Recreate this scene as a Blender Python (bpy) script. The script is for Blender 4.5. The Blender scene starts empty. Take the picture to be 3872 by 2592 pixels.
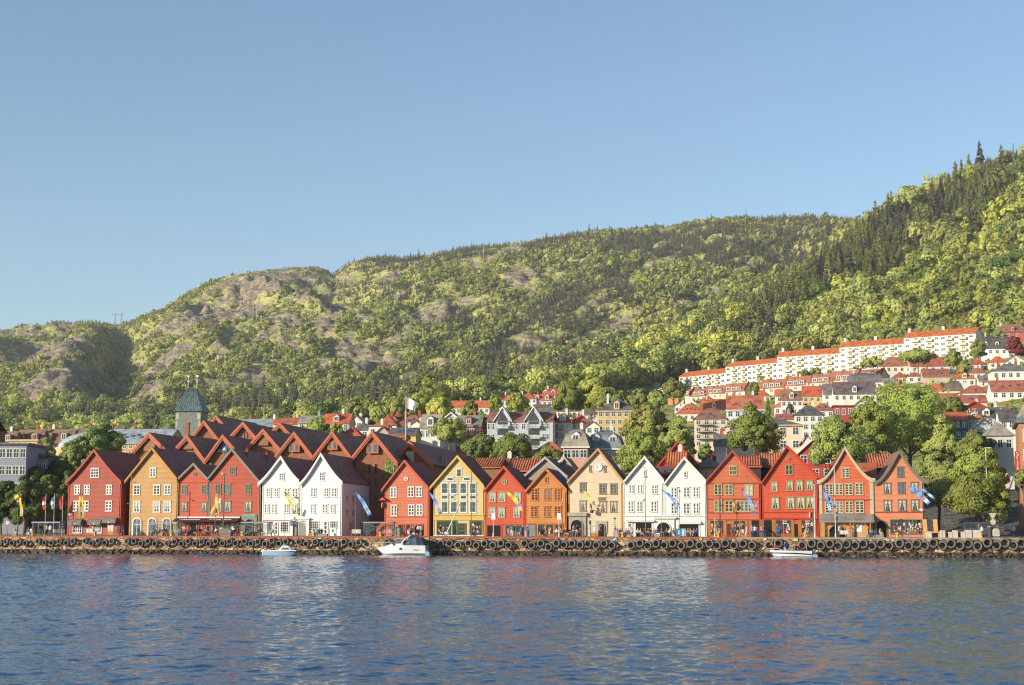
import bpy, math, random
import numpy as np
from mathutils import Vector, Matrix, Euler
rnd = random.Random(7)
S = bpy.context.scene
COL = S.collection
FW, FH, F = 3872.0, 2592.0, 6000.0
CX, CY = FW / 2, FH / 2
HOR = 1979.0
CAM_H = 4.6
PITCH = math.atan((HOR - CY) / F)
ROLL = math.radians(0.05)
RM = Euler((math.pi / 2 + PITCH, 0, 0)).to_matrix() @ Euler((0, 0, ROLL)).to_matrix()
CAM = Vector((0, 0, CAM_H))
cd = bpy.data.cameras.new('camera'); cam = bpy.data.objects.new('camera', cd); COL.objects.link(cam)
cam.matrix_world = Matrix.Translation(CAM) @ RM.to_4x4()
cd.sensor_width = 36; cd.lens = 36 * F / FW; cd.clip_start = 0.5; cd.clip_end = 9000
S.camera = cam
ANG = math.radians(8.5)                       # the quay runs slightly towards the camera on the right
U = Vector((math.cos(ANG), -math.sin(ANG), 0)); N = Vector((math.sin(ANG), math.cos(ANG), 0))
DQ = 231 * math.cos(ANG)                      # quay edge
QZ = 2.6                                      # quay level above water
def ray(px, py): return RM @ Vector(((px - CX) / F, -(py - CY) / F, -1))
def at_t(px, py, t):
	r = ray(px, py); k = t / r.dot(N); p = CAM + r * k
	return p.dot(U), p.z
def at_r(px, py, r0):
	r = ray(px, py); k = r0 / math.hypot(r.x, r.y); return CAM + r * k
def at_y(px, py, y0):
	r = ray(px, py); return CAM + r * (y0 / r.y)
def W(s, t, z): return U * s + N * t + Vector((0, 0, z))
def proj(p):
	v = RM.transposed() @ (Vector(p) - CAM)
	return CX - F * v.x / v.z, CY + F * v.y / v.z
def srgb(r, g, b, k=1.0):
	f = lambda c: ((c / 255) / 12.92 if c <= 10 else ((c / 255 + 0.055) / 1.055) ** 2.4) * k
	return (f(r), f(g), f(b))
MATS = {}
class NT:
	def __init__(s, name):
		s.m = bpy.data.materials.new(name); s.m.use_nodes = True
		s.t = s.m.node_tree; s.t.nodes.clear()
		s.out = s.n('ShaderNodeOutputMaterial')
	def n(s, ty, **kw):
		nd = s.t.nodes.new(ty)
		for k, v in kw.items(): setattr(nd, k, v)
		return nd
	def l(s, a, b): s.t.links.new(a, b)
	def val(s, nd, key, v):
		if hasattr(v, 'links') or isinstance(v, bpy.types.NodeSocket): s.l(v, nd.inputs[key])
		else: nd.inputs[key].default_value = v
	def math(s, op, a, b=0.0):
		nd = s.n('ShaderNodeMath', operation=op); s.val(nd, 0, a); s.val(nd, 1, b); return nd.outputs[0]
	def noise(s, vec, scale, detail=3, rough=0.55, dist=0.0):
		nd = s.n('ShaderNodeTexNoise'); s.l(vec, nd.inputs['Vector'])
		nd.inputs['Scale'].default_value = scale; nd.inputs['Detail'].default_value = detail
		nd.inputs['Roughness'].default_value = rough; nd.inputs['Distortion'].default_value = dist
		return nd.outputs[0]
	def ramp(s, fac, stops):
		nd = s.n('ShaderNodeValToRGB'); s.l(fac, nd.inputs[0]); e = nd.color_ramp.elements
		while len(e) < len(stops): e.new(0.5)
		for i, (p, c) in enumerate(stops):
			e[i].position = p; e[i].color = (*c, 1) if len(c) == 3 else c
		return nd.outputs[0]
	def mix(s, fac, a, b, mode='MIX'):
		nd = s.n('ShaderNodeMix', data_type='RGBA', blend_type=mode)
		s.val(nd, 0, fac)
		s.val(nd, 6, (*a, 1) if isinstance(a, tuple) else a); s.val(nd, 7, (*b, 1) if isinstance(b, tuple) else b)
		return nd.outputs[2]
	def coord(s, which='Object'): return s.n('ShaderNodeTexCoord').outputs[which]
	def mapping(s, vec, scale=(1, 1, 1), rot=(0, 0, 0), loc=(0, 0, 0)):
		nd = s.n('ShaderNodeMapping'); s.l(vec, nd.inputs[0])
		nd.inputs['Scale'].default_value = scale; nd.inputs['Rotation'].default_value = rot; nd.inputs['Location'].default_value = loc
		return nd.outputs[0]
	def bump(s, h, strength=0.5, dist=0.05):
		nd = s.n('ShaderNodeBump'); s.l(h, nd.inputs['Height']); nd.inputs['Strength'].default_value = strength; nd.inputs['Distance'].default_value = dist
		return nd.outputs[0]
	def bsdf(s, color, rough=0.7, normal=None, **kw):
		p = s.n('ShaderNodeBsdfPrincipled')
		s.val(p, 'Base Color', (*color, 1) if isinstance(color, tuple) else color); s.val(p, 'Roughness', rough)
		if normal is not None: s.l(normal, p.inputs['Normal'])
		for k, v in kw.items(): s.val(p, k, v)
		s.l(p.outputs[0], s.out.inputs[0]); return p
def paint(name, rgb, rough=0.65, var=0.12, scale=1.5, k=0.7, metallic=0.0, streak=False):
	"""painted / plain surface: slow mottling of the colour"""
	if name in MATS: return MATS[name]
	t = NT(name); c = srgb(*rgb, k); co = t.coord()
	if streak: co = t.mapping(co, (1, 1, 0.18))
	n1 = t.noise(co, scale, 4)
	lo = tuple(x * (1 - var) for x in c); hi = tuple(min(1, x * (1 + var)) for x in c)
	col = t.ramp(n1, [(0.3, lo), (0.7, hi)])
	t.bsdf(col, rough, Metallic=metallic); MATS[name] = t.m; return t.m
def siding(name, rgb, board=0.2, k=0.76, var=0.16, strength=1.0):
	"""horizontal weatherboard: each course leans out towards its lower edge"""
	if name in MATS: return MATS[name]
	if rgb[0] > 1.8 * rgb[1]: rgb = (rgb[0], rgb[1] + 12, rgb[2] * (.68 if rgb[1] < 80 else .88))
	t = NT(name); c = srgb(*rgb, k); g0 = .3 * c[0] + .6 * c[1] + .1 * c[2]; c = tuple(x * .95 + g0 * .05 for x in c); co = t.coord()
	sx = t.n('ShaderNodeSeparateXYZ'); t.l(co, sx.inputs[0])
	zz = t.math('MULTIPLY', sx.outputs[2], 1 / board)
	fr = t.math('FRACT', zz); h = t.math('SUBTRACT', 1.0, fr)
	fl = t.math('FLOOR', zz)
	cmb = t.n('ShaderNodeCombineXYZ'); t.l(fl, cmb.inputs[2]); t.l(t.math('MULTIPLY', sx.outputs[0], 0.12), cmb.inputs[0]);
	nb = t.noise(cmb.outputs[0], 3.0, 1)
	nm = t.noise(t.mapping(co, (1, 1, 0.25)), 0.7, 4)
	f = t.math('ADD', t.math('MULTIPLY', nb, 0.5), t.math('MULTIPLY', nm, 0.5))
	lo = tuple(x * (1 - var) for x in c); hi = tuple(min(0.86, x * (1 + var)) for x in c)
	col = t.ramp(f, [(0.33, lo), (0.67, hi)])
	wx_ = t.noise(t.mapping(co, (.8, 1, .3)), 1.1, 6, .7); gy = .3 * c[0] + .5 * c[1] + .2 * c[2]
	col = t.mix(t.ramp(wx_, [(0.5, (0, 0, 0)), (0.75, (.5,) * 3)]), col, tuple(x * .72 + gy * .22 + .02 for x in c))
	nrm = t.bump(h, strength, 0.05)
	t.bsdf(col, 0.6, nrm); MATS[name] = t.m; return t.m
def tiles(name, rgb, k=0.7, course=0.32, rib=0.26, moss=0.35, mossrgb=(60, 45, 45), axis=0, strength=0.7):
	"""pantiles: courses along the slope, rolls along the eaves"""
	if name in MATS: return MATS[name]
	t = NT(name); c = srgb(*rgb, k); co = t.coord(); m = srgb(*mossrgb, k)
	sx = t.n('ShaderNodeSeparateXYZ'); t.l(co, sx.inputs[0])
	z = t.math('FRACT', t.math('MULTIPLY', sx.outputs[2], 1 / course))
	r = t.math('ABSOLUTE', t.math('SINE', t.math('MULTIPLY', sx.outputs[1 - axis], math.pi / rib)))
	h = t.math('ADD', t.math('MULTIPLY', t.math('SUBTRACT', 1.0, z), 0.6), r)
	n1 = t.noise(co, 0.55, 5, 0.65); n2 = t.noise(co, 5.0, 2)
	f = t.math('ADD', t.math('MULTIPLY', n1, 0.75), t.math('MULTIPLY', n2, 0.25))
	hi = tuple(x * 1.2 for x in c)
	col = t.ramp(f, [(0.5 - moss * 0.5, m), (0.52, c), (0.75, hi)])
	t.bsdf(col, 0.75, t.bump(h, strength, 0.05)); MATS[name] = t.m; return t.m
def glass(name, rgb=(25, 28, 34), rough=0.06, spec=0.8):
	if name in MATS: return MATS[name]
	t = NT(name); co = t.coord()
	n1 = t.noise(co, 1.3, 3); c = srgb(*rgb)
	col = t.ramp(n1, [(0.35, tuple(x * 0.5 for x in c)), (0.7, tuple(x * 1.6 for x in c))])
	nb = t.bump(t.noise(co, 0.9, 1), 0.08, 0.1)
	t.bsdf(col, rough, nb, **{'Specular IOR Level': spec}); MATS[name] = t.m; return t.m
class MB:
	def __init__(s): s.v = []; s.f = []; s.mi = []; s.cur = 0
	def m(s, i): s.cur = i; return s
	def face(s, pts):
		b = len(s.v); s.v.extend([tuple(p) for p in pts]); s.f.append(tuple(range(b, b + len(pts)))); s.mi.append(s.cur); return s
	def idx(s, pts, faces):
		b = len(s.v); s.v.extend([tuple(p) for p in pts])
		for f in faces: s.f.append(tuple(b + i for i in f)); s.mi.append(s.cur)
		return s
	def box(s, x0, x1, y0, y1, z0, z1):
		if x1 < x0: x0, x1 = x1, x0
		if y1 < y0: y0, y1 = y1, y0
		if z1 < z0: z0, z1 = z1, z0
		P = [(x0, y0, z0), (x1, y0, z0), (x1, y1, z0), (x0, y1, z0), (x0, y0, z1), (x1, y0, z1), (x1, y1, z1), (x0, y1, z1)]
		return s.idx(P, [(3, 2, 1, 0), (4, 5, 6, 7), (0, 1, 5, 4), (1, 2, 6, 5), (2, 3, 7, 6), (3, 0, 4, 7)])
	def hexa(s, P): return s.idx(P, [(3, 2, 1, 0), (4, 5, 6, 7), (0, 1, 5, 4), (1, 2, 6, 5), (2, 3, 7, 6), (3, 0, 4, 7)])
	def prism(s, poly, y0, y1):
		"""poly: (x,z) counter-clockwise seen from -y; extruded along y"""
		n = len(poly); P = [(x, y0, z) for x, z in poly] + [(x, y1, z) for x, z in poly]
		F_ = [tuple(range(n)), tuple(range(2 * n - 1, n - 1, -1))] + [((i + 1) % n, i, n + i, n + (i + 1) % n) for i in range(n)]
		return s.idx(P, F_)
	def strip(s, top, bot, y0, y1):
		"""closed band between two (x,z) polylines, extruded along y"""
		n = len(top); P = [(x, y0, z) for x, z in bot] + [(x, y0, z) for x, z in top] + [(x, y1, z) for x, z in bot] + [(x, y1, z) for x, z in top]
		F_ = []
		for i in range(n - 1):
			F_ += [(i, i + 1, n + i + 1, n + i), (2 * n + i + 1, 2 * n + i, 3 * n + i, 3 * n + i + 1),
				   (n + i, n + i + 1, 3 * n + i + 1, 3 * n + i), (i + 1, i, 2 * n + i, 2 * n + i + 1)]
		F_ += [(0, n, 3 * n, 2 * n), (n - 1, 3 * n - 1, 4 * n - 1, 2 * n - 1)]
		return s.idx(P, F_)
	def tube(s, path, r, seg=8, cap=True):
		path = [Vector(p) for p in path]; n = len(path)
		rr = r if isinstance(r, (list, tuple)) else [r] * n
		P = []; up = None
		for i, p in enumerate(path):
			d = (path[min(i + 1, n - 1)] - path[max(i - 1, 0)]).normalized()
			if up is None: up = d.orthogonal().normalized()
			up = (up - d * up.dot(d)); up = up.normalized() if up.length > 1e-6 else d.orthogonal().normalized()
			w = d.cross(up)
			for k in range(seg):
				a = 2 * math.pi * k / seg; P.append(p + (up * math.cos(a) + w * math.sin(a)) * rr[i])
		F_ = [(i * seg + k, i * seg + (k + 1) % seg, (i + 1) * seg + (k + 1) % seg, (i + 1) * seg + k) for i in range(n - 1) for k in range(seg)]
		if cap: F_ += [tuple(range(seg - 1, -1, -1)), tuple((n - 1) * seg + k for k in range(seg))]
		return s.idx(P, F_)
	def lathe(s, prof, c=(0, 0, 0), axis='z', seg=16, closed=False):
		"""prof: (radius, height) ; closed: profile is a loop (torus-like)"""
		n = len(prof); P = []
		for k in range(seg):
			a = 2 * math.pi * k / seg; ca, sa = math.cos(a), math.sin(a)
			for r, h in prof:
				if axis == 'z': P.append((c[0] + r * ca, c[1] + r * sa, c[2] + h))
				elif axis == 'y': P.append((c[0] + r * ca, c[1] + h, c[2] + r * sa))
				else: P.append((c[0] + h, c[1] + r * ca, c[2] + r * sa))
		F_ = []
		rng = n if closed else n - 1
		for k in range(seg):
			k2 = (k + 1) % seg
			for i in range(rng):
				i2 = (i + 1) % n; F_.append((k * n + i, k2 * n + i, k2 * n + i2, k * n + i2))
		return s.idx(P, F_)
	def mesh(s, name, mats, smooth=False):
		me = bpy.data.meshes.new(name); me.from_pydata(s.v, [], s.f)
		for m in (mats if isinstance(mats, (list, tuple)) else [mats]): me.materials.append(m)
		if any(s.mi): me.polygons.foreach_set('material_index', s.mi)
		if smooth: me.polygons.foreach_set('use_smooth', [True] * len(s.f))
		me.update(); return me
	def build(s, name, mats, parent=None, loc=None, rot=None, smooth=False):
		return link(name, s.mesh(name, mats, smooth), parent, loc, rot)
def link(name, me, parent=None, loc=None, rot=None):
	o = bpy.data.objects.new(name, me); COL.objects.link(o)
	if parent is not None: o.parent = parent
	if loc is not None: o.location = loc
	if rot is not None: o.rotation_euler = rot
	return o
def tag(o, label=None, cat=None, group=None, kind=None):
	if label: o['label'] = label
	if cat: o['category'] = cat
	if group: o['group'] = group
	if kind: o['kind'] = kind
	return o
def thing(name, label, cat, loc, rz=0.0, group=None):
	o = bpy.data.objects.new(name, None); COL.objects.link(o); o.empty_display_size = 0.3
	o.location = loc; o.rotation_euler = (0, 0, rz); return tag(o, label, cat, group)
def qthing(name, label, cat, s, t, z=QZ, yaw=0.0, group=None):
	"""a thing standing in the quay's frame: local x along the quay, local y inland"""
	return thing(name, label, cat, W(s, t, z), -ANG + yaw, group)
def dup(o, parent=None):
	c = o.copy(); COL.objects.link(c)
	if parent is not None: c.parent = parent
	for ch in [x for x in o.children]: dup(ch, c)
	return c
RX = {'R1': 0, 'R2': 600, 'R3': 1200, 'R4': 1800, 'R5': 2350, 'R6': 2900, 'R7': 3272}
def Z(reg, x, y): return RX[reg] + x / 3.2, 1620 + y / 3.2
SUN_AZ = math.radians(50); SUN_EL = math.radians(16)      # from the left of the facades' normal
tosun = (-U * math.sin(SUN_AZ) - N * math.cos(SUN_AZ)) * math.cos(SUN_EL) + Vector((0, 0, math.sin(SUN_EL)))
ld = bpy.data.lights.new('sun', 'SUN'); ld.energy = 4.3; ld.angle = math.radians(0.5); ld.color = (1.0, 0.90, 0.73)
sun = bpy.data.objects.new('sun', ld); COL.objects.link(sun); sun.location = (0, 0, 300)
sun.rotation_euler = tosun.to_track_quat('Z', 'Y').to_euler()
wd = bpy.data.worlds.new('World'); S.world = wd; wd.use_nodes = True
nt = wd.node_tree; bg = nt.nodes['Background']
sky = nt.nodes.new('ShaderNodeTexSky'); sky.sky_type = 'NISHITA'; sky.sun_disc = False
sky.sun_elevation = SUN_EL; sky.sun_rotation = math.atan2(tosun.x, tosun.y)
sky.air_density = 1.0; sky.dust_density = 0.35; sky.ozone_density = 2.5; sky.altitude = 0
nt.links.new(sky.outputs[0], bg.inputs[0]); bg.inputs[1].default_value = 0.098
S.view_settings.view_transform = 'Standard'; S.view_settings.look = 'None'; S.view_settings.gamma = 1; S.view_settings.exposure = 0.8
S.cycles.use_denoising = True; S.cycles.filter_width = 1.15
S.cycles.max_bounces = 6; S.cycles.diffuse_bounces = 2; S.cycles.glossy_bounces = 3; S.cycles.transmission_bounces = 4; S.cycles.transparent_max_bounces = 6
def col_of(px, py):
	r = ray(px, py); return math.atan2(r.x, r.y), r.z / math.hypot(r.x, r.y)
CURVES = [
	[(-900, 1960, 330), (1450, 1958, 330), (2500, 1940, 330), (3300, 1925, 330), (3872, 1880, 330), (4700, 1850, 330)],
	[(-900, 1935, 470), (800, 1925, 470), (1450, 1880, 470), (2000, 1790, 470), (2500, 1725, 470), (3000, 1690, 480), (3500, 1640, 480), (3872, 1600, 480), (4700, 1560, 480)],
	[(-900, 1890, 600), (800, 1840, 600), (1450, 1740, 600), (2000, 1655, 620), (2300, 1620, 660), (2560, 1580, 720), (2800, 1555, 710), (3100, 1522, 700), (3400, 1485, 690), (3690, 1450, 670), (3872, 1420, 660), (4700, 1350, 640)],
	[(-900, 1850, 700), (400, 1820, 700), (800, 1760, 680), (1200, 1690, 680), (1450, 1620, 690), (1700, 1560, 720), (2000, 1535, 740), (2300, 1490, 820), (2560, 1478, 950), (2744, 1450, 925), (2930, 1424, 905), (3175, 1396, 893), (3417, 1368, 884), (3690, 1338, 872), (3872, 1312, 860), (4700, 1200, 800)],
	[(-900, 1730, 950), (800, 1680, 950), (1450, 1600, 980), (2000, 1515, 1000), (2300, 1450, 1010), (2450, 1415, 1020), (2600, 1335, 1060), (2800, 1215, 1110), (3000, 1105, 1180), (3270, 900, 1300), (3500, 795, 1350), (3700, 690, 1390), (3872, 636, 1420), (4700, 330, 1500)],
	[(-900, 1720, 1200), (800, 1675, 1200), (1450, 1600, 1230), (2000, 1520, 1250), (2300, 1465, 1260), (2450, 1440, 1280), (2600, 1370, 1300), (2800, 1260, 1380), (3000, 1160, 1450), (3270, 990, 1560), (3500, 890, 1600), (3872, 740, 1650), (4700, 480, 1700)],
	[(-900, 1610, 1500), (0, 1600, 1500), (800, 1590, 1500), (1450, 1545, 1500), (2000, 1480, 1520), (2450, 1380, 1560), (3000, 1090, 1700), (3270, 960, 1760), (3872, 800, 1800), (4700, 600, 1850)],
	[(-900, 1440, 1900), (0, 1430, 1900), (440, 1400, 1900), (800, 1310, 1900), (1200, 1260, 1900), (1600, 1220, 1900), (2000, 1180, 1900), (2450, 1110, 1920), (2800, 1020, 1950), (3270, 900, 1980), (3872, 820, 2000), (4700, 700, 2050)],
	[(-900, 1290, 2380), (-200, 1260, 2380), (0, 1248, 2380), (100, 1232, 2380), (230, 1222, 2380), (370, 1219, 2380), (440, 1238, 2390), (500, 1210, 2390), (560, 1184, 2400), (620, 1165, 2400), (700, 1112, 2400), (780, 1072, 2400), (880, 1042, 2400), (1000, 1022, 2400), (1110, 1007, 2400), (1200, 1010, 2400), (1240, 1026, 2400), (1262, 1040, 2400), (1310, 1000, 2400), (1380, 976, 2400), (1450, 970, 2400), (1540, 973, 2400), (1620, 964, 2400), (1760, 940, 2400), (1900, 924, 2400), (2040, 902, 2400), (2150, 888, 2400), (2300, 872, 2400), (2420, 868, 2400), (2560, 856, 2400), (2700, 834, 2400), (2830, 824, 2400), (2960, 824, 2400), (3100, 822, 2400), (3200, 830, 2400), (3270, 848, 2400), (3500, 900, 2400), (3872, 930, 2400), (4700, 950, 2400)],
]
def curve_interp(cv):
	a = sorted([(col_of(px, py)[0], col_of(px, py)[1], d) for px, py, d in cv])
	return np.array([x[0] for x in a]), np.array([x[1] for x in a]), np.array([x[2] for x in a])
CI = [curve_interp(c) for c in CURVES]
rs = np.random.RandomState(3)
def vnoise(x, y, seed):
	"""smooth value noise on arrays"""
	xi = np.floor(x).astype(np.int64); yi = np.floor(y).astype(np.int64); fx = x - xi; fy = y - yi
	def h(a, b):
		n = (a * 374761393 + b * 668265263 + seed * 1442695041) & 0x7fffffff
		n = ((n ^ (n >> 13)) * 1274126177) & 0x7fffffff
		return ((n ^ (n >> 16)) & 0xffff) / 65535.0
	sx = fx * fx * (3 - 2 * fx); sy = fy * fy * (3 - 2 * fy)
	return (h(xi, yi) * (1 - sx) + h(xi + 1, yi) * sx) * (1 - sy) + (h(xi, yi + 1) * (1 - sx) + h(xi + 1, yi + 1) * sx) * sy
def fbm(x, y, seed, oct=4):
	a = 0; amp = 0.5;
	for k in range(oct): a = a + amp * vnoise(x * 2 ** k, y * 2 ** k, seed + k); amp *= 0.5
	return a / (1 - 0.5 ** oct)
NTH, NR = 520, 330
TH = np.linspace(col_of(-700, HOR)[0], col_of(4570, HOR)[0], NTH)
RR = np.concatenate([np.linspace(0, 1, 10, endpoint=False) * 0 + np.linspace(232, 330, 10, endpoint=False), np.linspace(330, 1250, 120, endpoint=False), np.linspace(1250, 2460, 180, endpoint=False), np.linspace(2460, 3600, 20)])
NR = len(RR)
EL = np.array([np.interp(TH, c[0], c[1]) for c in CI]); DI = np.array([np.interp(TH, c[0], c[2]) for c in CI])
HT = np.zeros((NTH, NR))
for i in range(NTH):
	rq = DQ / math.cos(TH[i] - ANG)
	d = np.concatenate([[rq - 60, 300], DI[:, i], [3600]]); z = np.concatenate([[2.45, 2.45], CAM_H + EL[:, i] * DI[:, i], [CAM_H + EL[-1, i] * DI[-1, i] - 200]])
	HT[i] = np.interp(RR, d, z)
k = np.array([1, 2, 3, 2, 1.0]); k /= k.sum()
sm = np.apply_along_axis(lambda a: np.convolve(np.pad(a, 2, mode='edge'), k, 'valid'), 1, HT)
skyw = np.exp(-((RR[None, :] - 2400) / 90.0) ** 2)
HT = np.where(RR[None, :] > 345, sm * (1 - skyw) + HT * skyw, HT)
TT, RG = np.meshgrid(TH, RR, indexing='ij')
XX, YY = np.sin(TT) * RG, np.cos(TT) * RG
amp = np.clip((RG - 1250) / 350, 0, 1) * (1 - 0.75 * skyw) * np.clip((2700 - RG) / 200, 0, 1)
rid = 1 - np.abs(2 * fbm(XX / 170 + 0.35 * YY / 170, YY / 420, 11, 4) - 1)
HT += amp * ((rid - 0.62) * 60 + (fbm(XX / 55, YY / 70, 5, 4) - 0.5) * 30)
HT += np.clip((RG - 950) / 200, 0, 1) * np.clip((1500 - RG) / 150, 0, 1) * (fbm(XX / 90, YY / 90, 21, 3) - 0.5) * 16
gth0, gth1 = col_of(428, 1238)[0], col_of(300, 1560)[0]
gl = np.interp(RG, [1500, 2390], [gth1, gth0])
dg_ = (TT - gl) * RG
gam = np.clip((RG - 1450) / 200, 0, 1) * np.clip((2440 - RG) / 50, 0, 1)
HT += gam * (40 / (1 + np.exp(np.clip(dg_ / 6, -30, 30))) * np.exp(np.minimum(dg_, 0) / 130) - 24 * np.exp(-((dg_ - 20) / 24.0) ** 2) * np.clip((2400 - RG) / 260, 0, 1))
lim = CAM_H + EL[-1][:, None] * RG - 5
HT = np.where(RG > 1500, np.minimum(HT, lim + np.where(RG > 2395, 5, 0)), HT)
def ground_z(x, y):
	th = math.atan2(x, y); r = math.hypot(x, y)
	fi = (th - TH[0]) / (TH[-1] - TH[0]) * (NTH - 1); fi = min(max(fi, 0), NTH - 1.001); i = int(fi); a = fi - i
	j = int(np.searchsorted(RR, r)) - 1; j = min(max(j, 0), NR - 2); b = (r - RR[j]) / (RR[j + 1] - RR[j]); b = min(max(b, 0), 1)
	return (HT[i, j] * (1 - a) + HT[i + 1, j] * a) * (1 - b) + (HT[i, j + 1] * (1 - a) + HT[i + 1, j + 1] * a) * b
def ground_hit(px, py, r0=290, r1=1500):
	"""distance at which the sight line of (px,py) meets the ground"""
	r = ray(px, py); hx = math.hypot(r.x, r.y); e = r.z / hx; d = r0
	while d < r1:
		x, y = r.x / hx * d, r.y / hx * d
		if ground_z(x, y) >= CAM_H + e * d: return d
		d += 2.0
	return r1
ROCKS = [(990, 1068, 250, 52, -14), (1140, 1050, 120, 45, 8), (880, 1120, 210, 50, -28), (760, 1210, 130, 34, -40), (900, 1190, 140, 26, -20), (1180, 1120, 90, 20, -10), (100, 1330, 130, 40, -5), (250, 1330, 90, 45, 0), (180, 1450, 150, 42, -12), (290, 1420, 70, 60, 0), (90, 1520, 90, 22, -10), (60, 1260, 120, 16, 0),
		 (1330, 1055, 70, 24, 0), (1440, 1045, 80, 26, -8), (1260, 1190, 80, 28, -35), (1370, 1180, 60, 24, -20), (1640, 1185, 95, 34, -15), (1770, 1150, 70, 26, -20), (1960, 1045, 70, 20, -10), (1980, 1085, 70, 22, -20), (1440, 1370, 110, 40, -10), (1330, 1330, 60, 30, 0), (1250, 1380, 90, 26, -20), (900, 1440, 70, 20, -20), (560, 1480, 80, 18, -25), (1000, 1390, 80, 18, -20), (2170, 1000, 60, 14, -10), (2440, 1010, 40, 16, 0), (2780, 1032, 70, 14, -5), (2340, 1220, 60, 26, -35), (2420, 1185, 40, 18, -20), (2330, 872, 70, 8, -4), (2620, 1140, 50, 14, -20), (2540, 1165, 30, 12, 0), (2000, 1130, 40, 14, 0), (1100, 1300, 60, 18, -30), (1550, 1275, 50, 16, -10)]
def rock_field(px, py, x, y):
	v = np.zeros_like(px)
	for cx, cy, a, b, ang in ROCKS:
		ca, sa = math.cos(math.radians(ang)), math.sin(math.radians(ang)); dx, dy = px - cx, py - cy
		u_, w_ = (dx * ca + dy * sa) / a, (-dx * sa + dy * ca) / b
		v = np.maximum(v, 1.25 - (u_ * u_ + w_ * w_) * 0.75)
	u2, w2 = px * .84 - py * .54, px * .54 + py * .84
	n = .45 * fbm(x / 30, y / 50, 41, 4) + .55 * fbm(u2 / 110, w2 / 22, 43, 4)
	n2 = fbm(x / 140, y / 140, 57, 3)
	left = np.clip((1500 - px) / 1500, 0, 1) * 0.16
	return np.clip(v, -1, 2) * 0.5 + (n - 0.5) * 2.3 + (n2 - 0.5) * 0.4 + left - 0.12
RMn = np.array(RM)
def proj_np(x, y, z):
	P = np.stack([x, y, z - CAM_H], -1) @ RMn
	return CX - F * P[..., 0] / P[..., 2], CY + F * P[..., 1] / P[..., 2]
PXG, PYG = proj_np(XX, YY, HT)
ROCK = np.where(RG > 1400, rock_field(PXG, PYG, XX, YY), -0.6)
rkm = np.clip((ROCK + .15) * 2, 0, 1) * (1 - .8 * skyw)
HT += rkm * ((np.abs(2 * fbm((XX + .4 * HT) / 26, (YY + HT) / 22, 63, 3) - 1) - .35) * 18 + (fbm(XX / 9, YY / 11, 69, 2) - .5) * 5)
tm = bpy.data.meshes.new('ground')
verts = np.stack([XX, YY, HT], -1).reshape(-1, 3)
ii = np.arange(NTH * NR).reshape(NTH, NR)
quads = np.stack([ii[:-1, :-1], ii[1:, :-1], ii[1:, 1:], ii[:-1, 1:]], -1).reshape(-1, 4)
sd = verts[:, 0] * N.x + verts[:, 1] * N.y - DQ
quads = quads[(sd[quads] > 1.2).all(1)][:, ::-1]
tm.from_pydata(verts.tolist(), [], quads.tolist())
at = tm.attributes.new('rock', 'FLOAT', 'POINT'); at.data.foreach_set('value', ROCK.reshape(-1).astype(np.float32))
street = np.where((RG < 352) & (RG > 225), 1.0, 0.0)
poly = [(3640, 2010), (3700, 1960), (3790, 1880), (3815, 1800), (3835, 1760), (3872, 1760), (3990, 1790), (4100, 2010)]
def inpoly(px, py, P):
	r = np.zeros(px.shape, bool); n = len(P)
	for i in range(n):
		(x1, y1), (x2, y2) = P[i], P[(i + 1) % n]; c = ((y1 > py) != (y2 > py)) & (px < (x2 - x1) * (py - y1) / (y2 - y1 + 1e-9) + x1); r ^= c
	return r
street = np.maximum(street, np.where(inpoly(PXG, PYG, poly) & (RG < 430), 1.0, 0.0))
at = tm.attributes.new('paved', 'FLOAT', 'POINT'); at.data.foreach_set('value', street.reshape(-1).astype(np.float32))
tm.polygons.foreach_set('use_smooth', [True] * len(tm.polygons))
t = NT('hillside'); co = t.coord()
ra = t.n('ShaderNodeAttribute', attribute_name='rock').outputs['Fac']
rn = t.math('ADD', ra, t.math('MULTIPLY', t.math('SUBTRACT', t.noise(t.mapping(co, (1, 1, 1.6), (0, .4, .6)), 0.07, 7, .7), 0.5), 1.7))
fac = t.ramp(rn, [(0.16, (0, 0, 0)), (0.3, (1, 1, 1))])
grs = t.ramp(t.noise(co, 0.035, 5), [(0.3, srgb(142, 146, 86, .95)), (0.5, srgb(180, 178, 104, .95)), (0.72, srgb(200, 196, 122, .95))])
rk = t.ramp(t.noise(t.mapping(co, (1, 1, 2.4), (0.2, 0.1, 0.6)), 0.06, 7, 0.7), [(0.3, srgb(104, 94, 80, .8)), (0.5, srgb(166, 152, 130, .8)), (0.7, srgb(206, 190, 164, .8))])
cr = t.n('ShaderNodeTexVoronoi', feature='DISTANCE_TO_EDGE'); t.l(t.mapping(co, (0.5, 0.5, 1.4), (0, 0.3, 0.5)), cr.inputs['Vector']); cr.inputs['Scale'].default_value = 0.09
hgt = t.math('ADD', t.math('MULTIPLY', t.noise(co, 0.07, 8, 0.7), 14.0), t.math('MULTIPLY', cr.outputs[0], 10.0))
pv = t.n('ShaderNodeAttribute', attribute_name='paved').outputs['Fac']
asph = t.ramp(t.noise(co, 0.8, 5), [(0.3, srgb(112, 106, 102, .7)), (0.7, srgb(150, 142, 134, .7))])
t.bsdf(t.mix(pv, t.mix(fac, grs, rk), asph), 0.95, t.bump(hgt, 0.9, 1.0), **{'Specular IOR Level': 0.1})
tm.materials.append(t.m)
tag(link('ground', tm), kind='structure')
t = NT('harbour_water'); co = t.coord()
def wv(scale, sc, rot, det, rough=0.5): return t.noise(t.mapping(co, (sc[0], sc[1], 1), (0, 0, math.radians(rot))), scale, det, rough, 0.3)
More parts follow.
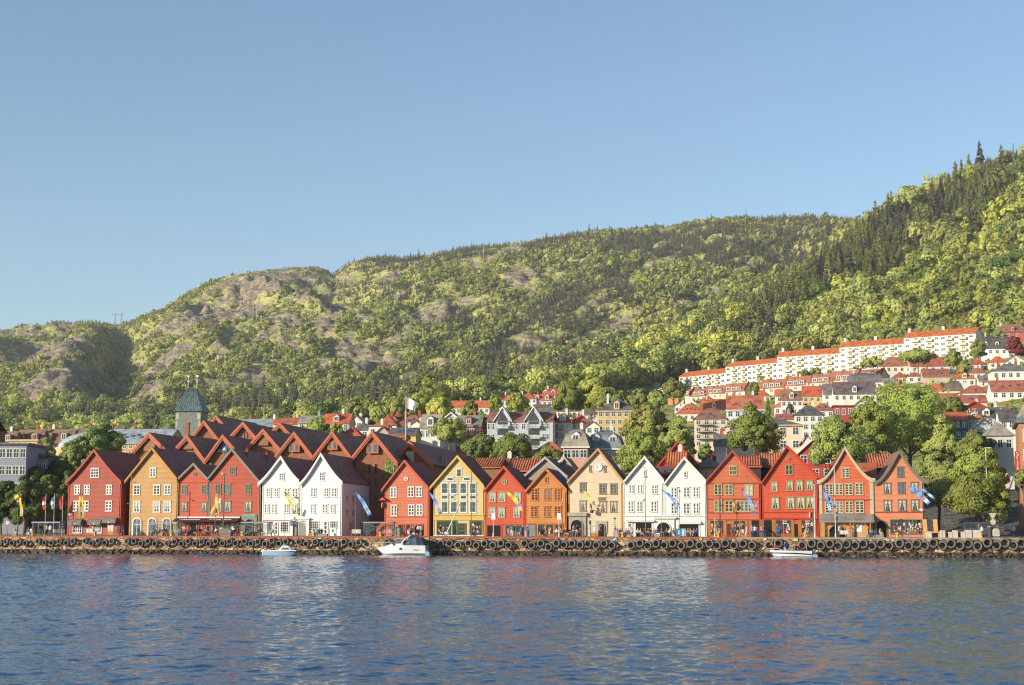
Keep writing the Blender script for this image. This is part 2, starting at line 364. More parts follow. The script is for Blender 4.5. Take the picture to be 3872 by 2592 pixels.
w1 = wv(0.5, (0.6, 1.25), 12, 2); w2 = wv(1.3, (0.6, 1.2), -10, 3); w3 = wv(3.6, (0.7, 1.0), 25, 3, 0.6)
band = t.noise(t.mapping(co, (0.25, 1.0, 1), (0, 0, math.radians(-4))), 0.035, 4, 0.6)
calm = t.ramp(band, [(0.38, (0.45,) * 3), (0.5, (0.8,) * 3), (0.62, (1.0,) * 3)])
h = t.math('ADD', t.math('MULTIPLY', w2, 0.10), t.math('MULTIPLY', w3, 0.06))
h = t.math('MULTIPLY', h, calm)
t.bsdf((0.014, 0.05, 0.125), 0.04, t.bump(h, 1.0, 0.6), IOR=1.333, **{'Specular IOR Level': 0.5})
rw = np.random.RandomState(12)
nth, r0_, r1_ = 760, 36.0, 262.0
rw_r = [r0_]
while rw_r[-1] < r1_: rw_r.append(rw_r[-1] + 0.10 + 0.17 * (rw_r[-1] / 230.0))
rw_r = np.array(rw_r); wth = np.linspace(-.47, .47, nth); WT, WR = np.meshgrid(wth, rw_r, indexing='ij'); wx, wy = np.sin(WT) * WR, np.cos(WT) * WR
wh = np.zeros_like(wx); wind = math.radians(70)
for k in range(56):
	lam = 0.5 * (4.5 / 0.5) ** rw.rand(); kk = 2 * math.pi / lam; dr = wind + rw.normal() * .75; am = (.023 if lam < 1.4 else .012) / kk
	ph = kk * (wx * math.cos(dr) + wy * math.sin(dr)) + rw.rand() * 6.28; wh += am * (np.sin(ph) + .25 * np.sin(2 * ph + .6))
patch = .62 + .75 * np.clip(fbm(wx / 30 + .1 * wy / 30, wy / 11, 301, 3) * 1.6 - .35, 0, 1)
wh *= np.clip(1.02 - wx / 260.0, .75, 1.4) * patch * np.clip((DQ - 1.0 - (wx * N.x + wy * N.y)) / 14 + .45, .25, 1)
wv_ = np.stack([wx, wy, wh], -1).reshape(-1, 3); nr_ = len(rw_r); wi = np.arange(nth * nr_).reshape(nth, nr_)
wq = np.stack([wi[:-1, :-1], wi[1:, :-1], wi[1:, 1:], wi[:-1, 1:]], -1).reshape(-1, 4)[:, ::-1]
wq = wq[((wv_[:, 0] * N.x + wv_[:, 1] * N.y)[wq] < DQ + 3).all(1)]
wm = bpy.data.meshes.new('water'); wm.vertices.add(len(wv_)); wm.vertices.foreach_set('co', wv_.reshape(-1)); wm.loops.add(wq.size); wm.loops.foreach_set('vertex_index', wq.reshape(-1).astype(np.int32)); wm.polygons.add(len(wq)); wm.polygons.foreach_set('loop_start', np.arange(0, wq.size, 4, dtype=np.int32)); wm.polygons.foreach_set('use_smooth', [True] * len(wq))
wm.update(calc_edges=True); wm.validate(); wm.materials.append(t.m)
tag(link('water', wm), kind='structure')
mb = MB(); mb.idx([(-900, -150, -.6), (900, -150, -.6), (900, 330, -.6), (-900, 330, -.6)], [(0, 1, 2, 3)])
tag(mb.build('water_beyond', t.m), kind='structure')
t = NT('quay_stone'); co = t.coord()
vm = t.mapping(co, (0.95, 1, 1.7)); wob = t.n('ShaderNodeTexNoise'); t.l(co, wob.inputs['Vector']); wob.inputs['Scale'].default_value = 1.2
vec = t.mix(.12, vm, wob.outputs['Color'], 'LINEAR_LIGHT')
vo = t.n('ShaderNodeTexVoronoi'); t.l(vec, vo.inputs['Vector']); vo.inputs['Scale'].default_value = 1.0; vo.inputs['Randomness'].default_value = .8
ve = t.n('ShaderNodeTexVoronoi', feature='DISTANCE_TO_EDGE'); t.l(vec, ve.inputs['Vector']); ve.inputs['Scale'].default_value = 1.0; ve.inputs['Randomness'].default_value = .8
sp = t.n('ShaderNodeSeparateColor'); t.l(vo.outputs['Color'], sp.inputs[0])
base = t.ramp(sp.outputs[0], [(0.0, srgb(158, 124, 92, 1)), (0.45, srgb(188, 152, 114, 1)), (0.8, srgb(212, 182, 142, 1)), (1.0, srgb(170, 148, 124, 1))])
joint = t.ramp(ve.outputs[0], [(0.015, (0, 0, 0)), (0.06, (1, 1, 1))])
n1 = t.noise(co, 0.3, 5, 0.65); n2 = t.noise(co, 3.5, 5, 0.7)
c1 = t.mix(joint, srgb(84, 68, 54, 1), base)
c1 = t.mix(t.ramp(n1, [(0.45, (0, 0, 0)), (0.7, (.7,) * 3)]), c1, srgb(136, 106, 80, 1))
rs_ = t.noise(t.mapping(co, (1, 1, 0.2)), 0.22, 2)
c1 = t.mix(t.ramp(rs_, [(0.62, (0, 0, 0)), (0.7, (0.6,) * 3)]), c1, srgb(172, 88, 62, .8))
c2 = t.mix(0.6, c1, t.ramp(n2, [(0.3, (0.35, 0.32, 0.3)), (0.7, (1.0, 0.97, 0.92))]), 'MULTIPLY')
hh_ = t.math('ADD', t.math('MULTIPLY', joint, .8), n2)
t.bsdf(c2, 0.85, t.bump(hh_, 0.9, 0.14)); quay_stone = t.m
weed = None
t = NT('seaweed'); co = t.coord()
n1 = t.noise(co, 2.2, 6, 0.75)
t.bsdf(t.ramp(n1, [(0.35, srgb(22, 18, 14, .8)), (0.55, srgb(78, 64, 50, .9)), (0.72, srgb(176, 154, 124, 1))]), 0.7, t.bump(n1, 1.0, 0.25)); weed = t.m
t = NT('quay_paving'); co = t.coord()
n1 = t.noise(co, 0.6, 5);
t.bsdf(t.ramp(n1, [(0.3, srgb(120, 108, 96, .7)), (0.7, srgb(165, 150, 132, .7))]), 0.85, t.bump(t.noise(co, 8, 3), 0.3, 0.03)); paving = t.m
S0, S1 = -215, 130
org = thing('quay', None, None, W(0, DQ, 0), -ANG); COL.objects.unlink(org); bpy.data.objects.remove(org)
mb = MB(); mb.box(S0, S1, 0.12, 46, -1.5, QZ)
o = mb.build('quay', paving, None, W(0, DQ, 0), (0, 0, -ANG)); tag(o, kind='structure')
mb = MB(); nx, nz = 1000, 9
zs = [-0.9, -0.1, 0.3, 0.62, 0.95, 1.3, 1.65, 2.0, 2.3]
pts = []
for j, z in enumerate(zs):
	for i in range(nx + 1):
		x = S0 + (S1 - S0) * i / nx
		dy = -0.05 * rnd.random() + (0.0 if z > 0.95 else -0.22 * (0.95 - max(z, 0)) - 0.12 * rnd.random())
		pts.append((x, dy, z + (0.05 * (rnd.random() - 0.5) if 0 < j < 8 else 0)))
F_ = [(j * (nx + 1) + i, j * (nx + 1) + i + 1, (j + 1) * (nx + 1) + i + 1, (j + 1) * (nx + 1) + i) for j in range(len(zs) - 1) for i in range(nx)]
mb.idx(pts, F_); mb.mi = [1 if k // nx < 3 else 0 for k in range(len(F_))]
o = mb.build('quay_wall', [quay_stone, weed], None, W(0, DQ, 0), (0, 0, -ANG))
tag(o, 'long stone quay wall with a dark seaweed foot, hung with tyres', 'quay wall')
mb = MB()
x = S0
while x < S1:
	w = 0.9 + 0.9 * rnd.random(); y = -0.10 - 0.03 * rnd.random()
	mb.box(x + 0.012, min(x + w, S1) - 0.012, y, 0.6, 2.0 + 0.02, QZ - 0.16); x += w
mb.build('stone_course', quay_stone, o)
mb = MB(); mb.box(S0, -2.0, -0.14, 0.55, QZ - 0.16, QZ + 0.045)
mb.build('timber_edge', paint('edge_timber', (176, 92, 58), 0.8, 0.25, 0.8), o)
mb = MB(); mb.box(-1.98, S1, -0.14, 0.55, QZ - 0.16, QZ + 0.045)
mb.build('stone_edge', paint('edge_stone', (172, 152, 128), 0.85, 0.2, 0.8), o)
mb = MB(); rr_ = random.Random(5)
for k in range(1500):
	x = S0 + (S1 - S0) * rr_.random(); z = 0.05 + 0.6 * rr_.random() ** 1.3; r = 0.07 + 0.16 * rr_.random(); y = -0.28 - 0.25 * (0.7 - z) - 0.1 * rr_.random()
	q = [(x + r * (a + 0.5 * (rr_.random() - .5)), y + r * (b + 0.5 * (rr_.random() - .5)), z + r * 0.8 * (c + 0.5 * (rr_.random() - .5))) for a, b, c in ((-1, -.6, -.8), (1, -.6, -.8), (1, 1, -.8), (-1, 1, -.8), (-.7, -.5, .8), (.7, -.5, .8), (.7, 1, .8), (-.7, 1, .8))]
	mb.hexa(q)
mb.build('wet_rubble', weed, o)['kind'] = 'stuff'
t = NT('haze_air'); vp = t.n('ShaderNodeVolumePrincipled'); vp.inputs['Color'].default_value = (.86, .92, 1, 1); vp.inputs['Density'].default_value = .00006; vp.inputs['Anisotropy'].default_value = .1; t.l(vp.outputs[0], t.out.inputs['Volume'])
mb = MB(); mb.box(-2700, 2700, -260, 3750, -3, 640); o = mb.build('haze', t.m); o['kind'] = 'stuff'
S.cycles.volume_bounces = 0
TF = DQ + 14.0
M_pane = glass('pane_dark', (26, 28, 34)); M_pane2 = glass('pane_sky', (60, 78, 100), 0.05)
M_pane3 = glass('pane_warm', (70, 58, 46), .05); M_pane4 = glass('pane_grey', (92, 96, 100), .1)
M_curt = paint('curtain', (205, 200, 190), 0.9, 0.25, 4)
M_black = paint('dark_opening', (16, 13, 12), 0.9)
M_shop = glass('shop_glass', (30, 34, 36), 0.08)
M_white = paint('white_paint', (240, 238, 232), 0.5, 0.05)
M_wood = paint('orange_wood', (190, 112, 50), 0.6, 0.25, 2.0, streak=True)
M_metal = paint('grey_metal', (120, 122, 122), 0.45, 0.1, metallic=0.3)
M_stone = paint('portal_stone', (176, 168, 152), 0.8, 0.15, 1.2)
goods = [paint('goods_%s' % n, c, 0.7, 0.3, 3) for n, c in (('cream', (225, 205, 175)), ('red', (180, 40, 40)), ('navy', (40, 50, 85)), ('teal', (70, 130, 150)), ('tan', (190, 140, 90)), ('white', (235, 235, 230)))]
ROOFS = {'dark': tiles('roof_dark', (156, 100, 88), moss=0.45, mossrgb=(104, 74, 70)), 'red': tiles('roof_oldred', (164, 74, 58), moss=0.4, mossrgb=(104, 62, 56)),
		 'blue': tiles('roof_slate', (82, 84, 96), moss=0.4, mossrgb=(54, 52, 62)), 'rust': tiles('roof_rust', (150, 66, 44), moss=0.35, mossrgb=(86, 46, 40)),
		 'purple': tiles('roof_purple', (122, 86, 86), moss=0.4, mossrgb=(80, 62, 66))}
def window(parent, x0, x1, z0, z1, nx, nz, fmat, pmat=None, bw=0.13, y=0.0, curtain=False, mw=0.055, sill=True):
	"""casement: frame with glazing bars standing a little proud of the boards; the pane is its sub-part"""
	mb = MB(); d0, d1 = y - 0.075, y + 0.02
	mb.box(x0, x0 + bw, d0, d1, z0, z1); mb.box(x1 - bw, x1, d0, d1, z0, z1)
	mb.box(x0 + bw, x1 - bw, d0, d1, z1 - bw, z1); mb.box(x0 + bw, x1 - bw, d0, d1, z0, z0 + bw)
	if sill:
		mb.box(x0 - 0.06, x1 + 0.06, d0 - 0.07, d0 - 0.002, z1 - 0.02, z1 + 0.07)
		mb.box(x0 - 0.04, x1 + 0.04, d0 - 0.06, d0 - 0.002, z0 - 0.05, z0 + 0.03)
	xi0, xi1, zi0, zi1 = x0 + bw, x1 - bw, z0 + bw, z1 - bw
	for i in range(1, nx):
		xc = xi0 + (xi1 - xi0) * i / nx; m_ = mw * (1.5 if nx % 2 == 0 and i == nx // 2 else 0.9); mb.box(xc - m_, xc + m_, y - 0.06, y + 0.018, zi0, zi1)
	for i in range(1, nz):
		zc = zi0 + (zi1 - zi0) * i / nz; mb.box(xi0, xi1, y - 0.057, y + 0.016, zc - mw * 0.8, zc + mw * 0.8)
	f = mb.build('window', fmat, parent); pmat = pmat or rnd.choice([M_pane, M_pane, M_pane3, M_pane2, M_pane4])
	pm = MB(); pm.face([(xi0, y - 0.022, zi0), (xi1, y - 0.022, zi0), (xi1, y - 0.022, zi1), (xi0, y - 0.022, zi1)])
	if curtain:
		w = (xi1 - xi0); pm.m(1)
		pm.face([(xi0, y - 0.028, zi0), (xi0 + w * 0.12, y - 0.028, zi0), (xi0 + w * 0.3, y - 0.028, zi0 + (zi1 - zi0) * .5), (xi0 + w * 0.46, y - 0.028, zi1), (xi0, y - 0.028, zi1)])
		pm.face([(xi1, y - 0.028, zi1), (xi1 - w * 0.46, y - 0.028, zi1), (xi1 - w * 0.3, y - 0.028, zi0 + (zi1 - zi0) * .5), (xi1 - w * 0.12, y - 0.028, zi0), (xi1, y - 0.028, zi0)])
	pm.build('pane', [pmat or M_pane, M_curt], f); return f
def round_window(parent, xc, zc, r, fmat):
	mb = MB(); mb.lathe([(r, -0.09), (r, 0.02), (r * 0.68, 0.02), (r * 0.68, -0.09)], (xc, 0, zc), 'y', 20, True)
	mb.box(xc - 0.04, xc + 0.04, -0.07, 0.015, zc - r * .68, zc + r * .68); mb.box(xc - r * .68, xc + r * .68, -0.068, 0.012, zc - 0.04, zc + 0.04)
	f = mb.build('round_window', fmat, parent)
	pm = MB(); pm.face([(xc + r * .69 * math.cos(a), -0.02, zc + r * .69 * math.sin(a)) for a in [2 * math.pi * k / 20 for k in range(20)]]); pm.build('pane', M_pane, f)
def arch_pts(x0, x1, z0, z1, n=10, full=True):
	r = (x1 - x0) / 2; xc = (x0 + x1) / 2; rz = min(r, (z1 - z0) * 0.6)
	return [(x0, z0), (x1, z0)] + [(xc + r * math.cos(a), z1 - rz + rz * math.sin(a)) for a in [math.pi * k / n for k in range(n + 1)]]
def arch_opening(parent, name, x0, x1, z1, band, fmat, inner, z0=0.02, depth=0.12, cross=True):
	o = arch_pts(x0, x1, z0, z1); i = arch_pts(x0 + band, x1 - band, z0, z1 - band)
	mb = MB(); a, b = o[1:] + [o[0]], i[1:] + [i[0]]
	mb.strip(a, b, -depth, 0.02)
	if cross:
		xc = (x0 + x1) / 2; mb.box(xc - 0.04, xc + 0.04, -0.07, 0.01, z0, z1 - band); zz = z0 + (z1 - z0) * .62
		mb.box(x0 + band, x1 - band, -0.068, 0.008, zz - 0.04, zz + 0.04)
	f = mb.build(name, fmat, parent)
	pm = MB(); pm.face([(x, -0.03, z) for x, z in i]); pm.build('pane' if cross else 'gate', inner, f); return f  # without cross: black inner face, the archway's shade put into the colour
def awning(parent, x0, x1, z0, z1, out, mat, curved=False, name='awning'):
	mb = MB()
	if curved:
		n = 7; prof = [(0.0, z1)] + [(-out * math.sin(math.pi / 2 * k / n), z0 + 0.18 + (z1 - z0 - 0.18) * math.cos(math.pi / 2 * k / n)) for k in range(1, n + 1)] + [(-out, z0), (0, z0)]
	else: prof = [(0, z1), (-out, z0 + 0.16), (-out, z0), (-out + 0.03, z0), (-out + 0.05, z0 + 0.13), (0, z1 - 0.05)]
	n = len(prof)
	P = [(x0, y, z) for y, z in prof] + [(x1, y, z) for y, z in prof]
	F_ = [(i, (i + 1) % n, n + (i + 1) % n, n + i) for i in range(n)]
	if curved or True: F_ += [tuple(range(n - 1, -1, -1)), tuple(range(n, 2 * n))]
	mb.idx(P, F_)
	return mb.build(name, mat, parent)
def shopfront(parent, x0, x1, z0, z1, nsec, fmat, r_, grid=None, shelf=True, name='shop_window', busy=14):
	mb = MB(); bw = 0.12
	mb.box(x0, x0 + bw, -0.1, 0.02, z0, z1); mb.box(x1 - bw, x1, -0.1, 0.02, z0, z1); mb.box(x0 + bw, x1 - bw, -0.1, 0.02, z1 - bw, z1); mb.box(x0 + bw, x1 - bw, -0.12, 0.02, z0, z0 + bw * 1.3)
	for i in range(1, nsec):
		xc = x0 + (x1 - x0) * i / nsec; mb.box(xc - 0.06, xc + 0.06, -0.09, 0.015, z0 + bw * 1.3, z1 - bw)
	if grid:
		gx, gz = grid
		for i in range(1, gx):
			xc = x0 + (x1 - x0) * i / gx; mb.box(xc - 0.025, xc + 0.025, -0.06, 0.012, z0 + bw * 1.3, z1 - bw)
		for j in range(1, gz):
			zc = z0 + (z1 - z0) * j / gz; mb.box(x0 + bw, x1 - bw, -0.058, 0.01, zc - 0.025, zc + 0.025)
	f = mb.build(name, fmat, parent)
	pm = MB(); pm.face([(x0 + bw, -0.02, z0 + bw), (x1 - bw, -0.02, z0 + bw), (x1 - bw, -0.02, z1 - bw), (x0 + bw, -0.02, z1 - bw)]); pm.build('pane', M_shop, f)
	if busy:
		g = MB()
		for k in range(busy):
			g.m(r_.randrange(6)); xa = x0 + bw + (x1 - x0 - 0.5) * r_.random(); za = z0 + 0.2 + (z1 - z0 - 0.9) * r_.random() ** 1.6; w = 0.12 + 0.22 * r_.random(); h_ = 0.15 + 0.4 * r_.random()
			g.hexa([(xa, -0.05, za), (xa + w, -0.05, za), (xa + w, -0.021, za), (xa, -0.021, za), (xa + w * .15, -0.045, za + h_), (xa + w * .85, -0.045, za + h_), (xa + w * .85, -0.021, za + h_), (xa + w * .15, -0.021, za + h_)])
		g.build('displayed_goods', goods, f)
	return f
def door(parent, x0, x1, z1, fmat, lmat, glazed=True, z0=0.02):
	mb = MB(); bw = 0.11
	mb.box(x0, x0 + bw, -0.1, 0.02, z0, z1); mb.box(x1 - bw, x1, -0.1, 0.02, z0, z1); mb.box(x0 + bw, x1 - bw, -0.1, 0.02, z1 - bw, z1)
	f = mb.build('door', fmat, parent)
	l = MB(); l.box(x0 + bw, x1 - bw, -0.05, 0.01, z0, z1 - bw); lf = l.build('door_leaf', lmat, f)
	if glazed:
		g = MB()
		for a, b in ((0.16, 0.4), (0.47, 0.68), (0.74, 0.93)):
			g.face([(x0 + bw + .12, -0.056, z0 + (z1 - z0) * a), (x1 - bw - .12, -0.056, z0 + (z1 - z0) * a), (x1 - bw - .12, -0.056, z0 + (z1 - z0) * b), (x0 + bw + .12, -0.056, z0 + (z1 - z0) * b)])
		g.build('door_pane', M_pane, f)
	k = MB(); k.lathe([(0.0, -0.03), (0.03, -0.03), (0.03, 0.0), (0.0, 0.03)], (x1 - bw - 0.1, -0.07, z0 + 1.0), 'y', 8); k.build('handle', M_metal, f)
	return f
def rake(xe, ze, xa, za, c, n=8):
	return [(xe + (xa - xe) * k / n, ze + (za - ze) * k / n - c * math.sin(math.pi * (k / n) ** 0.8)) for k in range(n + 1)]
class House:
	"""a gabled wooden house; its outline is measured on the facade plane"""
	def __init__(s, reg, xl, xr, RL, AP, RR_, wall, trim, roof, label, depth=20, curve=0.0, t=TF, ov=0.4, name='wharf_house', group='gabled wooden wharf houses along the quay', board=0.32, roof_th=0.22, zbase=None):
		s.reg, s.t = reg, t
		q = lambda x, y: at_t(*Z(reg, x, y), t)
		zb = 1290
		s.s0 = (q(xl, zb)[0] + q(xr, zb)[0]) / 2; s.zb = QZ
		a = q(*AP); l = q(*RL); r = q(*RR_)
		s.L = lambda x, y: (q(x, y)[0] - s.s0, q(x, y)[1] - s.zb)
		s.x0 = q(xl, zb)[0] - s.s0; s.x1 = q(xr, zb)[0] - s.s0
		s.A = (a[0] - s.s0, a[1] - s.zb); s.E0 = (l[0] - s.s0, l[1] - s.zb); s.E1 = (r[0] - s.s0, r[1] - s.zb)
		s.root = qthing(name, label, 'house', s.s0, t, group=group); s.depth = depth; s.ov = ov
		left = rake(*s.E0, *s.A, curve); right = rake(*s.E1, *s.A, curve)
		top = left + right[::-1][1:]
		s.top = top
		def zr(x):
			for (xa_, za_), (xb_, zb_) in zip(top, top[1:]):
				if xa_ <= x <= xb_ and xb_ > xa_: return za_ + (zb_ - za_) * (x - xa_) / (xb_ - xa_)
			return top[0][1] if x < top[0][0] else top[-1][1]
		s.zr = zr
		th = roof_th
		poly = [(s.x0, -0.3), (s.x1, -0.3), (s.x1, zr(s.x1) - th)] + [(x, z - th) for x, z in top[::-1] if s.x0 + 0.02 < x < s.x1 - 0.02] + [(s.x0, zr(s.x0) - th)]
		s.poly = poly
		mb = MB()
		n = len(poly); P = [(x, 0, z) for x, z in poly] + [(x, depth, z) for x, z in poly]
		mb.idx(P, [tuple(range(n)), tuple(range(2 * n - 1, n - 1, -1))] + [((i + 1) % n, i, n + i, n + (i + 1) % n) for i in range(n)])
		s.wall = mb.build('wall', wall, s.root)
		mb = MB(); mb.strip(top, [(x, z - th + 0.01) for x, z in top], -ov, depth + 0.2)
		s.roof = mb.build('roof', roof, s.root)
		mb = MB(); mb.strip([(x, z + 0.05) for x, z in top], [(x, z - board) for x, z in top], -ov - 0.07, -ov - 0.002)
		mb.strip([(x, z - board * .55) for x, z in top], [(x, z - board * 1.5) for x, z in top], -ov + 0.0, -ov + 0.06)
		s.barge = mb.build('bargeboard', trim, s.root)
		mb = MB(); xd = s.x1 - .22; zd = zr(s.x1) - th - .5; mb.tube([(s.x1 + .05, -.3, zd + .3), (xd, -.09, zd), (xd, -.09, .1)], .055, 6); mb.build('downpipe', trim, s.root)
		for x in (s.x0, s.x1): mb = MB(); mb.box(x - (0.02 if x < 0 else 0.14), x + (0.14 if x < 0 else 0.02), -0.05, 0.1, -0.02, zr(x) - th - board * 0.8); mb.build('corner_board', trim, s.root)
	def win(s, x0, y0, x1, y1, nx=2, nz=3, f=None, p=None, c=False, **kw):
		a = s.L(x0, y1); b = s.L(x1, y0); return window(s.root, a[0], b[0], a[1], b[1], nx, nz, f, p, curtain=c, **kw)
	def wins(s, lst, nx=2, nz=3, f=None, p=None, c=False, **kw):
		for w in lst: s.win(*w, nx=nx, nz=nz, f=f, p=p, c=c, **kw)
	def round(s, x, y, r, f): a = s.L(x, y); round_window(s.root, a[0], a[1], r / 3.2 / 24.5, f)
	def band(s, y, mat, h=0.14, out=0.1, x0=None, x1=None):
		z = s.L((0), y)[1]; mb = MB(); mb.box((s.x0 if x0 is None else s.L(x0, y)[0]) - 0.03, (s.x1 if x1 is None else s.L(x1, y)[0]) + 0.03, -out, 0.03, z - h / 2, z + h / 2); return mb.build('cornice', mat, s.root)
	def panel(s, name, x0, y0, x1, y1, mat, out=0.06):
		a = s.L(x0, y1); b = s.L(x1, y0); mb = MB(); mb.box(a[0], b[0], -out, 0.02, max(a[1], 0.01), b[1]); return mb.build(name, mat, s.root)
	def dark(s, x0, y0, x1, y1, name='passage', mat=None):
		"""a passage into the house: a flat sheet set in a raised frame"""
		a = s.L(x0, y1); b = s.L(x1, y0); mb = MB(); mb.face([(a[0], -0.025, 0.01), (b[0], -0.025, 0.01), (b[0], -0.025, b[1]), (a[0], -0.025, b[1])]);  # flat near-black face, the passage's shade put into its colour
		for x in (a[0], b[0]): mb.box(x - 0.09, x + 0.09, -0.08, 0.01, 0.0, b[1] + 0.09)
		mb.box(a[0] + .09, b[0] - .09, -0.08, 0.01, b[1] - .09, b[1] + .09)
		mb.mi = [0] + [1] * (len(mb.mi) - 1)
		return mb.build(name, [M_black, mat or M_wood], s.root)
	def shop(s, x0, y0, x1, y1, nsec, f, **kw): a = s.L(x0, y1); b = s.L(x1, y0); return shopfront(s.root, a[0], b[0], max(a[1], 0.12), b[1], nsec, f, rnd, **kw)
	def door(s, x0, y0, x1, f, lm, **kw): a = s.L(x0, 1290); b = s.L(x1, y0); return door(s.root, a[0], b[0], b[1], f, lm, **kw)
	def awn(s, x0, y0, x1, y1, out, mat, curved=False): a = s.L(x0, y1); b = s.L(x1, y0); return awning(s.root, a[0], b[0], a[1], b[1], out, mat, curved)
	def arch(s, name, x0, y0, x1, band, f, inner, cross=True, depth=0.12): a = s.L(x0, 1290); b = s.L(x1, y0); return arch_opening(s.root, name, a[0], b[0], b[1], band, f, inner, cross=cross, depth=depth)
	def chimney(s, x, y, h=1.0, w=0.5, mat=None, pot=False):
		z = s.zr(x); mb = MB(); mb.box(x - w / 2, x + w / 2, y - w / 2, y + w / 2, z - 0.8, z + h); mb.box(x - w / 2 - .08, x + w / 2 + .08, y - w / 2 - .08, y + w / 2 + .08, z + h, z + h + 0.14)
		mb.lathe([(0.11, 0), (0.14, 0.1), (0.1, 0.4), (0.0, 0.4)], (x, y, z + h + .14), seg=8)
		return mb.build('chimney', mat or paint('chimney_brick', (168, 84, 56), 0.85, 0.3, 3), s.roof)
	def skylight(s, u, y, w=0.7, l=1.0):
		"""u: share of the way up the right-hand slope"""
		(xe, ze), (xa, za) = s.E1, s.A; d = Vector((xa - xe, 0, za - ze)); d.normalize(); nrm = Vector((-d.z, 0, d.x)) * -1
		if nrm.z < 0: nrm = -nrm
		c = Vector((xe + (xa - xe) * u, y, 0)); c.z = s.zr(c.x) + 0.03
		mb = MB(); a = d * l / 2; b = Vector((0, w / 2, 0)); h_ = nrm * 0.1
		mb.hexa([c - a - b, c + a - b, c + a + b, c - a + b, c - a - b + h_, c + a - b + h_, c + a + b + h_, c - a + b + h_]); f = mb.build('skylight', M_metal, s.roof)
		return f
sd_ = lambda n, c, **k: siding(n, c, **k)
tr = lambda n, c: paint('trim_' + n, c, 0.55, 0.1, 1.5)
W1 = sd_('boards_darkred', (172, 56, 54)); T1 = tr('rustred', (186, 66, 40))
H1 = House('R1', 812, 1452, (798, 655), (1150, 255), (1478, 640), W1, T1, ROOFS['red'], 'dark red gabled house with white windows and three grey awnings', curve=0.25, board=0.34, depth=17)
H1.win(1095, 485, 1200, 600, 3, 3, M_white)
H1.wins([(900, 690, 973, 803), (1017, 690, 1088, 803), (1283, 688, 1355, 803), (882, 882, 960, 1005), (985, 882, 1075, 1005), (1275, 880, 1355, 1005)], 2, 3, M_white, mw=0.08)
H1.wins([(877, 1172, 998, 1270), (1120, 1172, 1235, 1270)], 4, 2, M_white); H1.door(1295, 1165, 1375, T1, paint('door_grey', (120, 130, 130)))
M_awg = paint('awning_grey', (128, 124, 112), 0.8, 0.08)
for x0, x1, y0, y1 in ((848, 1005, 1100, 1170), (1085, 1242, 1100, 1170), (1257, 1422, 1080, 1150)):
	a_ = H1.awn(x0, y0, x1, y1, 0.95, M_awg, True)
	zc = H1.L(x0, y1)[1]; xm = (H1.L(x0, y1)[0] + H1.L(x1, y1)[0]) / 2; mb = MB()
	mb.lathe([(0.1, 0), (0.1, -0.012), (0, -0.012)], (xm, -0.955, zc + 0.12), 'y', 10); mb.build('awning_emblem', M_white, a_)
H1.panel('wall_cable_box', 835, 1030, 880, 1050, M_white, 0.2)
H1.chimney(0.3, 13, 0.3, 0.35, M_metal)
W2 = sd_('boards_ochre', (200, 150, 78)); T2 = tr('ochre', (205, 140, 52))
H2 = House('R1', 1560, 2145, (1517, 640), (1850, 230), (2152, 605), W2, T2, ROOFS['dark'], 'ochre yellow gabled house with white windows and white arched openings at street level', depth=19)
H2.win(1812, 480, 1888, 593, 2, 3, M_white)
H2.wins([(1615, 685, 1700, 808), (1855, 685, 1940, 808), (1985, 685, 2068, 808)], 2, 3, M_white, mw=0.04)
H2.wins([(1612, 885, 1702, 1018), (1850, 885, 1942, 1018), (1980, 885, 2070, 1018)], 2, 3, M_white, c=True, mw=0.04)
for x0, x1 in ((1600, 1717), (1785, 1898), (1960, 2075)): H2.arch('arched_window', x0, 1080, x1, 0.17, M_white, M_pane2)
H2.chimney(0.1, 2.2, 0.7, 0.3); H2.chimney(-2.6, 9, 1.5, 0.75, paint('chimney_render', (150, 140, 118), 0.9))
W3 = sd_('boards_red', (200, 62, 44)); T3 = tr('greygreen', (136, 136, 112))
H3 = House('R2', 236, 602, (226, 620), (430, 420), (602, 605), W3, T3, ROOFS['dark'], 'small low red gabled house with round window, between the ochre and the larger red house', depth=16, t=TF + .15)
H3.round(433, 555, 27, T3)
H3.wins([(275, 690, 352, 803), (513, 690, 585, 803)], 2, 3, T3, mw=0.04); H3.wins([(270, 893, 345, 1003), (510, 893, 583, 1003)], 2, 3, T3, c=True, mw=0.04)
H3.band(650, W3)
M_awd = paint('awning_maroon', (84, 32, 34), 0.85, 0.1)
def lettered_awning(H, x0, x1):
	a_ = H.awn(x0, 1085, x1, 1130, 1.3, M_awd); H.panel('awning_box', x0 + 20, 1070, x1, 1087, M_white, 0.2)
	p0 = H.L(x0, 1130); p1 = H.L(x1, 1085); mb = MB(); r_ = random.Random(int(x0)); L_ = p1[0] - p0[0]; x = p0[0] + L_ * .18
	zc = p0[1] + 0.16; dz = (p1[1] - p0[1] - 0.16)
	while x < p0[0] + L_ * .82:
		w = 0.1 + 0.1 * r_.random(); h0, h1 = 0.22, 0.22 + 0.26 + 0.14 * r_.random()
		f = lambda q, k: (x + k, -1.3 * (1 - q) - 0.012, zc + dz * q + 0.012)
		mb.face([f(h0, 0), f(h0, w), f(h1, w), f(h1, 0.02)]); x += w + (0.05 if r_.random() < .8 else 0.3)
	mb.build('awning_lettering', M_white, a_)
lettered_awning(H3, 208, 578)
H3.shop(262, 1135, 330, 1245, 1, W3, grid=(2, 4), busy=3); H3.dark(365, 1145, 462, 1290, 'doorway', T3); H3.shop(475, 1140, 560, 1240, 1, W3, grid=(2, 3), busy=3)
W4 = sd_('boards_crimson', (188, 58, 50))
H4 = House('R2', 608, 1225, (598, 610), (897, 245), (1225, 635), W4, T3, ROOFS['dark'], 'tall red gabled house with grey-green bargeboards next to the white pair', depth=21)
H4.win(855, 475, 937, 562, 3, 2, T3)
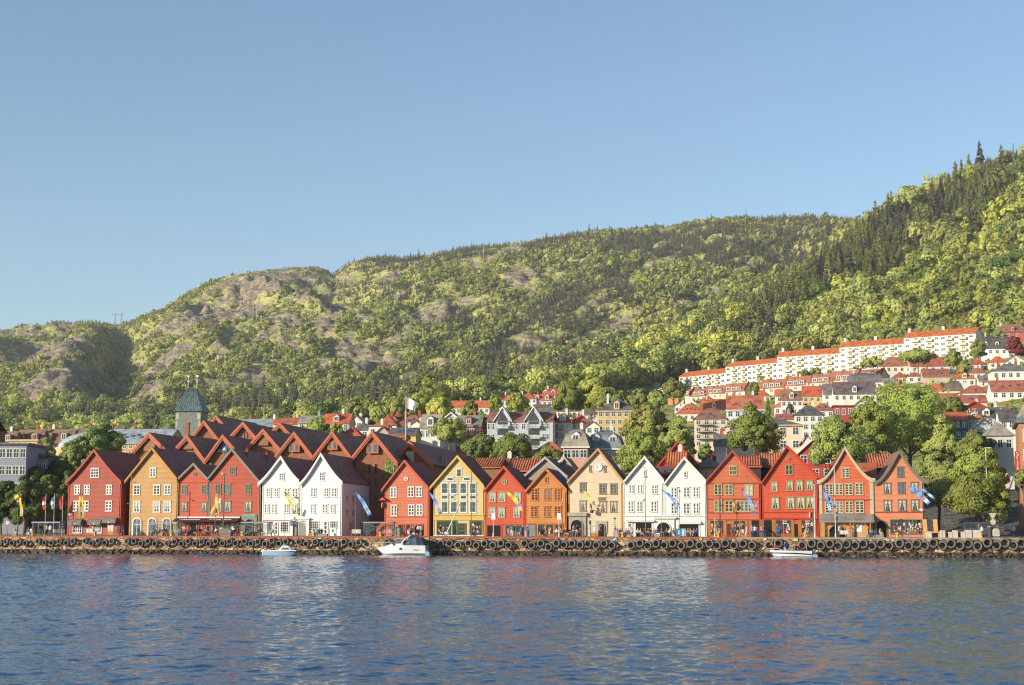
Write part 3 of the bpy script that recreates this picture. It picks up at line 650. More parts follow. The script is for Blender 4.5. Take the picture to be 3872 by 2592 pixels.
H4.wins([(680, 680, 757, 803), (790, 680, 872, 803), (1043, 678, 1125, 803)], 2, 3, T3, mw=0.045); H4.wins([(690, 882, 765, 1010), (790, 882, 875, 1010), (1038, 880, 1127, 1010)], 2, 3, T3, c=True, mw=0.045)
H4.band(648, W4); lettered_awning(H4, 560, 985)
for a, b in ((650, 790), (800, 850), (862, 985)): H4.shop(a, 1140, b, 1255, 2, paint('shop_frame_green', (70, 84, 78)), busy=4)
H4.panel('door_surround', 1003, 1040, 1190, 1270, T3, 0.12); H4.panel('shop_sign', 1025, 1046, 1172, 1070, paint('sign_teal', (110, 185, 190)), 0.18)
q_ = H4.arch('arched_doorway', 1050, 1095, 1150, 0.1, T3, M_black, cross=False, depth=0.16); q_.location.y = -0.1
H4.chimney(0.35, 4.5, 0.8, 0.42); H4.chimney(0.5, 14.5, 0.8, 0.42)
W5 = sd_('boards_white', (238, 236, 230), var=0.05, strength=0.6); W6 = sd_('boards_white_b', (243, 241, 236), var=0.05, strength=0.5)
H5 = House('R2', 1248, 1712, (1208, 662), (1485, 335), (1708, 628), W5, M_white, ROOFS['dark'], 'white gabled house beside the tall red one, left of the white pair', depth=17, curve=0.28, board=0.4)
H5.win(1455, 540, 1522, 633, 2, 3, M_white)
H5.wins([(1300, 728, 1365, 835), (1395, 728, 1455, 835), (1520, 728, 1587, 835), (1617, 728, 1685, 835), (1280, 915, 1340, 1028), (1367, 915, 1427, 1028), (1515, 915, 1583, 1028), (1610, 915, 1675, 1028)], 2, 3, M_white, mw=0.075)
H5.shop(1310, 1130, 1378, 1262, 1, M_white, grid=(3, 4), busy=0); H5.door(1395, 1135, 1450, M_white, M_white); H5.shop(1470, 1130, 1578, 1262, 1, M_white, grid=(4, 4), busy=0)
H5.band(1117, paint('red_fascia', (170, 70, 66)), 0.1, 0.12, 1262, 1580)
H6 = House('R2', 1714, 2212, (1708, 668), (1970, 298), (2232, 645), W6, M_white, ROOFS['dark'], 'white gabled house with its grey side wall and skylights showing, right of the white pair', depth=19, curve=0.35, board=0.4)
H6.win(1942, 535, 2008, 635, 2, 3, M_white)
H6.wins([(1838, 722, 1905, 833), (1998, 722, 2063, 833), (2092, 722, 2158, 833), (1837, 922, 1898, 1030), (1980, 922, 2047, 1030), (2077, 922, 2140, 1030)], 2, 3, M_white, mw=0.075)
H6.shop(1833, 1120, 1938, 1245, 1, M_white, grid=(4, 4), busy=0); H6.door(1992, 1125, 2050, M_white, M_white); H6.shop(2070, 1120, 2165, 1215, 1, M_white, grid=(4, 3), busy=0)
for u_, y_ in ((0.42, 4.2), (0.42, 7.4), (0.4, 12), (0.42, 15)): H6.skylight(u_, y_)
a = H6.L(1590, 1100); b = H6.L(1835, 1055); c_ = H6.L(1710, 1055)
mb = MB(); mb.prism([(a[0], a[1]), (b[0], a[1]), (b[0], a[1] + .18), (c_[0], b[1]), (a[0], a[1] + .18)], -0.45, 0.0); mb.box(a[0] + .1, a[0] + .55, -0.3, 0, 0, a[1]); mb.box(b[0] - .55, b[0] - .1, -0.3, 0, 0, a[1])
mb.box(a[0] + .55, b[0] - .55, -0.3, 0, a[1] - .25, a[1]); por = mb.build('portal', M_white, H6.root)
i_ = arch_pts(a[0] + .6, b[0] - .6, 0.02, a[1] - .3); mb = MB(); mb.face([(x, -0.1, z) for x, z in i_]); mb.build('gate', paint('gate_boards', (150, 146, 136), 0.7, 0.15, 6), por)
mb = MB(); mb.strip(i_[2:], [(x * 0.985 + (a[0] + b[0]) / 2 * .015, z - .1) for x, z in i_[2:]], -0.18, -0.06); mb.build('arch_moulding', M_white, por)
mb = MB(); mb.tube([(c_[0] - .05, -.5, b[1] + .05), (c_[0], -.55, b[1] + .5), (c_[0] + .1, -.6, b[1] + .9)], [.14, .17, .1], 8); mb.tube([(c_[0] + .1, -.6, b[1] + .9), (c_[0] + .12, -.62, b[1] + 1.15)], [.11, .09], 8); mb.build('carved_figure', paint('figure_brown', (110, 60, 44)), por)
def side_window(H, y0, y1, z0, z1, nx, nz):
	mb = MB(); x = H.x1; bw = 0.11
	for a_, b_, c0, c1 in ((y0, y0 + bw, z0, z1), (y1 - bw, y1, z0, z1), (y0 + bw, y1 - bw, z1 - bw, z1), (y0 + bw, y1 - bw, z0, z0 + bw)): mb.box(x - 0.02, x + 0.08, a_, b_, c0, c1)
	for i in range(1, nx): yc = y0 + (y1 - y0) * i / nx; mb.box(x - .02, x + .06, yc - .04, yc + .04, z0 + bw, z1 - bw)
	for i in range(1, nz): zc = z0 + (z1 - z0) * i / nz; mb.box(x - .02, x + .057, y0 + bw, y1 - bw, zc - .035, zc + .035)
	f = mb.build('window', M_white, H.root); pm = MB(); pm.face([(x + .02, y0 + bw, z0 + bw), (x + .02, y1 - bw, z0 + bw), (x + .02, y1 - bw, z1 - bw), (x + .02, y0 + bw, z1 - bw)]); pm.build('pane', M_pane2, f)
for y_ in (2.6, 6.2, 8.0, 12.3, 14.6):
	side_window(H6, y_, y_ + 1.15, 5.2, 6.45, 2, 3); side_window(H6, y_, y_ + 1.15, 3.0, 4.25, 2, 3)
for y_ in (4.6, 11.4): side_window(H6, y_, y_ + 2.6, 0.8, 2.2, 5, 3)
W7 = sd_('boards_salmon', (208, 96, 74), board=0.24); T7 = tr('salmon', (205, 86, 60))
H7 = House('R3', 812, 1350, (778, 745), (1060, 383), (1352, 715), W7, T7, ROOFS['rust'], 'salmon red gabled house with round window, behind the white cruiser', depth=14)
H7.round(1072, 612, 27, M_white)
H7.wins([(882, 715, 960, 840), (1092, 708, 1170, 832), (1190, 708, 1270, 832), (888, 930, 967, 1063), (1100, 925, 1175, 1057), (1197, 922, 1275, 1055)], 2, 3, M_white, mw=0.06)
H7.band(1070, T7); H7.door(970, 1162, 1055, T7, paint('door_red', (150, 60, 50))); H7.shop(1068, 1158, 1282, 1300, 2, T7, busy=22)
a = H7.L(715, 1160); b = H7.L(912, 1160)
mb = MB(); o_ = arch_pts(a[0], b[0], 0, a[1] + .2); i_ = arch_pts(a[0] + .5, b[0] - .3, 0, a[1] - .3); mb.strip(o_[1:] + [o_[0]], i_[1:] + [i_[0]], -0.25, 0.6); mb.build('arched_gateway', T7, H7.root)
mb = MB(); mb.tube([(H7.x0 - .35, -.3, 4.4), (H7.x0 - .3, -.35, 4.9), (H7.x0 - .25, -.35, 5.2)], [.16, .2, .12], 8); mb.prism([(H7.x0 - .8, 5.5), (H7.x0 + .3, 5.5), (H7.x0 - .25, 6.0)], -.7, 0.2); mb.build('carved_figure', T7, H7.root)
W8 = sd_('boards_yellow', (214, 186, 122), board=0.3, strength=1.0); T8 = tr('yellow', (222, 182, 96)); G8 = tr('bottlegreen', (84, 112, 66))
H8 = House('R3', 1405, 2022, (1363, 715), (1700, 328), (2022, 692), W8, T8, ROOFS['rust'], 'pale yellow gabled house with tiers of tall windows and a clothes shop below', depth=15)
def gw(lst, nx, nz):
	for w in lst:
		f = H8.win(*w, nx, nz, M_white, M_pane2, mw=0.02, bw=0.12); a = H8.L(w[0], w[3]); b = H8.L(w[2], w[1]); mb = MB(); xc = (a[0] + b[0]) / 2
		mb.box(xc - .06, xc + .06, -.085, -.06, a[1] + .12, b[1] - .12);
		if nz > 1: zc = a[1] + (b[1] - a[1]) * .62; mb.box(a[0] + .12, b[0] - .12, -.083, -.061, zc - .05, zc + .05)
		mb.build('casement_bars', G8, f)
gw([(1678, 490, 1747, 592), (1497, 660, 1587, 795), (1608, 660, 1697, 795), (1722, 660, 1810, 795), (1838, 660, 1925, 795), (1497, 885, 1585, 1022), (1608, 885, 1697, 1022), (1722, 885, 1810, 1022), (1838, 885, 1925, 1022)], 2, 2)
gw([(1565, 592, 1650, 640), (1765, 592, 1855, 640), (1497, 808, 1585, 862), (1608, 808, 1660, 862), (1730, 808, 1808, 862), (1840, 808, 1925, 862)], 2, 1)
H8.panel('shop_fascia', 1412, 1058, 2015, 1113, T8, 0.12); H8.band(1052, T8, 0.12, 0.25)
H8.shop(1443, 1118, 1612, 1298, 1, G8, busy=16); H8.shop(1840, 1118, 1992, 1298, 1, G8, busy=16); H8.shop(1630, 1118, 1690, 1298, 1, G8, busy=0); H8.door(1700, 1150, 1800, G8, G8)
H8.panel('plinth', 1412, 1296, 2018, 1306, M_white, 0.15)
W9 = sd_('boards_vermilion', (206, 64, 36), board=0.26); T9 = tr('vermilion', (206, 70, 40)); T9w = tr('celadon', (176, 178, 148))
H9 = House('R4', 108, 592, (102, 745), (340, 455), (600, 748), W9, T9, ROOFS['rust'], 'bright vermilion gabled house with round window and a dark passage below', depth=15)
H9.round(347, 652, 30, T9w)
H9.wins([(155, 775, 240, 893), (272, 775, 358, 893), (460, 775, 545, 893), (152, 958, 237, 1080), (268, 958, 352, 1080), (452, 958, 535, 1080)], 2, 3, T9w, mw=0.06, c=True)
H9.dark(130, 1170, 305, 1310, mat=T9); H9.shop(355, 1170, 465, 1305, 2, M_metal, busy=8); H9.shop(480, 1170, 560, 1300, 1, M_metal, busy=5); H9.band(1160, T9, .1, .08, 320, 580)
W10 = sd_('boards_orange', (202, 130, 54), board=0.28, strength=1.0); T10 = tr('orange', (210, 122, 48))
H10 = House('R4', 602, 1097, (598, 755), (845, 475), (1102, 738), W10, T10, ROOFS['blue'], 'amber orange gabled house with orange window frames, beside the clock house', depth=16, t=TF - .1)
H10.win(828, 592, 872, 660, 1, 2, T10)
H10.wins([(665, 730, 755, 875), (820, 730, 905, 875), (943, 730, 1030, 875), (660, 945, 745, 1075), (817, 945, 903, 1075), (945, 945, 1030, 1070)], 2, 4, T10, mw=0.06)
H10.band(1147, T10); H10.door(632, 1160, 724, M_metal, paint('door_bluegrey', (128, 138, 140)), glazed=False); H10.shop(742, 1155, 942, 1305, 2, T10, busy=14); H10.shop(950, 1155, 1052, 1295, 1, T10, busy=6)
W11 = sd_('boards_beige', (222, 198, 162), board=0.3, strength=1.0); T11 = tr('tan', (206, 154, 98)); F11 = tr('taupe', (160, 138, 104))
H11 = House('R4', 1122, 1780, (1102, 645), (1480, 240), (1792, 642), W11, T11, ROOFS['purple'], 'beige gabled house with a round white clock high in its gable', depth=15, t=TF + .1)
H11.wins([(1365, 457, 1398, 530), (1543, 457, 1575, 530)], 1, 2, F11)
H11.wins([(1253, 658, 1335, 780), (1488, 672, 1575, 798), (1622, 672, 1708, 800)], 2, 3, F11, M_pane2, mw=0.04); H11.win(1480, 840, 1568, 877, 3, 1, F11, M_pane2)
H11.wins([(1250, 877, 1335, 1005), (1490, 885, 1580, 1020), (1620, 885, 1705, 1018)], 2, 3, F11, c=True, mw=0.04)
zx, zz = H11.L(1473, 470); rc = 51 / 3.2 / 24.5
mb = MB(); mb.lathe([(0, -0.12), (rc, -0.12), (rc * 1.06, -0.16), (rc * 1.1, 0.02)], (zx, 0, zz), 'y', 32); clk = mb.build('clock', M_white, H11.root)
M_num = paint('clock_black', (30, 28, 28))
mb = MB()
for k in range(12):
	a = math.radians(90 - 30 * k); p = Vector((zx + rc * .8 * math.cos(a), -0.13, zz + rc * .8 * math.sin(a))); d = Vector((math.cos(a), 0, math.sin(a))); w = Vector((-d.z, 0, d.x)) * .025; d *= rc * .12
	mb.face([p - d - w, p - d + w, p + d + w, p + d - w])
mb.build('clock_numerals', M_num, clk)
mb = MB()
for ang, ln, w in ((90 - 30 * 7.93, .5, .035), (90 - 6 * 56, .74, .025)):
	a = math.radians(ang); d = Vector((math.cos(a), 0, math.sin(a))); n_ = Vector((-d.z, 0, d.x)) * w; c0 = Vector((zx, -.14, zz)); mb.face([c0 - d * .1 - n_, c0 - d * .1 + n_, c0 + d * rc * ln + n_ * .5, c0 + d * rc * ln - n_ * .5])
mb.build('clock_hands', M_num, clk)
po = H11.panel('portal', 1125, 1062, 1330, 1300, M_stone, 0.22); a = H11.L(1112, 1065); b = H11.L(1340, 1020); mb = MB(); mb.box(a[0], b[0], -.5, -.225, a[1], b[1]); mb.build('portal_cornice', M_stone, po)
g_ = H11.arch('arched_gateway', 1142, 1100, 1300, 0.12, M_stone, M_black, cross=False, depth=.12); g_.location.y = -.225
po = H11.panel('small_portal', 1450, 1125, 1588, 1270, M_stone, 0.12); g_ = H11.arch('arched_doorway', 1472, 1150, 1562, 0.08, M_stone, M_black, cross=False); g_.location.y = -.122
zx, zz = H11.L(1405, 960); mb = MB(); mb.lathe([(.12, -.1), (.25, -.25), (.3, .1), (.1, .3)], (zx, -.8, zz - .6), seg=10); mb.tube([(zx, -.8, zz - .2), (zx - .15, -.85, zz + .3), (zx - .1, -.8, zz + .6)], [.12, .15, .09], 8); mb.box(zx - .05, zx + .05, -.8, 0, zz - .4, zz - .3); mb.build('carved_figure', paint('figure_red', (130, 60, 48)), H11.root)
W12 = sd_('boards_chalk', (232, 229, 222), board=0.3, var=0.06, strength=0.8); W13 = sd_('boards_chalk_b', (236, 233, 226), board=0.3, var=0.06, strength=0.8)
T12 = tr('chalk', (236, 233, 226))
H12 = House('R5', 27, 515, (26, 642), (280, 338), (517, 628), W12, T12, ROOFS['red'], 'chalk white gabled house touching the beige clock house', depth=14)
H12.win(262, 512, 300, 580, 1, 2, T12)
H12.wins([(90, 685, 158, 790), (192, 685, 258, 790), (365, 690, 433, 797), (78, 885, 150, 1015), (185, 885, 255, 1013), (355, 885, 430, 1013)], 2, 3, T12, mw=0.075)
H12.band(1060, T12, .15, .15); H12.awn(30, 1105, 400, 1132, .6, T12); H12.door(75, 1150, 135, T12, T12); H12.dark(165, 1140, 372, 1265, 'shop_window', T12)
H13 = House('R5', 519, 1030, (514, 668), (760, 346), (1024, 628), W13, T12, ROOFS['red'], 'chalk white gabled house touching the brick red banded house', depth=14)
H13.win(752, 525, 793, 600, 1, 2, T12)
H13.wins([(598, 718, 675, 840), (750, 715, 825, 838), (865, 715, 937, 838), (598, 905, 675, 1038), (748, 907, 825, 1035), (867, 907, 940, 1035)], 2, 3, T12, mw=0.075)
H13.band(1060, T12, .12, .15); H13.awn(668, 1122, 960, 1158, .5, T12); H13.dark(685, 1160, 940, 1290, 'shop_window', T12)
H13.panel('portal', 395, 1092, 640, 1300, T12, .2); a = H13.L(378, 1095); b = H13.L(660, 1072); mb = MB(); mb.box(a[0], b[0], -.5, -.203, a[1], b[1]); mb.build('portal_cornice', T12, H13.root)
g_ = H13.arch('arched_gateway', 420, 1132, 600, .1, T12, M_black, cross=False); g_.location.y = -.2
W14 = sd_('boards_brickred', (204, 90, 64)); T14 = tr('brickred', (178, 66, 52)); O14 = tr('olive', (190, 178, 128))
H14 = House('R5', 1040, 1690, (1022, 632), (1345, 265), (1704, 658), W14, T14, ROOFS['red'], 'brick red gabled house with horizontal bands and an orange wooden shopfront', depth=14)
H14.win(1305, 455, 1393, 570, 3, 2, O14, mw=0.06)
H14.wins([(1120, 677, 1215, 808), (1250, 680, 1345, 808), (1122, 870, 1217, 1015), (1252, 872, 1347, 1015)], 2, 3, O14, mw=0.06); H14.win(1492, 683, 1590, 815, 2, 2, O14, M_curt); H14.wins([(1392, 877, 1485, 1010), (1487, 877, 1580, 1010)], 2, 3, O14, M_pane2, mw=0.06)
for y_ in (668, 858, 1022, 1104): H14.band(y_, T14, .16, .12)
H14.panel('shop_fascia', 1045, 1032, 1680, 1098, W14, .05)
for x_ in (1045, 1240, 1333, 1505, 1545): H14.panel('shop_post', x_, 1108, x_ + 22, 1302, M_wood, .1)
H14.shop(1070, 1112, 1240, 1298, 2, M_wood, busy=26); H14.door(1263, 1150, 1333, M_wood, paint('door_brown', (110, 62, 40))); H14.shop(1356, 1112, 1504, 1285, 2, M_wood, busy=26); H14.dark(1570, 1108, 1688, 1300)
zx, zz = H14.L(1365, 940); mb = MB(); mb.tube([(zx, -.5, zz - .5), (zx + .1, -.6, zz), (zx - .1, -.55, zz + .5)], [.1, .22, .12], 8); mb.build('carved_figure', paint('figure_gold', (200, 160, 70)), H14.root)
W15 = sd_('boards_scarlet', (206, 62, 34), board=0.24); T15 = tr('scarlet', (190, 56, 28)); O15 = tr('khaki', (166, 152, 100))
H15 = House('R6', -52, 628, (-62, 650), (243, 206), (645, 592), W15, T15, ROOFS['dark'], 'tall scarlet gabled house, the highest of the row, with rows of khaki windows', depth=16)
H15.round(257, 368, 25, O15); H15.win(222, 440, 310, 567, 2, 2, O15)
H15.wins([(47, 650, 130, 768), (237, 637, 318, 758), (353, 635, 435, 755), (470, 633, 555, 752), (50, 835, 148, 980), (237, 832, 333, 977), (357, 830, 457, 975), (473, 828, 570, 972)], 2, 2, O15, c=True, mw=0.055)
H15.band(1016, T15, .14, .15); H15.band(1092, T15, .2, .25)
for x_ in (75, 298, 385, 570): H15.panel('shop_post', x_, 1105, x_ + 24, 1300, M_wood, .1)
H15.dark(-45, 1105, 66, 1300); H15.shop(102, 1105, 297, 1290, 2, M_wood, busy=22); H15.dark(325, 1150, 383, 1300, 'doorway'); H15.shop(410, 1105, 568, 1290, 2, M_wood, busy=22)
for x_ in (215, 490):
	for dx in (-14, 14): a = H15.L(x_ + dx, 1128); mb = MB(); mb.lathe([(.14, -.1), (.14, -.06), (.09, -.06), (.09, -.1)], (a[0], 0, a[1]), 'y', 14, True); mb.build('shop_emblem', M_white, H15.root)
	H15.panel('shop_emblem', x_ - 30, 1148, x_ + 30, 1156, M_white, .1)
H15.panel('shop_pennant', 512, 1018, 522, 1080, M_white, .3)
W16 = sd_('boards_coral', (214, 90, 62), board=0.2); T16 = tr('sand', (202, 188, 154))
H16 = House('R6', 642, 1285, (602, 632), (940, 222), (1308, 610), W16, T16, ROOFS['rust'], 'coral red house with curved sand coloured gable edges and a shingled shop roof', depth=13, curve=1.0, board=0.38)
H16.win(903, 480, 998, 600, 2, 4, T16, mw=0.07)
H16.wins([(707, 672, 800, 808), (828, 672, 918, 808), (943, 670, 1037, 808), (1070, 665, 1165, 808), (705, 890, 803, 1030), (835, 885, 925, 1028), (947, 883, 1043, 1028), (1070, 880, 1173, 1025)], 2, 4, T16, mw=0.07)
H16.band(866, T14, .16, .14)
H16.panel('corner_pilaster', 640, 640, 665, 1040, T16, .14); H16.panel('corner_pilaster', 1252, 640, 1285, 1040, T16, .14)
a = H16.L(628, 1140); b = H16.L(1286, 1035); mb = MB(); out = 2.2
mb.hexa([(a[0], -out, a[1]), (b[0], -out, a[1]), (b[0], 0, b[1] - .16), (a[0], 0, b[1] - .16), (a[0], -out, a[1] + .14), (b[0], -out, a[1] + .14), (b[0], 0, b[1]), (a[0], 0, b[1])])
mb.build('shop_roof', tiles('shingle_grey', (158, 152, 140), course=0.1, rib=0.5, moss=0.25, mossrgb=(120, 114, 104)), H16.root)
W16b = paint('timber_new', (206, 160, 98), .7, .2, 1.5)
mb = MB(); mb.box(a[0] + .2, b[0] - .9, -1.2, -0.02, 0, a[1] + .15); sw = mb.build('shop_wall', W16b, H16.root)
mb = MB()
for x_ in (630, 985, 1225): q = H16.L(x_ + 12, 1140); mb.box(q[0] - .1, q[0] + .1, -2.0, -1.8, 0, q[1] + .05)
for x_, s_ in ((770, -1), (915, 1), (1050, -1), (1165, 1)): q = H16.L(x_, 1150); mb.hexa([(q[0] - s_ * .0 - .07, -1.95, q[1]), (q[0] + .07, -1.95, q[1]), (q[0] + .07, -1.85, q[1]), (q[0] - .07, -1.85, q[1]), (q[0] + s_ * 0.9 - .07, -1.95, q[1] - .9), (q[0] + s_ * .9 + .07, -1.95, q[1] - .9), (q[0] + s_ * .9 + .07, -1.85, q[1] - .9), (q[0] + s_ * .9 - .07, -1.85, q[1] - .9)])
mb.build('timber_posts', M_wood, sw)
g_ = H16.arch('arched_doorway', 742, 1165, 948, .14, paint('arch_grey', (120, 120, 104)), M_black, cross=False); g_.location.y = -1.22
q_ = H16.panel('notice_board', 1068, 1155, 1145, 1255, M_white, .06); q_.location.y = -1.2
W17 = sd_('boards_pink', (220, 122, 102), board=0.18); T17 = tr('moss', (124, 118, 98))
H17 = House('R6', 1300, 1912, (1290, 645), (1600, 268), (1954, 628), W17, T17, ROOFS['dark'], 'pink house with curved grey-brown gable edges at the right end of the row', depth=16, curve=0.85, board=0.38)
H17.win(1573, 467, 1655, 593, 2, 2, T17, mw=0.05)
H17.wins([(1412, 663, 1500, 793), (1740, 652, 1828, 780), (1413, 870, 1508, 1010), (1587, 865, 1685, 1003), (1743, 863, 1838, 1000)], 2, 3, T17, c=True, mw=0.05); H17.win(1583, 655, 1670, 793, 2, 2, T17, M_pane2, mw=0.05)
H17.band(1016, T14, .12, .12); H17.panel('wall_sign', 1845, 975, 1895, 1000, M_white, .08)
H17.shop(1490, 1100, 1905, 1285, 3, paint('shopfront_grey', (126, 122, 108)), grid=(9, 4), busy=70)
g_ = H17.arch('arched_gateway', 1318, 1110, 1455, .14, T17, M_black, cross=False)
t = NT('hotel_brick'); co = t.coord()
br = t.n('ShaderNodeTexBrick'); t.l(t.mapping(co, (1, 1, 1), (math.pi / 2, 0, 0)), br.inputs[0]); br.inputs['Scale'].default_value = 2.6
br.inputs['Color1'].default_value = (*srgb(176, 112, 74, .8), 1); br.inputs['Color2'].default_value = (*srgb(142, 84, 56, .8), 1); br.inputs['Mortar'].default_value = (*srgb(150, 120, 96, .8), 1); br.inputs['Mortar Size'].default_value = 0.012
t.bsdf(t.mix(0.5, br.outputs[0], t.ramp(t.noise(co, 0.8, 4), [(0.3, (.6, .6, .6)), (0.7, (1.1, 1.1, 1.1))]), 'MULTIPLY'), 0.85, t.bump(t.noise(co, 4, 4), .5, .05)); M_brick = t.m
M_terra = paint('terracotta_boards', (196, 104, 62), .6, .12, 2); M_hroof = tiles('hotel_roof', (156, 104, 86), moss=.3, mossrgb=(112, 76, 66)); M_hwood = siding('hotel_panel', (150, 80, 56), .3)
def extrude_gable(mb, x0, x1, zl, xa, za, zr_, d, zb=-1.0):
	mb.idx([(x0, 0, zb), (x1, 0, zb), (x1, 0, zr_), (xa, 0, za), (x0, 0, zl), (x0, d, zb), (x1, d, zb), (x1, d, zr_), (xa, d, za), (x0, d, zl)],
		   [(0, 1, 2, 3, 4), (9, 8, 7, 6, 5), (1, 0, 5, 6), (2, 1, 6, 7), (3, 2, 7, 8), (4, 3, 8, 9), (0, 4, 9, 5)])
def wing(ap, le, re, t_, depth, label, feat='panel', yaw=0.0, ground=3.0, base_drop=None):
	s_a, z_a = at_t(*ap, t_); s_l, z_l = at_t(*le, t_); s_r, z_r = at_t(*re, t_)
	root = qthing('hotel_wing', label, 'hotel wing', s_a, t_, ground, yaw, 'brick hotel wings with steep gables')
	x0, x1, A, L_, R_ = s_l - s_a, s_r - s_a, z_a - ground, z_l - ground, z_r - ground
	mb = MB(); ins = 0.55
	kl = (A - L_) / (0 - x0); kr = (A - R_) / x1
	extrude_gable(mb, x0 + ins, x1 - ins, L_ + kl * ins - .35, 0, A - .35, R_ + kr * ins - .35, depth)
	mb.build('wall', M_brick, root)
	top = [(x0, L_), (0, A), (x1, R_)]
	mb = MB(); mb.strip(top, [(x, z - .3) for x, z in top], -0.9, depth + .3); rf = mb.build('roof', M_hroof, root)
	mb = MB(); mb.strip([(x, z + .06) for x, z in top], [(x, z - .55) for x, z in top], -1.0, -.902); mb.strip([(x, z - .5) for x, z in top], [(x, z - .95) for x, z in top], -.9, -.8); mb.build('bargeboard', M_terra, root)
	w = (x1 - x0)
	if feat in ('panel', 'bay'):
		hw = w * .13; zt = A - .35 - kl * hw - .3; zb = A - w * .42
		mb = MB(); mb.idx([(-hw, -.5, zb), (hw, -.5, zb), (hw, -.5, zt), (0, -.5, zt + kl * hw), (-hw, -.5, zt), (-hw, 0, zb), (hw, 0, zb), (hw, 0, zt), (0, 0, zt + kl * hw), (-hw, 0, zt)], [(0, 1, 2, 3, 4), (1, 0, 5, 6), (2, 1, 6, 7), (3, 2, 7, 8), (4, 3, 8, 9), (0, 4, 9, 5)])
		p = mb.build('gable_bay', M_hwood, root)
		if feat == 'bay':
			h_ = w * .155
			window(p, -hw, hw, zb - h_ * .35, zb + h_, 2, 1, M_terra, M_pane2, bw=.2, y=-.5, mw=.16, sill=False)
	if feat == 'louvre':
		mb = MB()
		for k in range(9): z = A - 1.4 - k * .32; hw = (A - z) / kl * .55; mb.box(-hw * .3, hw, -.12, 0.0, z, z + .2)
		mb.build('louvre', M_terra, root)
		mb = MB(); [mb.box(x - .05, x + .05, -.25, -.15, A - 4.2, A - 1.0 - abs(x) * 1.2) for x in (-w * .12, 0.0, w * .1)]; mb.build('steel_posts', M_metal, root)
	if feat == 'glazed':
		mb = MB(); mb.face([(-w * .25, -.06, A - w * .48), (w * .2, -.06, A - w * .48), (w * .2, -.06, A - w * .24), (0, -.06, A - 1.3), (-w * .25, -.06, A - w * .32)]); g_ = mb.build('gable_glazing', M_shop, root)
		mb = MB(); mb.box(-.6, .6, -.2, -.07, A - 3.0, A - 1.7); s_ = mb.build('ship_sign', paint('sign_blue', (60, 110, 160)), root)
		mb = MB(); mb.face([(-.35, -.21, A - 2.7), (.35, -.21, A - 2.7), (.1, -.21, A - 1.9)]); mb.build('sail_emblem', M_white, s_)
		mb = MB(); [mb.box(x - .09, x + .09, -.14, -.05, A - w * .5, A - w * .25) for x in (-w * .25, 0, w * .2)]; mb.box(-w * .25, w * .2, -.15, -.06, A - w * .36, A - w * .35); mb.build('glazing_frame', M_terra, g_)
	if feat == 'round':
		mb = MB(); mb.lathe([(.75, -.2), (.75, 0), (.55, 0), (.55, -.2)], (0.6, 0, A - 2.9), 'y', 16, True); mb.build('round_window', M_terra, root)
	return root, x0, x1, A
TB = DQ + 40
wing((777, 1591), (726, 1656), (840, 1672), TB + 34, 22, 'rearmost brick wing gable right of the stone church tower', 'none')
wing((822, 1571), (770, 1640), (880, 1640), TB + 48, 26, 'highest and farthest brick wing gable next to the church tower', 'none')
wing((924, 1596), (870, 1654), (985, 1668), TB + 30, 20, 'brick wing gable with open louvred top, in the second line', 'louvre')
wing((1063, 1600), (1030, 1632), (1122, 1664), TB + 34, 44, 'long brick wing with louvred gable and a small roof gable on its ridge', 'louvre')
w_ = [wing((570, 1636), (492, 1722), (655, 1722), TB, 24, 'brick wing gable with a tall chimney, behind the ochre house', 'panel'),
 wing((714, 1646), (660, 1704), (783, 1742), TB + 2, 20, 'brick wing gable between the ochre and the tall red house', 'panel'),
 wing((848, 1645), (780, 1740), (912, 1718), TB, 22, 'brick wing with a glazed gable and blue sail sign', 'glazed'),
 wing((1000, 1623), (928, 1704), (1072, 1706), TB + 5, 22, 'brick wing gable behind the tall red house roof', 'panel'),
 wing((1117, 1634), (1031, 1742), (1187, 1723), TB, 20, 'brick wing with bay window, behind the left white house', 'bay'),
 wing((1261, 1632), (1188, 1726), (1333, 1728), TB, 20, 'brick wing with bay window, behind the right white house', 'bay')]
rt, x0, x1, A = w_[0]
mb = MB(); mb.box(3.0, 3.7, 9, 9.7, A - 3.5, A + 2.1); mb.box(2.92, 3.78, 8.92, 9.78, A + 2.1, A + 2.3); mb.build('chimney', M_brick, [c for c in rt.children if c.name.startswith('roof')][0])
rt, x0, x1, A = wing((1412, 1631), (1334, 1729), (1508, 1749), TB - 8, 22, 'large brick wing with bay window, narrow windows and ivy, beside the salmon house', 'bay')
def zat(y_px, t_): return at_t(1412, y_px, t_)[1] - 3.0
def xat(x_px, t_): return at_t(x_px, 1800, t_)[0] - at_t(1412, 1800, t_)[0]
for yy0, yy1 in ((427, 550), (600, 715), (770, 880)):
	for xx0, xx1 in ((618, 655), (695, 732), (848, 876)):
		window(rt, xat(1200 + xx0 / 3.2, TB - 8), xat(1200 + xx1 / 3.2, TB - 8), zat(1620 + yy1 / 3.2, TB - 8), zat(1620 + yy0 / 3.2, TB - 8), 1, 1, M_hwood, M_pane2 if yy0 > 590 else M_pane, bw=.1, sill=False)
t = NT('ivy_leaf'); co = t.coord(); t.bsdf(t.ramp(t.noise(co, 1.5, 3), [(.3, srgb(80, 104, 40, .6)), (.7, srgb(168, 178, 84, .6))]), .6); M_ivy = t.m
mb = MB(); r_ = random.Random(3)
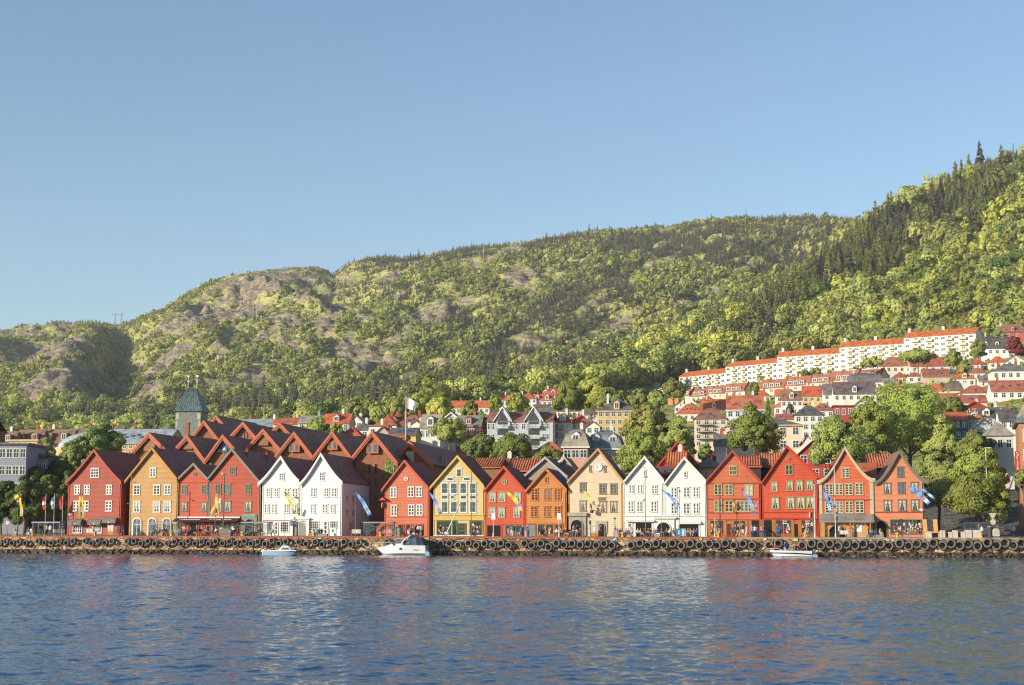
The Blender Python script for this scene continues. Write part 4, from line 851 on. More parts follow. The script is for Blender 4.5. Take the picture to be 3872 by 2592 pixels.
for k in range(1500):
	x = xat(1480 + 22 * (r_.random() - .5) * (1 + r_.random()), TB - 8); z = zat(1745 + 65 * r_.random(), TB - 8)
	if r_.random() < .3: x = xat(1450 + 30 * r_.random(), TB - 8); z = zat(1785 + 18 * r_.random(), TB - 8)
	y = -.05 - .4 * r_.random(); a = .16 + .14 * r_.random(); d = Vector((r_.random() - .5, -.8, r_.random() - .2)).normalized(); u_ = d.orthogonal().normalized() * a; v_ = d.cross(u_)
	c = Vector((x, y, z)); mb.face([c - u_, c - v_, c + u_, c + v_])
o = mb.build('ivy', M_ivy, None, rt.location, rt.rotation_euler); tag(o, 'light green ivy climbing the brick hotel wall', 'ivy', kind='stuff')
rt, x0, x1, A = wing((1550, 1668), (1508, 1722), (1640, 1752), TB - 2, 52, 'long dark brown roofed brick wing running back behind the salmon house', 'none')
mb = MB(); mb.box(-.9, .8, -.2, -.04, A - 5, A - 1.8); mb.build('gable_window', M_shop, rt)
for y_ in (9, 12):
	k = (A - (A - 4)) / 4; mb = MB(); mb.box(3.3, 3.9, y_, y_ + 1.4, A - 3.5, A - 2.2); mb.build('skylight', M_metal, [c for c in rt.children if c.name.startswith('roof')][0])
WALLS = {}
def wallmat(rgb):
	k = tuple(rgb)
	if k not in WALLS: WALLS[k] = paint('render_%d_%d_%d' % k, rgb, .75, .09, .5, streak=True)
	return WALLS[k]
def roofmat(rgb):
	return tiles('rooftile_%d_%d_%d' % tuple(rgb), tuple(min(235, c * .78 + b) for c, b in zip(rgb, (42, 36, 26))), k=.84, moss=.28, mossrgb=tuple(int(c * .68) for c in rgb))
def corrugated(mb, x0, x1, y0, z0, y1, z1, pitch=.42, amp=.07):
	"""pantile slope with real rolls running up it"""
	n = max(4, int((x1 - x0) / pitch * 4)); P = []
	nn = Vector((0, -(z1 - z0), (y1 - y0))).normalized()
	for i in range(n + 1):
		x = x0 + (x1 - x0) * i / n; o = nn * (amp * (1 + math.cos(2 * math.pi * i / 4)) )
		P += [(x, y0 + o.y, z0 + o.z), (x, y1 + o.y, z1 + o.z)]
	mb.idx(P, [(2 * i, 2 * i + 2, 2 * i + 3, 2 * i + 1) for i in range(n)])
M_wfr = paint('window_white', (238, 238, 234), .5, .04); M_wdk = glass('window_dark', (40, 44, 52), .12)
M_chw = paint('chimney_white', (226, 220, 208), .8, .1); M_chb = paint('chimney_red', (170, 92, 66), .85, .2)
def small_window(parent, x, z, w, h, y=0.0, side=0, cols=2):
	"""side 0: front, 1: wall facing right"""
	mb = MB(); b = min(.12, w * .16)
	def bx(a0, a1, c0, c1, d0, d1):
		if side == 0: mb.box(a0, a1, y - d1, y - d0 + .02, c0, c1)
		else: mb.box(y + d0 - .02, y + d1, a0, a1, c0, c1)
	x0, x1, z0, z1 = x - w / 2, x + w / 2, z - h / 2, z + h / 2
	bx(x0 - b, x0, z0 - b, z1 + b, 0, .07); bx(x1, x1 + b, z0 - b, z1 + b, 0, .07); bx(x0, x1, z1, z1 + b, 0, .07); bx(x0, x1, z0 - b, z0, 0, .09)
	for i in range(1, cols): xc = x0 + w * i / cols; bx(xc - .045, xc + .045, z0, z1, 0, .055)
	bx(x0, x1, z0 + h * .62 - .035, z0 + h * .62 + .035, 0, .05)
	mb.m(1)
	if side == 0: mb.face([(x0, y - .02, z0), (x1, y - .02, z0), (x1, y - .02, z1), (x0, y - .02, z1)])
	else: mb.face([(y + .02, x0, z0), (y + .02, x1, z0), (y + .02, x1, z1), (y + .02, x0, z1)])
	return mb.build('window', [M_wfr, M_wdk], parent)
def roof_shape(mb, st, W_, D_, ze, zr_, ov=.45, th=.22):
	"""solid roof body over the walls: hip, side (ridge along x), gable (ridge along y), mansard, flat"""
	x0, x1, y0, y1 = -W_ / 2 - ov, W_ / 2 + ov, -ov, D_ + ov; zo = ze - .12
	if st == 'hip':
		i_ = min(W_ / 2, D_ / 2) * .96; P = [(x0, y0, zo), (x1, y0, zo), (x1, y1, zo), (x0, y1, zo)]
		a = [(x0 + i_ + ov, D_ / 2, zr_), (x1 - i_ - ov, D_ / 2, zr_)] if W_ >= D_ else [(0, i_, zr_), (0, D_ - i_, zr_)]
		if W_ >= D_: F_ = [(0, 1, 5, 4), (1, 2, 5), (2, 3, 4, 5), (3, 0, 4), (3, 2, 1, 0)]
		else: F_ = [(0, 1, 4), (1, 2, 5, 4), (2, 3, 5), (3, 0, 4, 5), (3, 2, 1, 0)]
		mb.idx(P + a, F_)
	elif st == 'side':
		e = ov * .4; mb.idx([(-W_ / 2 - e, y0, zo), (W_ / 2 + e, y0, zo), (W_ / 2 + e, D_ / 2, zr_), (-W_ / 2 - e, D_ / 2, zr_), (-W_ / 2 - e, y1, zo), (W_ / 2 + e, y1, zo),
							 (-W_ / 2 - e, y0, zo - th), (W_ / 2 + e, y0, zo - th), (W_ / 2 + e, D_ / 2, zr_ - th), (-W_ / 2 - e, D_ / 2, zr_ - th), (-W_ / 2 - e, y1, zo - th), (W_ / 2 + e, y1, zo - th)],
							[(0, 1, 2, 3), (3, 2, 5, 4), (7, 6, 9, 8), (8, 9, 10, 11), (0, 6, 7, 1), (4, 5, 11, 10), (1, 7, 8, 2), (2, 8, 11, 5), (6, 0, 3, 9), (9, 3, 4, 10)])
	elif st == 'gable':
		mb.strip([(x0, zo), (0, zr_), (x1, zo)], [(x0, zo - th), (0, zr_ - th), (x1, zo - th)], y0, y1)
	elif st == 'mansard':
		zm = ze + (zr_ - ze) * .68; i_ = (zm - ze) * .38
		lo = [(x0, y0, zo), (x1, y0, zo), (x1, y1, zo), (x0, y1, zo)]; mi = [(x0 + i_, y0 + i_, zm), (x1 - i_, y0 + i_, zm), (x1 - i_, y1 - i_, zm), (x0 + i_, y1 - i_, zm)]
		j = min(D_ / 2 - i_, W_ / 2 - i_) * .8; hi = [(x0 + i_ + j, D_ / 2, zr_), (x1 - i_ - j, D_ / 2, zr_)]
		mb.idx(lo + mi + hi, [(0, 1, 5, 4), (1, 2, 6, 5), (2, 3, 7, 6), (3, 0, 4, 7), (4, 5, 9, 8), (5, 6, 9), (6, 7, 8, 9), (7, 4, 8), (3, 2, 1, 0)])
	else:
		mb.box(x0, x1, y0, y1, ze - .1, ze + .25)
def town_house(P0, P1, ybase, yeave, yridge, st, wall, roof, rows, cols, label, yaw=0.0, r=None, name='town_house', cat='house', group='houses stacked up the hillside', depth=None, chim=1, dorm=0, sky_l=0, ribs=False, trim=None, dormrgb=None, side=True, quay=None, winw=None, balc=False, dormst='gable'):
	"""P0,P1: left and right edge seen; the distance comes from where the base meets the ground (or r)"""
	xm = (P0 + P1) / 2
	if quay is not None:
		s_, _ = at_t(xm, ybase, quay); loc = W(s_, quay, 0); d = loc.y
	else:
		d = r or ground_hit(xm, ybase); loc = at_r(xm, ybase, d); d = loc.y
	mpp = d / F
	W_ = (P1 - P0) * mpp / max(.5, math.cos(yaw))
	D_ = depth or min(max(W_ * .8, 6.5), 11.0)
	zb = at_y(xm, ybase, d).z; ze = at_y(xm, yeave, d).z
	dr = d + (D_ / 2 if st in ('hip', 'side', 'mansard') else 0)
	zr_ = at_y(xm, yridge, dr).z
	root = thing(name, label, cat, (loc.x, loc.y, zb), -ANG + yaw, group)
	h = ze - zb; hr = zr_ - zb
	wm = wallmat(wall); rm = roofmat(roof)
	mb = MB()
	if st == 'gable':
		k = (hr - h) / (W_ / 2 + .45); extrude_gable(mb, -W_ / 2, W_ / 2, h - .1, 0, hr - .12 - k * .0 - .15, h - .1, D_, -7)
	elif st == 'side':
		mb.idx([(-W_ / 2, 0, -7), (W_ / 2, 0, -7), (W_ / 2, D_, -7), (-W_ / 2, D_, -7), (-W_ / 2, 0, h - .2), (W_ / 2, 0, h - .2), (W_ / 2, D_, h - .2), (-W_ / 2, D_, h - .2), (-W_ / 2, D_ / 2, hr - .35), (W_ / 2, D_ / 2, hr - .35)],
			   [(0, 1, 5, 4), (1, 2, 6, 9, 5), (2, 3, 7, 6), (3, 0, 4, 8, 7), (4, 5, 9, 8), (8, 9, 6, 7)])
	else: mb.box(-W_ / 2, W_ / 2, 0, D_, -7, h)
	wl = mb.build('wall', wm, root)
	mb = MB(); roof_shape(mb, st, W_, D_, h, hr)
	if ribs and st == 'side': corrugated(mb, -W_ / 2 - .1, W_ / 2 + .1, -.45, h - .06, D_ / 2, hr + .04)
	rf = mb.build('roof', rm, root)
	if trim:
		mb = MB(); tm_ = wallmat(trim)
		if st == 'gable':
			top = [(-W_ / 2 - .45, h - .12), (0, hr), (W_ / 2 + .45, h - .12)]; mb.strip([(x, z + .04) for x, z in top], [(x, z - .4) for x, z in top], -.52, -.452)
		else: mb.box(-W_ / 2 - .47, W_ / 2 + .47, -.5, -.452, h - .36, h - .08)
		mb.build('eaves_board', tm_, root)
	if rows:
		fh = h / max(rows, 1); fh = min(fh, 3.2)
		for j in range(rows):
			zc = h - fh * (j + .5) if st != 'gable' else h - fh * (j + .45)
			for i in range(cols):
				xc = -W_ / 2 + W_ * (i + .5) / cols; ww = winw or min(1.15, W_ / cols * .5)
				small_window(root, xc, zc, ww, min(1.5, fh * .55))
			if side and D_ > 6: small_window(root, D_ * .35, zc, .95, min(1.4, fh * .5), W_ / 2, 1); small_window(root, D_ * .68, zc, .95, min(1.4, fh * .5), W_ / 2, 1)
		if st == 'gable' and hr - h > 2.4: small_window(root, 0, h + (hr - h) * .32, .85, 1.05)
	if st in ('side', 'hip', 'mansard') :
		sl = (hr - h) / (D_ / 2)
		for k in range(dorm):
			xc = -W_ / 2 + W_ * (k + .5) / dorm if st == 'side' or st == 'mansard' else (-W_ * .25 + W_ * .5 * ((k + .5) / dorm))
			dw = min(1.7, W_ / dorm * .5); z0 = h + (hr - h) * .14; hh = min(1.9, (hr - h) * .5); yf = (z0 - h) / sl * .35 - .05
			m2 = MB(); extrude_gable(m2, xc - dw / 2, xc + dw / 2, z0 + hh, xc, z0 + hh + dw * (.42 if dormst == 'gable' else .06), z0 + hh, min(D_ / 2, (hh + dw * .5 + z0 - h) / sl - yf + .3), z0 - .3)
			m2.v = [(x, y + yf, z) for x, y, z in m2.v]
			dm = m2.build('dormer', wallmat(dormrgb or wall), rf); m3 = MB(); zt = z0 + hh; pk = dw * (.42 if dormst == 'gable' else .08)
			m3.strip([(xc - dw / 2 - .15, zt), (xc, zt + pk + .1), (xc + dw / 2 + .15, zt)], [(xc - dw / 2 - .15, zt - .1), (xc, zt + pk), (xc + dw / 2 + .15, zt - .1)], yf - .15, yf + min(D_ / 2, (hh + dw * .5) / sl + .3)); m3.m(0)
			b = .12; m3.m(1); m3.box(xc - dw * .36, xc + dw * .36, yf - .06, yf - .01, z0 + .1, zt - .05); m3.m(2); m3.box(xc - dw * .36 + b, xc - .05, yf - .08, yf - .062, z0 + .1 + b, zt - .05 - b); m3.box(xc + .05, xc + dw * .36 - b, yf - .08, yf - .062, z0 + .1 + b, zt - .05 - b)
			dm.data.materials.append(rm); nb = len(dm.data.vertices)
			dm2 = m3.build('dormer_window', [rm, M_wfr, M_wdk], rf)
		for k in range(sky_l):
			xc = -W_ * .3 + W_ * .6 * (k + .5) / sky_l; f_ = .35 + .25 * ((k * 7) % 3) / 3; yy = D_ / 2 * f_; zz = h + (hr - h) * f_ + .1; m2 = MB(); w = .45; l = .6
			m2.hexa([(xc - w, yy - l * .7, zz - l * .7 * sl), (xc + w, yy - l * .7, zz - l * .7 * sl), (xc + w, yy + l * .7, zz + l * .7 * sl), (xc - w, yy + l * .7, zz + l * .7 * sl), (xc - w, yy - l * .7, zz - l * .7 * sl + .1), (xc + w, yy - l * .7, zz - l * .7 * sl + .1), (xc + w, yy + l * .7, zz + l * .7 * sl + .1), (xc - w, yy + l * .7, zz + l * .7 * sl + .1)])
			m2.build('skylight', M_pane2, rf)
	for k in range(chim):
		xc = (-.28 + .5 * k) * W_ if W_ > 8 else .15 * W_; yc = D_ / 2 + .3; zc = hr if st != 'gable' else h + (hr - h) * (1 - abs(xc) / (W_ / 2)) ; m2 = MB()
		m2.box(xc - .35, xc + .35, yc - .3, yc + .3, zc - 1.6, zc + 1.0); m2.box(xc - .42, xc + .42, yc - .37, yc + .37, zc + 1.0, zc + 1.15); m2.box(xc - .2, xc + .2, yc - .15, yc + .15, zc + 1.15, zc + 1.4)
		m2.build('chimney', M_chw if rnd.random() < .6 else M_chb, rf)
	if balc:
		for j in range(rows - 1 if rows > 1 else 1):
			zc = h - fh * (j + 1) + .1; m2 = MB(); m2.box(-W_ * .42, W_ * .1, -1.4, 0, zc, zc + .14)
			for k in range(9): xx = -W_ * .42 + W_ * .52 * k / 8; m2.box(xx - .03, xx + .03, -1.4, -1.34, zc + .14, zc + 1.0)
			m2.box(-W_ * .42, W_ * .1, -1.42, -1.33, zc + 1.0, zc + 1.08); m2.build('balcony', M_metal, root)
	root['_w'] = W_; root['_h'] = h; root['_d'] = D_; root['_hr'] = hr
	return root
REG = {'A': (2500, 1200, 3.2), 'B': (3172, 1180, 3.2), 'C': (2000, 1350, 3.733), 'D': (1450, 1380, 3.733), 'E': (800, 1420, 3.347), 'F': (0, 1380, 2.929), 'R3': (1200, 1620, 3.2), 'R4': (1800, 1620, 3.2), 'R5': (2350, 1620, 3.2), 'R6': (2900, 1620, 3.2), 'R1': (0, 1620, 3.2), 'R2': (600, 1620, 3.2), 'R7': (3272, 1620, 3.2)}
def hh(reg, x0, x1, yr, ye, yb, st, wall, roof, rows, cols, label, **kw):
	ox, oy, sc = REG[reg]; return town_house(ox + x0 / sc, ox + x1 / sc, oy + yb / sc, oy + ye / sc, oy + yr / sc, st, wall, roof, rows, cols, label, **kw)
OR = (205, 88, 46); RB = (166, 86, 66); BR = (128, 84, 72); SL = (92, 90, 96); GR = (150, 146, 134); RD = (190, 66, 42); WH = (236, 232, 224); CR = (230, 216, 184); YE = (222, 184, 118); PK = (226, 196, 170); DK = (70, 70, 80)
G2 = 'old warehouses behind the wharf houses'
hh('R3', 1870, 2215, 365, 460, 700, 'side', (150, 110, 74), (200, 96, 52), 0, 0, 'low warehouse with orange pantiles behind the pale yellow house', quay=TF + 22, ribs=True, group=G2, name='warehouse', cat='warehouse', chim=0, depth=9)
hh('R4', 390, 800, 368, 505, 800, 'side', (60, 46, 44), (196, 98, 56), 0, 0, 'long warehouse with orange pantiles behind the vermilion house', quay=TF + 24, ribs=True, group=G2, name='warehouse', cat='warehouse', chim=0, depth=9)
hh('R4', 290, 392, 372, 470, 800, 'side', (150, 150, 150), (190, 96, 60), 0, 0, 'narrow grey and orange warehouse roof between two long pantiled roofs', quay=TF + 26, ribs=True, group=G2, name='warehouse', cat='warehouse', chim=1, depth=9)
hh('R4', 570, 1110, 345, 600, 900, 'gable', (170, 162, 152), (78, 66, 80), 0, 0, 'grey weathered wooden gable rising behind the amber orange house', quay=TF + 18, group=G2, name='warehouse', cat='warehouse', chim=0, depth=14, trim=(190, 182, 168))
hh('R4', 960, 1190, 345, 520, 900, 'gable', (150, 146, 138), (182, 84, 54), 0, 0, 'smaller weathered gable tucked behind the grey wooden gable', quay=TF + 27, group=G2, name='warehouse', cat='warehouse', chim=0, depth=10, trim=(190, 182, 168))
hh('R5', 385, 660, 455, 560, 800, 'side', (120, 60, 50), (134, 48, 46), 0, 0, 'dark red roof with two roof windows between the chalk white gables', quay=TF + 16, group=G2, name='warehouse', cat='warehouse', chim=0, sky_l=2, depth=9)
hh('R5', 475, 915, 148, 440, 900, 'gable', (200, 74, 46), (186, 64, 44), 0, 0, 'tall red gable standing behind the second white pair', quay=TF + 30, group=G2, name='warehouse', cat='warehouse', chim=0, depth=14, trim=(190, 62, 40))
hh('R5', 545, 785, 292, 445, 800, 'side', (200, 74, 46), (196, 100, 50), 0, 0, 'orange pantiled annex in front of the tall red gable', quay=TF + 24, ribs=True, group=G2, name='warehouse', cat='warehouse', chim=1, depth=8)
hh('R5', 885, 1240, 372, 460, 760, 'hip', (214, 180, 110), (112, 112, 112), 1, 5, 'low yellow building with flat grey roof behind the right chalk white house', quay=TF + 34, group=G2, name='warehouse', cat='warehouse', chim=2, depth=12, side=False)
hh('R5', 1440, 1690, 338, 450, 800, 'side', (70, 50, 46), (188, 88, 52), 0, 0, 'orange pantiled roof just right of the brick red banded gable', quay=TF + 20, ribs=True, group=G2, name='warehouse', cat='warehouse', chim=0, depth=9)
hh('R5', 1690, 1945, 305, 455, 800, 'side', (60, 46, 44), (198, 104, 60), 0, 0, 'orange pantiled roof left of the tall scarlet gable', quay=TF + 23, ribs=True, group=G2, name='warehouse', cat='warehouse', chim=0, depth=9)
hh('R6', 1115, 1330, 420, 600, 800, 'side', (140, 54, 44), (180, 80, 44), 0, 0, 'rust red lean-to roof between the coral and the pink house', quay=TF + 16, group=G2, name='warehouse', cat='warehouse', chim=0, depth=8)
hh('R6', 1255, 1540, 320, 455, 800, 'side', (56, 48, 52), (192, 92, 60), 0, 0, 'dark warehouse with sunlit orange pantiles behind the pink gable', quay=TF + 22, ribs=True, group=G2, name='warehouse', cat='warehouse', chim=0, depth=10)
hh('R6', 385, 800, 95, 300, 640, 'gable', (190, 66, 58), (196, 92, 56), 2, 3, 'red house with white window frames behind the tall scarlet gable', quay=TF + 66, group=G2, name='warehouse', cat='house', trim=WH, chim=0, depth=12)
hh('A', 640, 785, 1420, 1545, 1660, 'side', WH, (112, 104, 92), 1, 3, 'small white house with a grey tiled roof beside the cream corner building', r=345)
hh('A', 800, 1700, 1222, 1300, 1620, 'hip', CR, (96, 96, 98), 2, 6, 'wide cream building with red quoins and grey hipped roof behind the round tree', r=350, side=True, trim=(200, 180, 140), chim=0)
hh('C', 485, 830, 1020, 1262, 1560, 'mansard', (222, 168, 148), (150, 146, 132), 1, 3, 'ornate pink house with slate mansard roof left of the clock gable', r=330, dorm=1, dormrgb=WH, trim=WH, depth=10, winw=1.3)
hh('C', 830, 1300, 1035, 1290, 1560, 'mansard', (190, 186, 170), (108, 122, 140), 1, 4, 'blue slate mansard house joined to the ornate pink house', r=334, dorm=2, dormrgb=(206, 212, 220), trim=WH, depth=11, winw=1.1)
hh('C', 60, 500, 1195, 1345, 1440, 'hip', CR, (192, 92, 58), 1, 3, 'low house with orange hipped roof left of the ornate pink house', r=352, chim=0, sky_l=1)
hh('C', 350, 600, 800, 925, 1260, 'hip', (206, 204, 198), RD, 3, 3, 'pale house with red-orange hipped roof and attic dormer, right of the grey apartment block', r=420, dorm=1, balc=True)
hh('C', 590, 830, 815, 925, 1260, 'hip', (222, 206, 172), RD, 2, 3, 'beige house with red-orange hipped roof next to the ochre tenement', r=425, sky_l=2)
oc = hh('C', 970, 1510, 585, 758, 1180, 'hip', (216, 180, 112), (84, 84, 88), 4, 6, 'tall ochre tenement with dark slate roof and a wide gabled dormer', r=470, dorm=1, dormrgb=(216, 184, 120), trim=(226, 204, 150), chim=1, depth=13, winw=1.0, sky_l=1)
hh('C', 1700, 2110, 430, 505, 680, 'gable', (216, 164, 100), (78, 80, 92), 1, 3, 'ochre hall with white classical pediment on the hill', trim=WH, depth=16, chim=1)
hh('C', 1720, 1890, 348, 410, 440, 'gable', (190, 200, 208), (110, 130, 150), 0, 0, 'pale blue turret house above the pediment hall', chim=0, depth=6)
hh('C', 860, 1260, 285, 362, 400, 'side', WH, (150, 150, 140), 1, 4, 'white villa half hidden in trees above the red roofed terrace', dorm=1)
hh('C', 0, 215, 400, 468, 580, 'hip', CR, (178, 76, 56), 1, 3, 'cream house with red hipped roof at the edge of the wood')
hh('C', 180, 500, 445, 548, 690, 'mansard', WH, RD, 2, 4, 'white house with steep red mansard roof and small dormers', dorm=3, dormrgb=WH)
hh('C', 330, 640, 365, 432, 470, 'side', WH, (206, 96, 60), 1, 4, 'white and orange bungalow just below the spruce wood')
hh('C', 65, 325, 672, 702, 760, 'side', (188, 84, 64), (90, 88, 88), 0, 0, 'long low red shed with dark roof above the grey apartment block', chim=0)
hh('C', 180, 745, 705, 762, 870, 'side', (238, 226, 206), (108, 108, 108), 1, 8, 'long white building with flat grey roof above the apartment block', chim=2)
hh('C', 740, 970, 772, 812, 930, 'side', (226, 214, 196), (96, 96, 98), 1, 3, 'low pale house squeezed left of the ochre tenement', chim=1)
hh('C', 800, 1000, 900, 985, 1100, 'gable', WH, BR, 1, 2, 'small white gable with tall chimney at the foot of the ochre tenement', r=410)
hh('D', 1015, 1380, 715, 862, 1180, 'side', (184, 70, 52), (126, 124, 122), 2, 4, 'red house with grey roof and a red dormer behind leafy trees', r=420, dorm=1, dormrgb=(190, 66, 46))
hh('D', 1340, 1465, 735, 760, 1180, 'flat', (150, 60, 44), (120, 60, 50), 3, 1, 'narrow red stair tower with wooden balconies', r=424, balc=True, chim=0)
hh('D', 510, 800, 700, 885, 1100, 'side', WH, (146, 144, 136), 1, 4, 'white house with light grey slate roof and white dormer', r=410, dorm=1, dormrgb=WH)
hh('D', 590, 780, 672, 790, 900, 'gable', WH, (136, 70, 60), 0, 0, 'white gable with dark red roof peeping over the slate roof', r=440)
hh('D', 800, 1110, 668, 800, 930, 'gable', (230, 226, 218), (120, 72, 64), 1, 3, 'broad white gable with brown roof next to the slate roofed house', r=450, trim=WH)
hh('D', 180, 590, 712, 862, 930, 'hip', WH, (146, 88, 70), 0, 0, 'house with wide brown hipped roof and pairs of roof windows', r=440, sky_l=4, chim=2)
hh('D', 0, 245, 720, 865, 930, 'hip', WH, (158, 82, 62), 0, 0, 'house with red-brown hipped roof next to the wide brown one', r=445, sky_l=2)
hh('D', 330, 570, 780, 872, 960, 'gable', WH, RD, 1, 2, 'small white gable with bright red roof below the brown hipped roof', r=415, chim=1)
hh('D', 70, 460, 888, 985, 1080, 'side', (224, 196, 122), (84, 84, 92), 0, 0, 'yellow house with dark slate roof behind the flagpole', r=395, sky_l=3)
hh('D', -120, 300, 980, 1010, 1080, 'side', (206, 110, 70), (196, 96, 60), 0, 0, 'low orange brick block below the slate roofed yellow house', r=385, chim=0)
hh('D', 1480, 1660, 495, 600, 690, 'gable', (240, 234, 220), (140, 70, 60), 0, 0, 'blank cream gable standing above the grey apartment block', depth=14, trim=WH)
hh('D', 930, 1500, 505, 600, 710, 'side', (240, 230, 212), (206, 96, 58), 1, 7, 'long white row with orange roof in the upper town', chim=3)
hh('D', 860, 1035, 530, 578, 630, 'side', WH, (184, 82, 60), 1, 3, 'small white house with red roof left of the long white row', chim=1)
hh('D', 1380, 1590, 395, 472, 520, 'hip', WH, (66, 70, 82), 1, 3, 'white villa with blue-black slate roof at the edge of the wood', chim=1)
hh('D', 1660, 1960, 350, 412, 490, 'hip', CR, (176, 84, 64), 1, 4, 'cream villa with red hipped roof in the upper town', chim=2)
hh('D', 1650, 1900, 425, 490, 600, 'side', WH, (204, 88, 54), 1, 4, 'white house with orange roof below the cream villa', chim=2)
hh('D', 1880, 2160, 410, 480, 610, 'hip', WH, (190, 74, 54), 2, 4, 'white corner house with red hipped roof and turret', chim=1)
hh('D', 2100, 2380, 415, 500, 620, 'side', WH, (200, 84, 52), 1, 4, 'white house with orange roof right of the turreted corner house', dorm=2)
hh('E', 770, 1120, 540, 605, 700, 'side', (222, 196, 164), (190, 84, 54), 0, 0, 'beige house with long orange roof at the left end of the town', r=460, chim=2)
hh('E', 1090, 1440, 510, 592, 700, 'side', (206, 190, 164), (150, 148, 138), 1, 4, 'beige house with lichen grey roof beside the orange gables', r=450, chim=2)
hh('E', 1400, 1745, 485, 600, 730, 'side', (206, 190, 166), (206, 84, 46), 1, 4, 'beige house with vivid orange roof and white balcony gable', r=440, dorm=1, dormrgb=(206, 186, 160))
hh('E', 1735, 1910, 500, 592, 680, 'gable', WH, GR, 1, 2, 'small white gable with pale grey roof right of the orange roof', r=450)
hh('E', 1615, 1880, 655, 765, 830, 'hip', (214, 120, 80), (212, 84, 44), 0, 0, 'bright orange hipped roof just above the brick wings', r=385, sky_l=2, chim=0)
hh('E', 1790, 1990, 600, 692, 800, 'hip', WH, (92, 92, 98), 1, 2, 'white house with dark grey hipped roof above the orange one', r=420)
hh('E', 1985, 2190, 605, 640, 800, 'flat', WH, (150, 90, 70), 1, 2, 'white cubic house with a shallow brown roof', r=415, chim=1)
hh('E', 2060, 2343, 510, 630, 720, 'hip', WH, (172, 82, 60), 0, 0, 'white house with pyramid shaped red-brown roof and four roof windows', r=440, sky_l=4)
hh('E', 2075, 2250, 645, 735, 820, 'gable', (200, 180, 160), (136, 92, 76), 1, 1, 'brown gable with a single attic window behind the brick wing', r=400)
hh('E', 230, 870, 552, 640, 740, 'side', (214, 214, 210), (160, 178, 196), 0, 0, 'pale blue metal roofed hall behind the brick wings', r=470, name='metal_hall', cat='hall', group=None, chim=2, depth=16)
GL = 'long blocks at the left edge of the town'
hh('F', -120, 140, 738, 868, 1060, 'side', (196, 120, 86), (122, 94, 78), 1, 6, 'leftmost brown mansard block behind the grey office building', r=430, dorm=2, dormrgb=(150, 130, 112), dormst='flat', group=GL, cat='building', name='mansard_block')
hh('F', 140, 450, 718, 860, 1060, 'side', (196, 116, 84), (126, 94, 78), 1, 6, 'brown mansard block with a wide white dormer above the light green tree', r=432, dorm=2, dormrgb=(150, 130, 112), dormst='flat', group=GL, cat='building', name='mansard_block')
hh('F', 440, 785, 714, 858, 1060, 'side', (198, 112, 82), (128, 94, 78), 1, 6, 'brown mansard block with pink brick walls left of the domed glass roof', r=432, dorm=2, dormrgb=(150, 130, 112), dormst='flat', group=GL, cat='building', name='mansard_block')
hh('F', 770, 1300, 695, 805, 1000, 'side', (150, 142, 132), (112, 106, 100), 0, 0, 'dark grey roofed block with chimneys behind the glass roof', r=470, group=GL, cat='building', name='mansard_block', chim=3, dorm=1, dormst='flat')
hh('F', 80, 415, 828, 840, 1040, 'flat', (232, 204, 150), (200, 180, 150), 2, 5, 'cream terrace building stepping down behind the grey office', r=395, group=GL, cat='building', name='terrace_block', chim=1)
rt = hh('F', 960, 1860, 712, 862, 1030, 'side', (214, 160, 100), (158, 176, 196), 2, 12, 'ochre shopping hall with pale blue metal roof and a row of roof windows', r=400, group=GL, cat='hall', name='market_hall', chim=0, sky_l=9, depth=14)
mb = MB(); W_, h_, hr_, D_ = rt['_w'], rt['_h'], rt['_hr'], rt['_d']
n = 10; P = []
for i in range(n + 1):
	a = math.pi / 2 * i / n
	for j in range(7):
		b = math.pi / 2 * j / 6; P.append((-W_ / 2 - 11 * math.sin(a) * math.cos(b), D_ / 2 - D_ / 2 * math.cos(a) * math.cos(b) , h_ - 1 + (hr_ - h_ + .6) * math.sin(b)))
mb.idx(P, [(i * 7 + j, (i + 1) * 7 + j, (i + 1) * 7 + j + 1, i * 7 + j + 1) for i in range(n) for j in range(6)])
mb.build('glass_dome', paint('dome_glass', (196, 206, 214), .25, .15, .6, metallic=.2), rt)
mb = MB(); mb.lathe([(11, -8), (11, h_ - 1)], (-W_ / 2, D_ / 2, 0), seg=24); mb.build('rounded_wall', wallmat((222, 180, 130)), rt)
def office(x0, x1, yt, yb, r, depth, rows, cols, rgb, label, yaw=0):
	root = town_house(x0, x1, yb, yt, yt - 3, 'flat', rgb, (110, 112, 116), 0, 0, label, r=r, yaw=yaw, name='office_building', cat='office', group='grey offices at the left edge', depth=depth, chim=0, quay=None)
	W_, h = root['_w'], root['_h']
	for j in range(rows):
		for i in range(cols): small_window(root, -W_ / 2 + W_ * (i + .5) / cols, h - 1.6 - 3.0 * j, W_ / cols * .72, 1.4, cols=2)
	return root
office(86, 170, 1722, 1960, 300, 12, 2, 6, (112, 114, 122), 'grey panel office with a ribbon of lit windows, right of the pale office', yaw=.25)
office(-60, 88, 1680, 1960, 292, 14, 3, 6, (160, 166, 178), 'pale grey office cut by the left edge of the picture', yaw=.2)
d0 = 415; a = at_r(706, 1790, d0); mpp = a.y / F
root = thing('church_tower', 'square stone church tower with a green copper roof and paired arched windows', 'church tower', (a.x, a.y, 6), -ANG + .05)
w = 96 * mpp; z_e = at_y(706, 1553, a.y).z - 6; z_r = at_y(706, 1470, a.y + w / 2).z - 6
t = NT('tower_stone'); co = t.coord(); br = t.n('ShaderNodeTexBrick'); t.l(t.mapping(co, (1, 1, 1), (math.pi / 2, 0, 0)), br.inputs[0]); br.inputs['Scale'].default_value = 1.6
br.inputs['Color1'].default_value = (*srgb(150, 156, 150, .7), 1); br.inputs['Color2'].default_value = (*srgb(118, 126, 124, .7), 1); br.inputs['Mortar'].default_value = (*srgb(140, 146, 140, .7), 1)
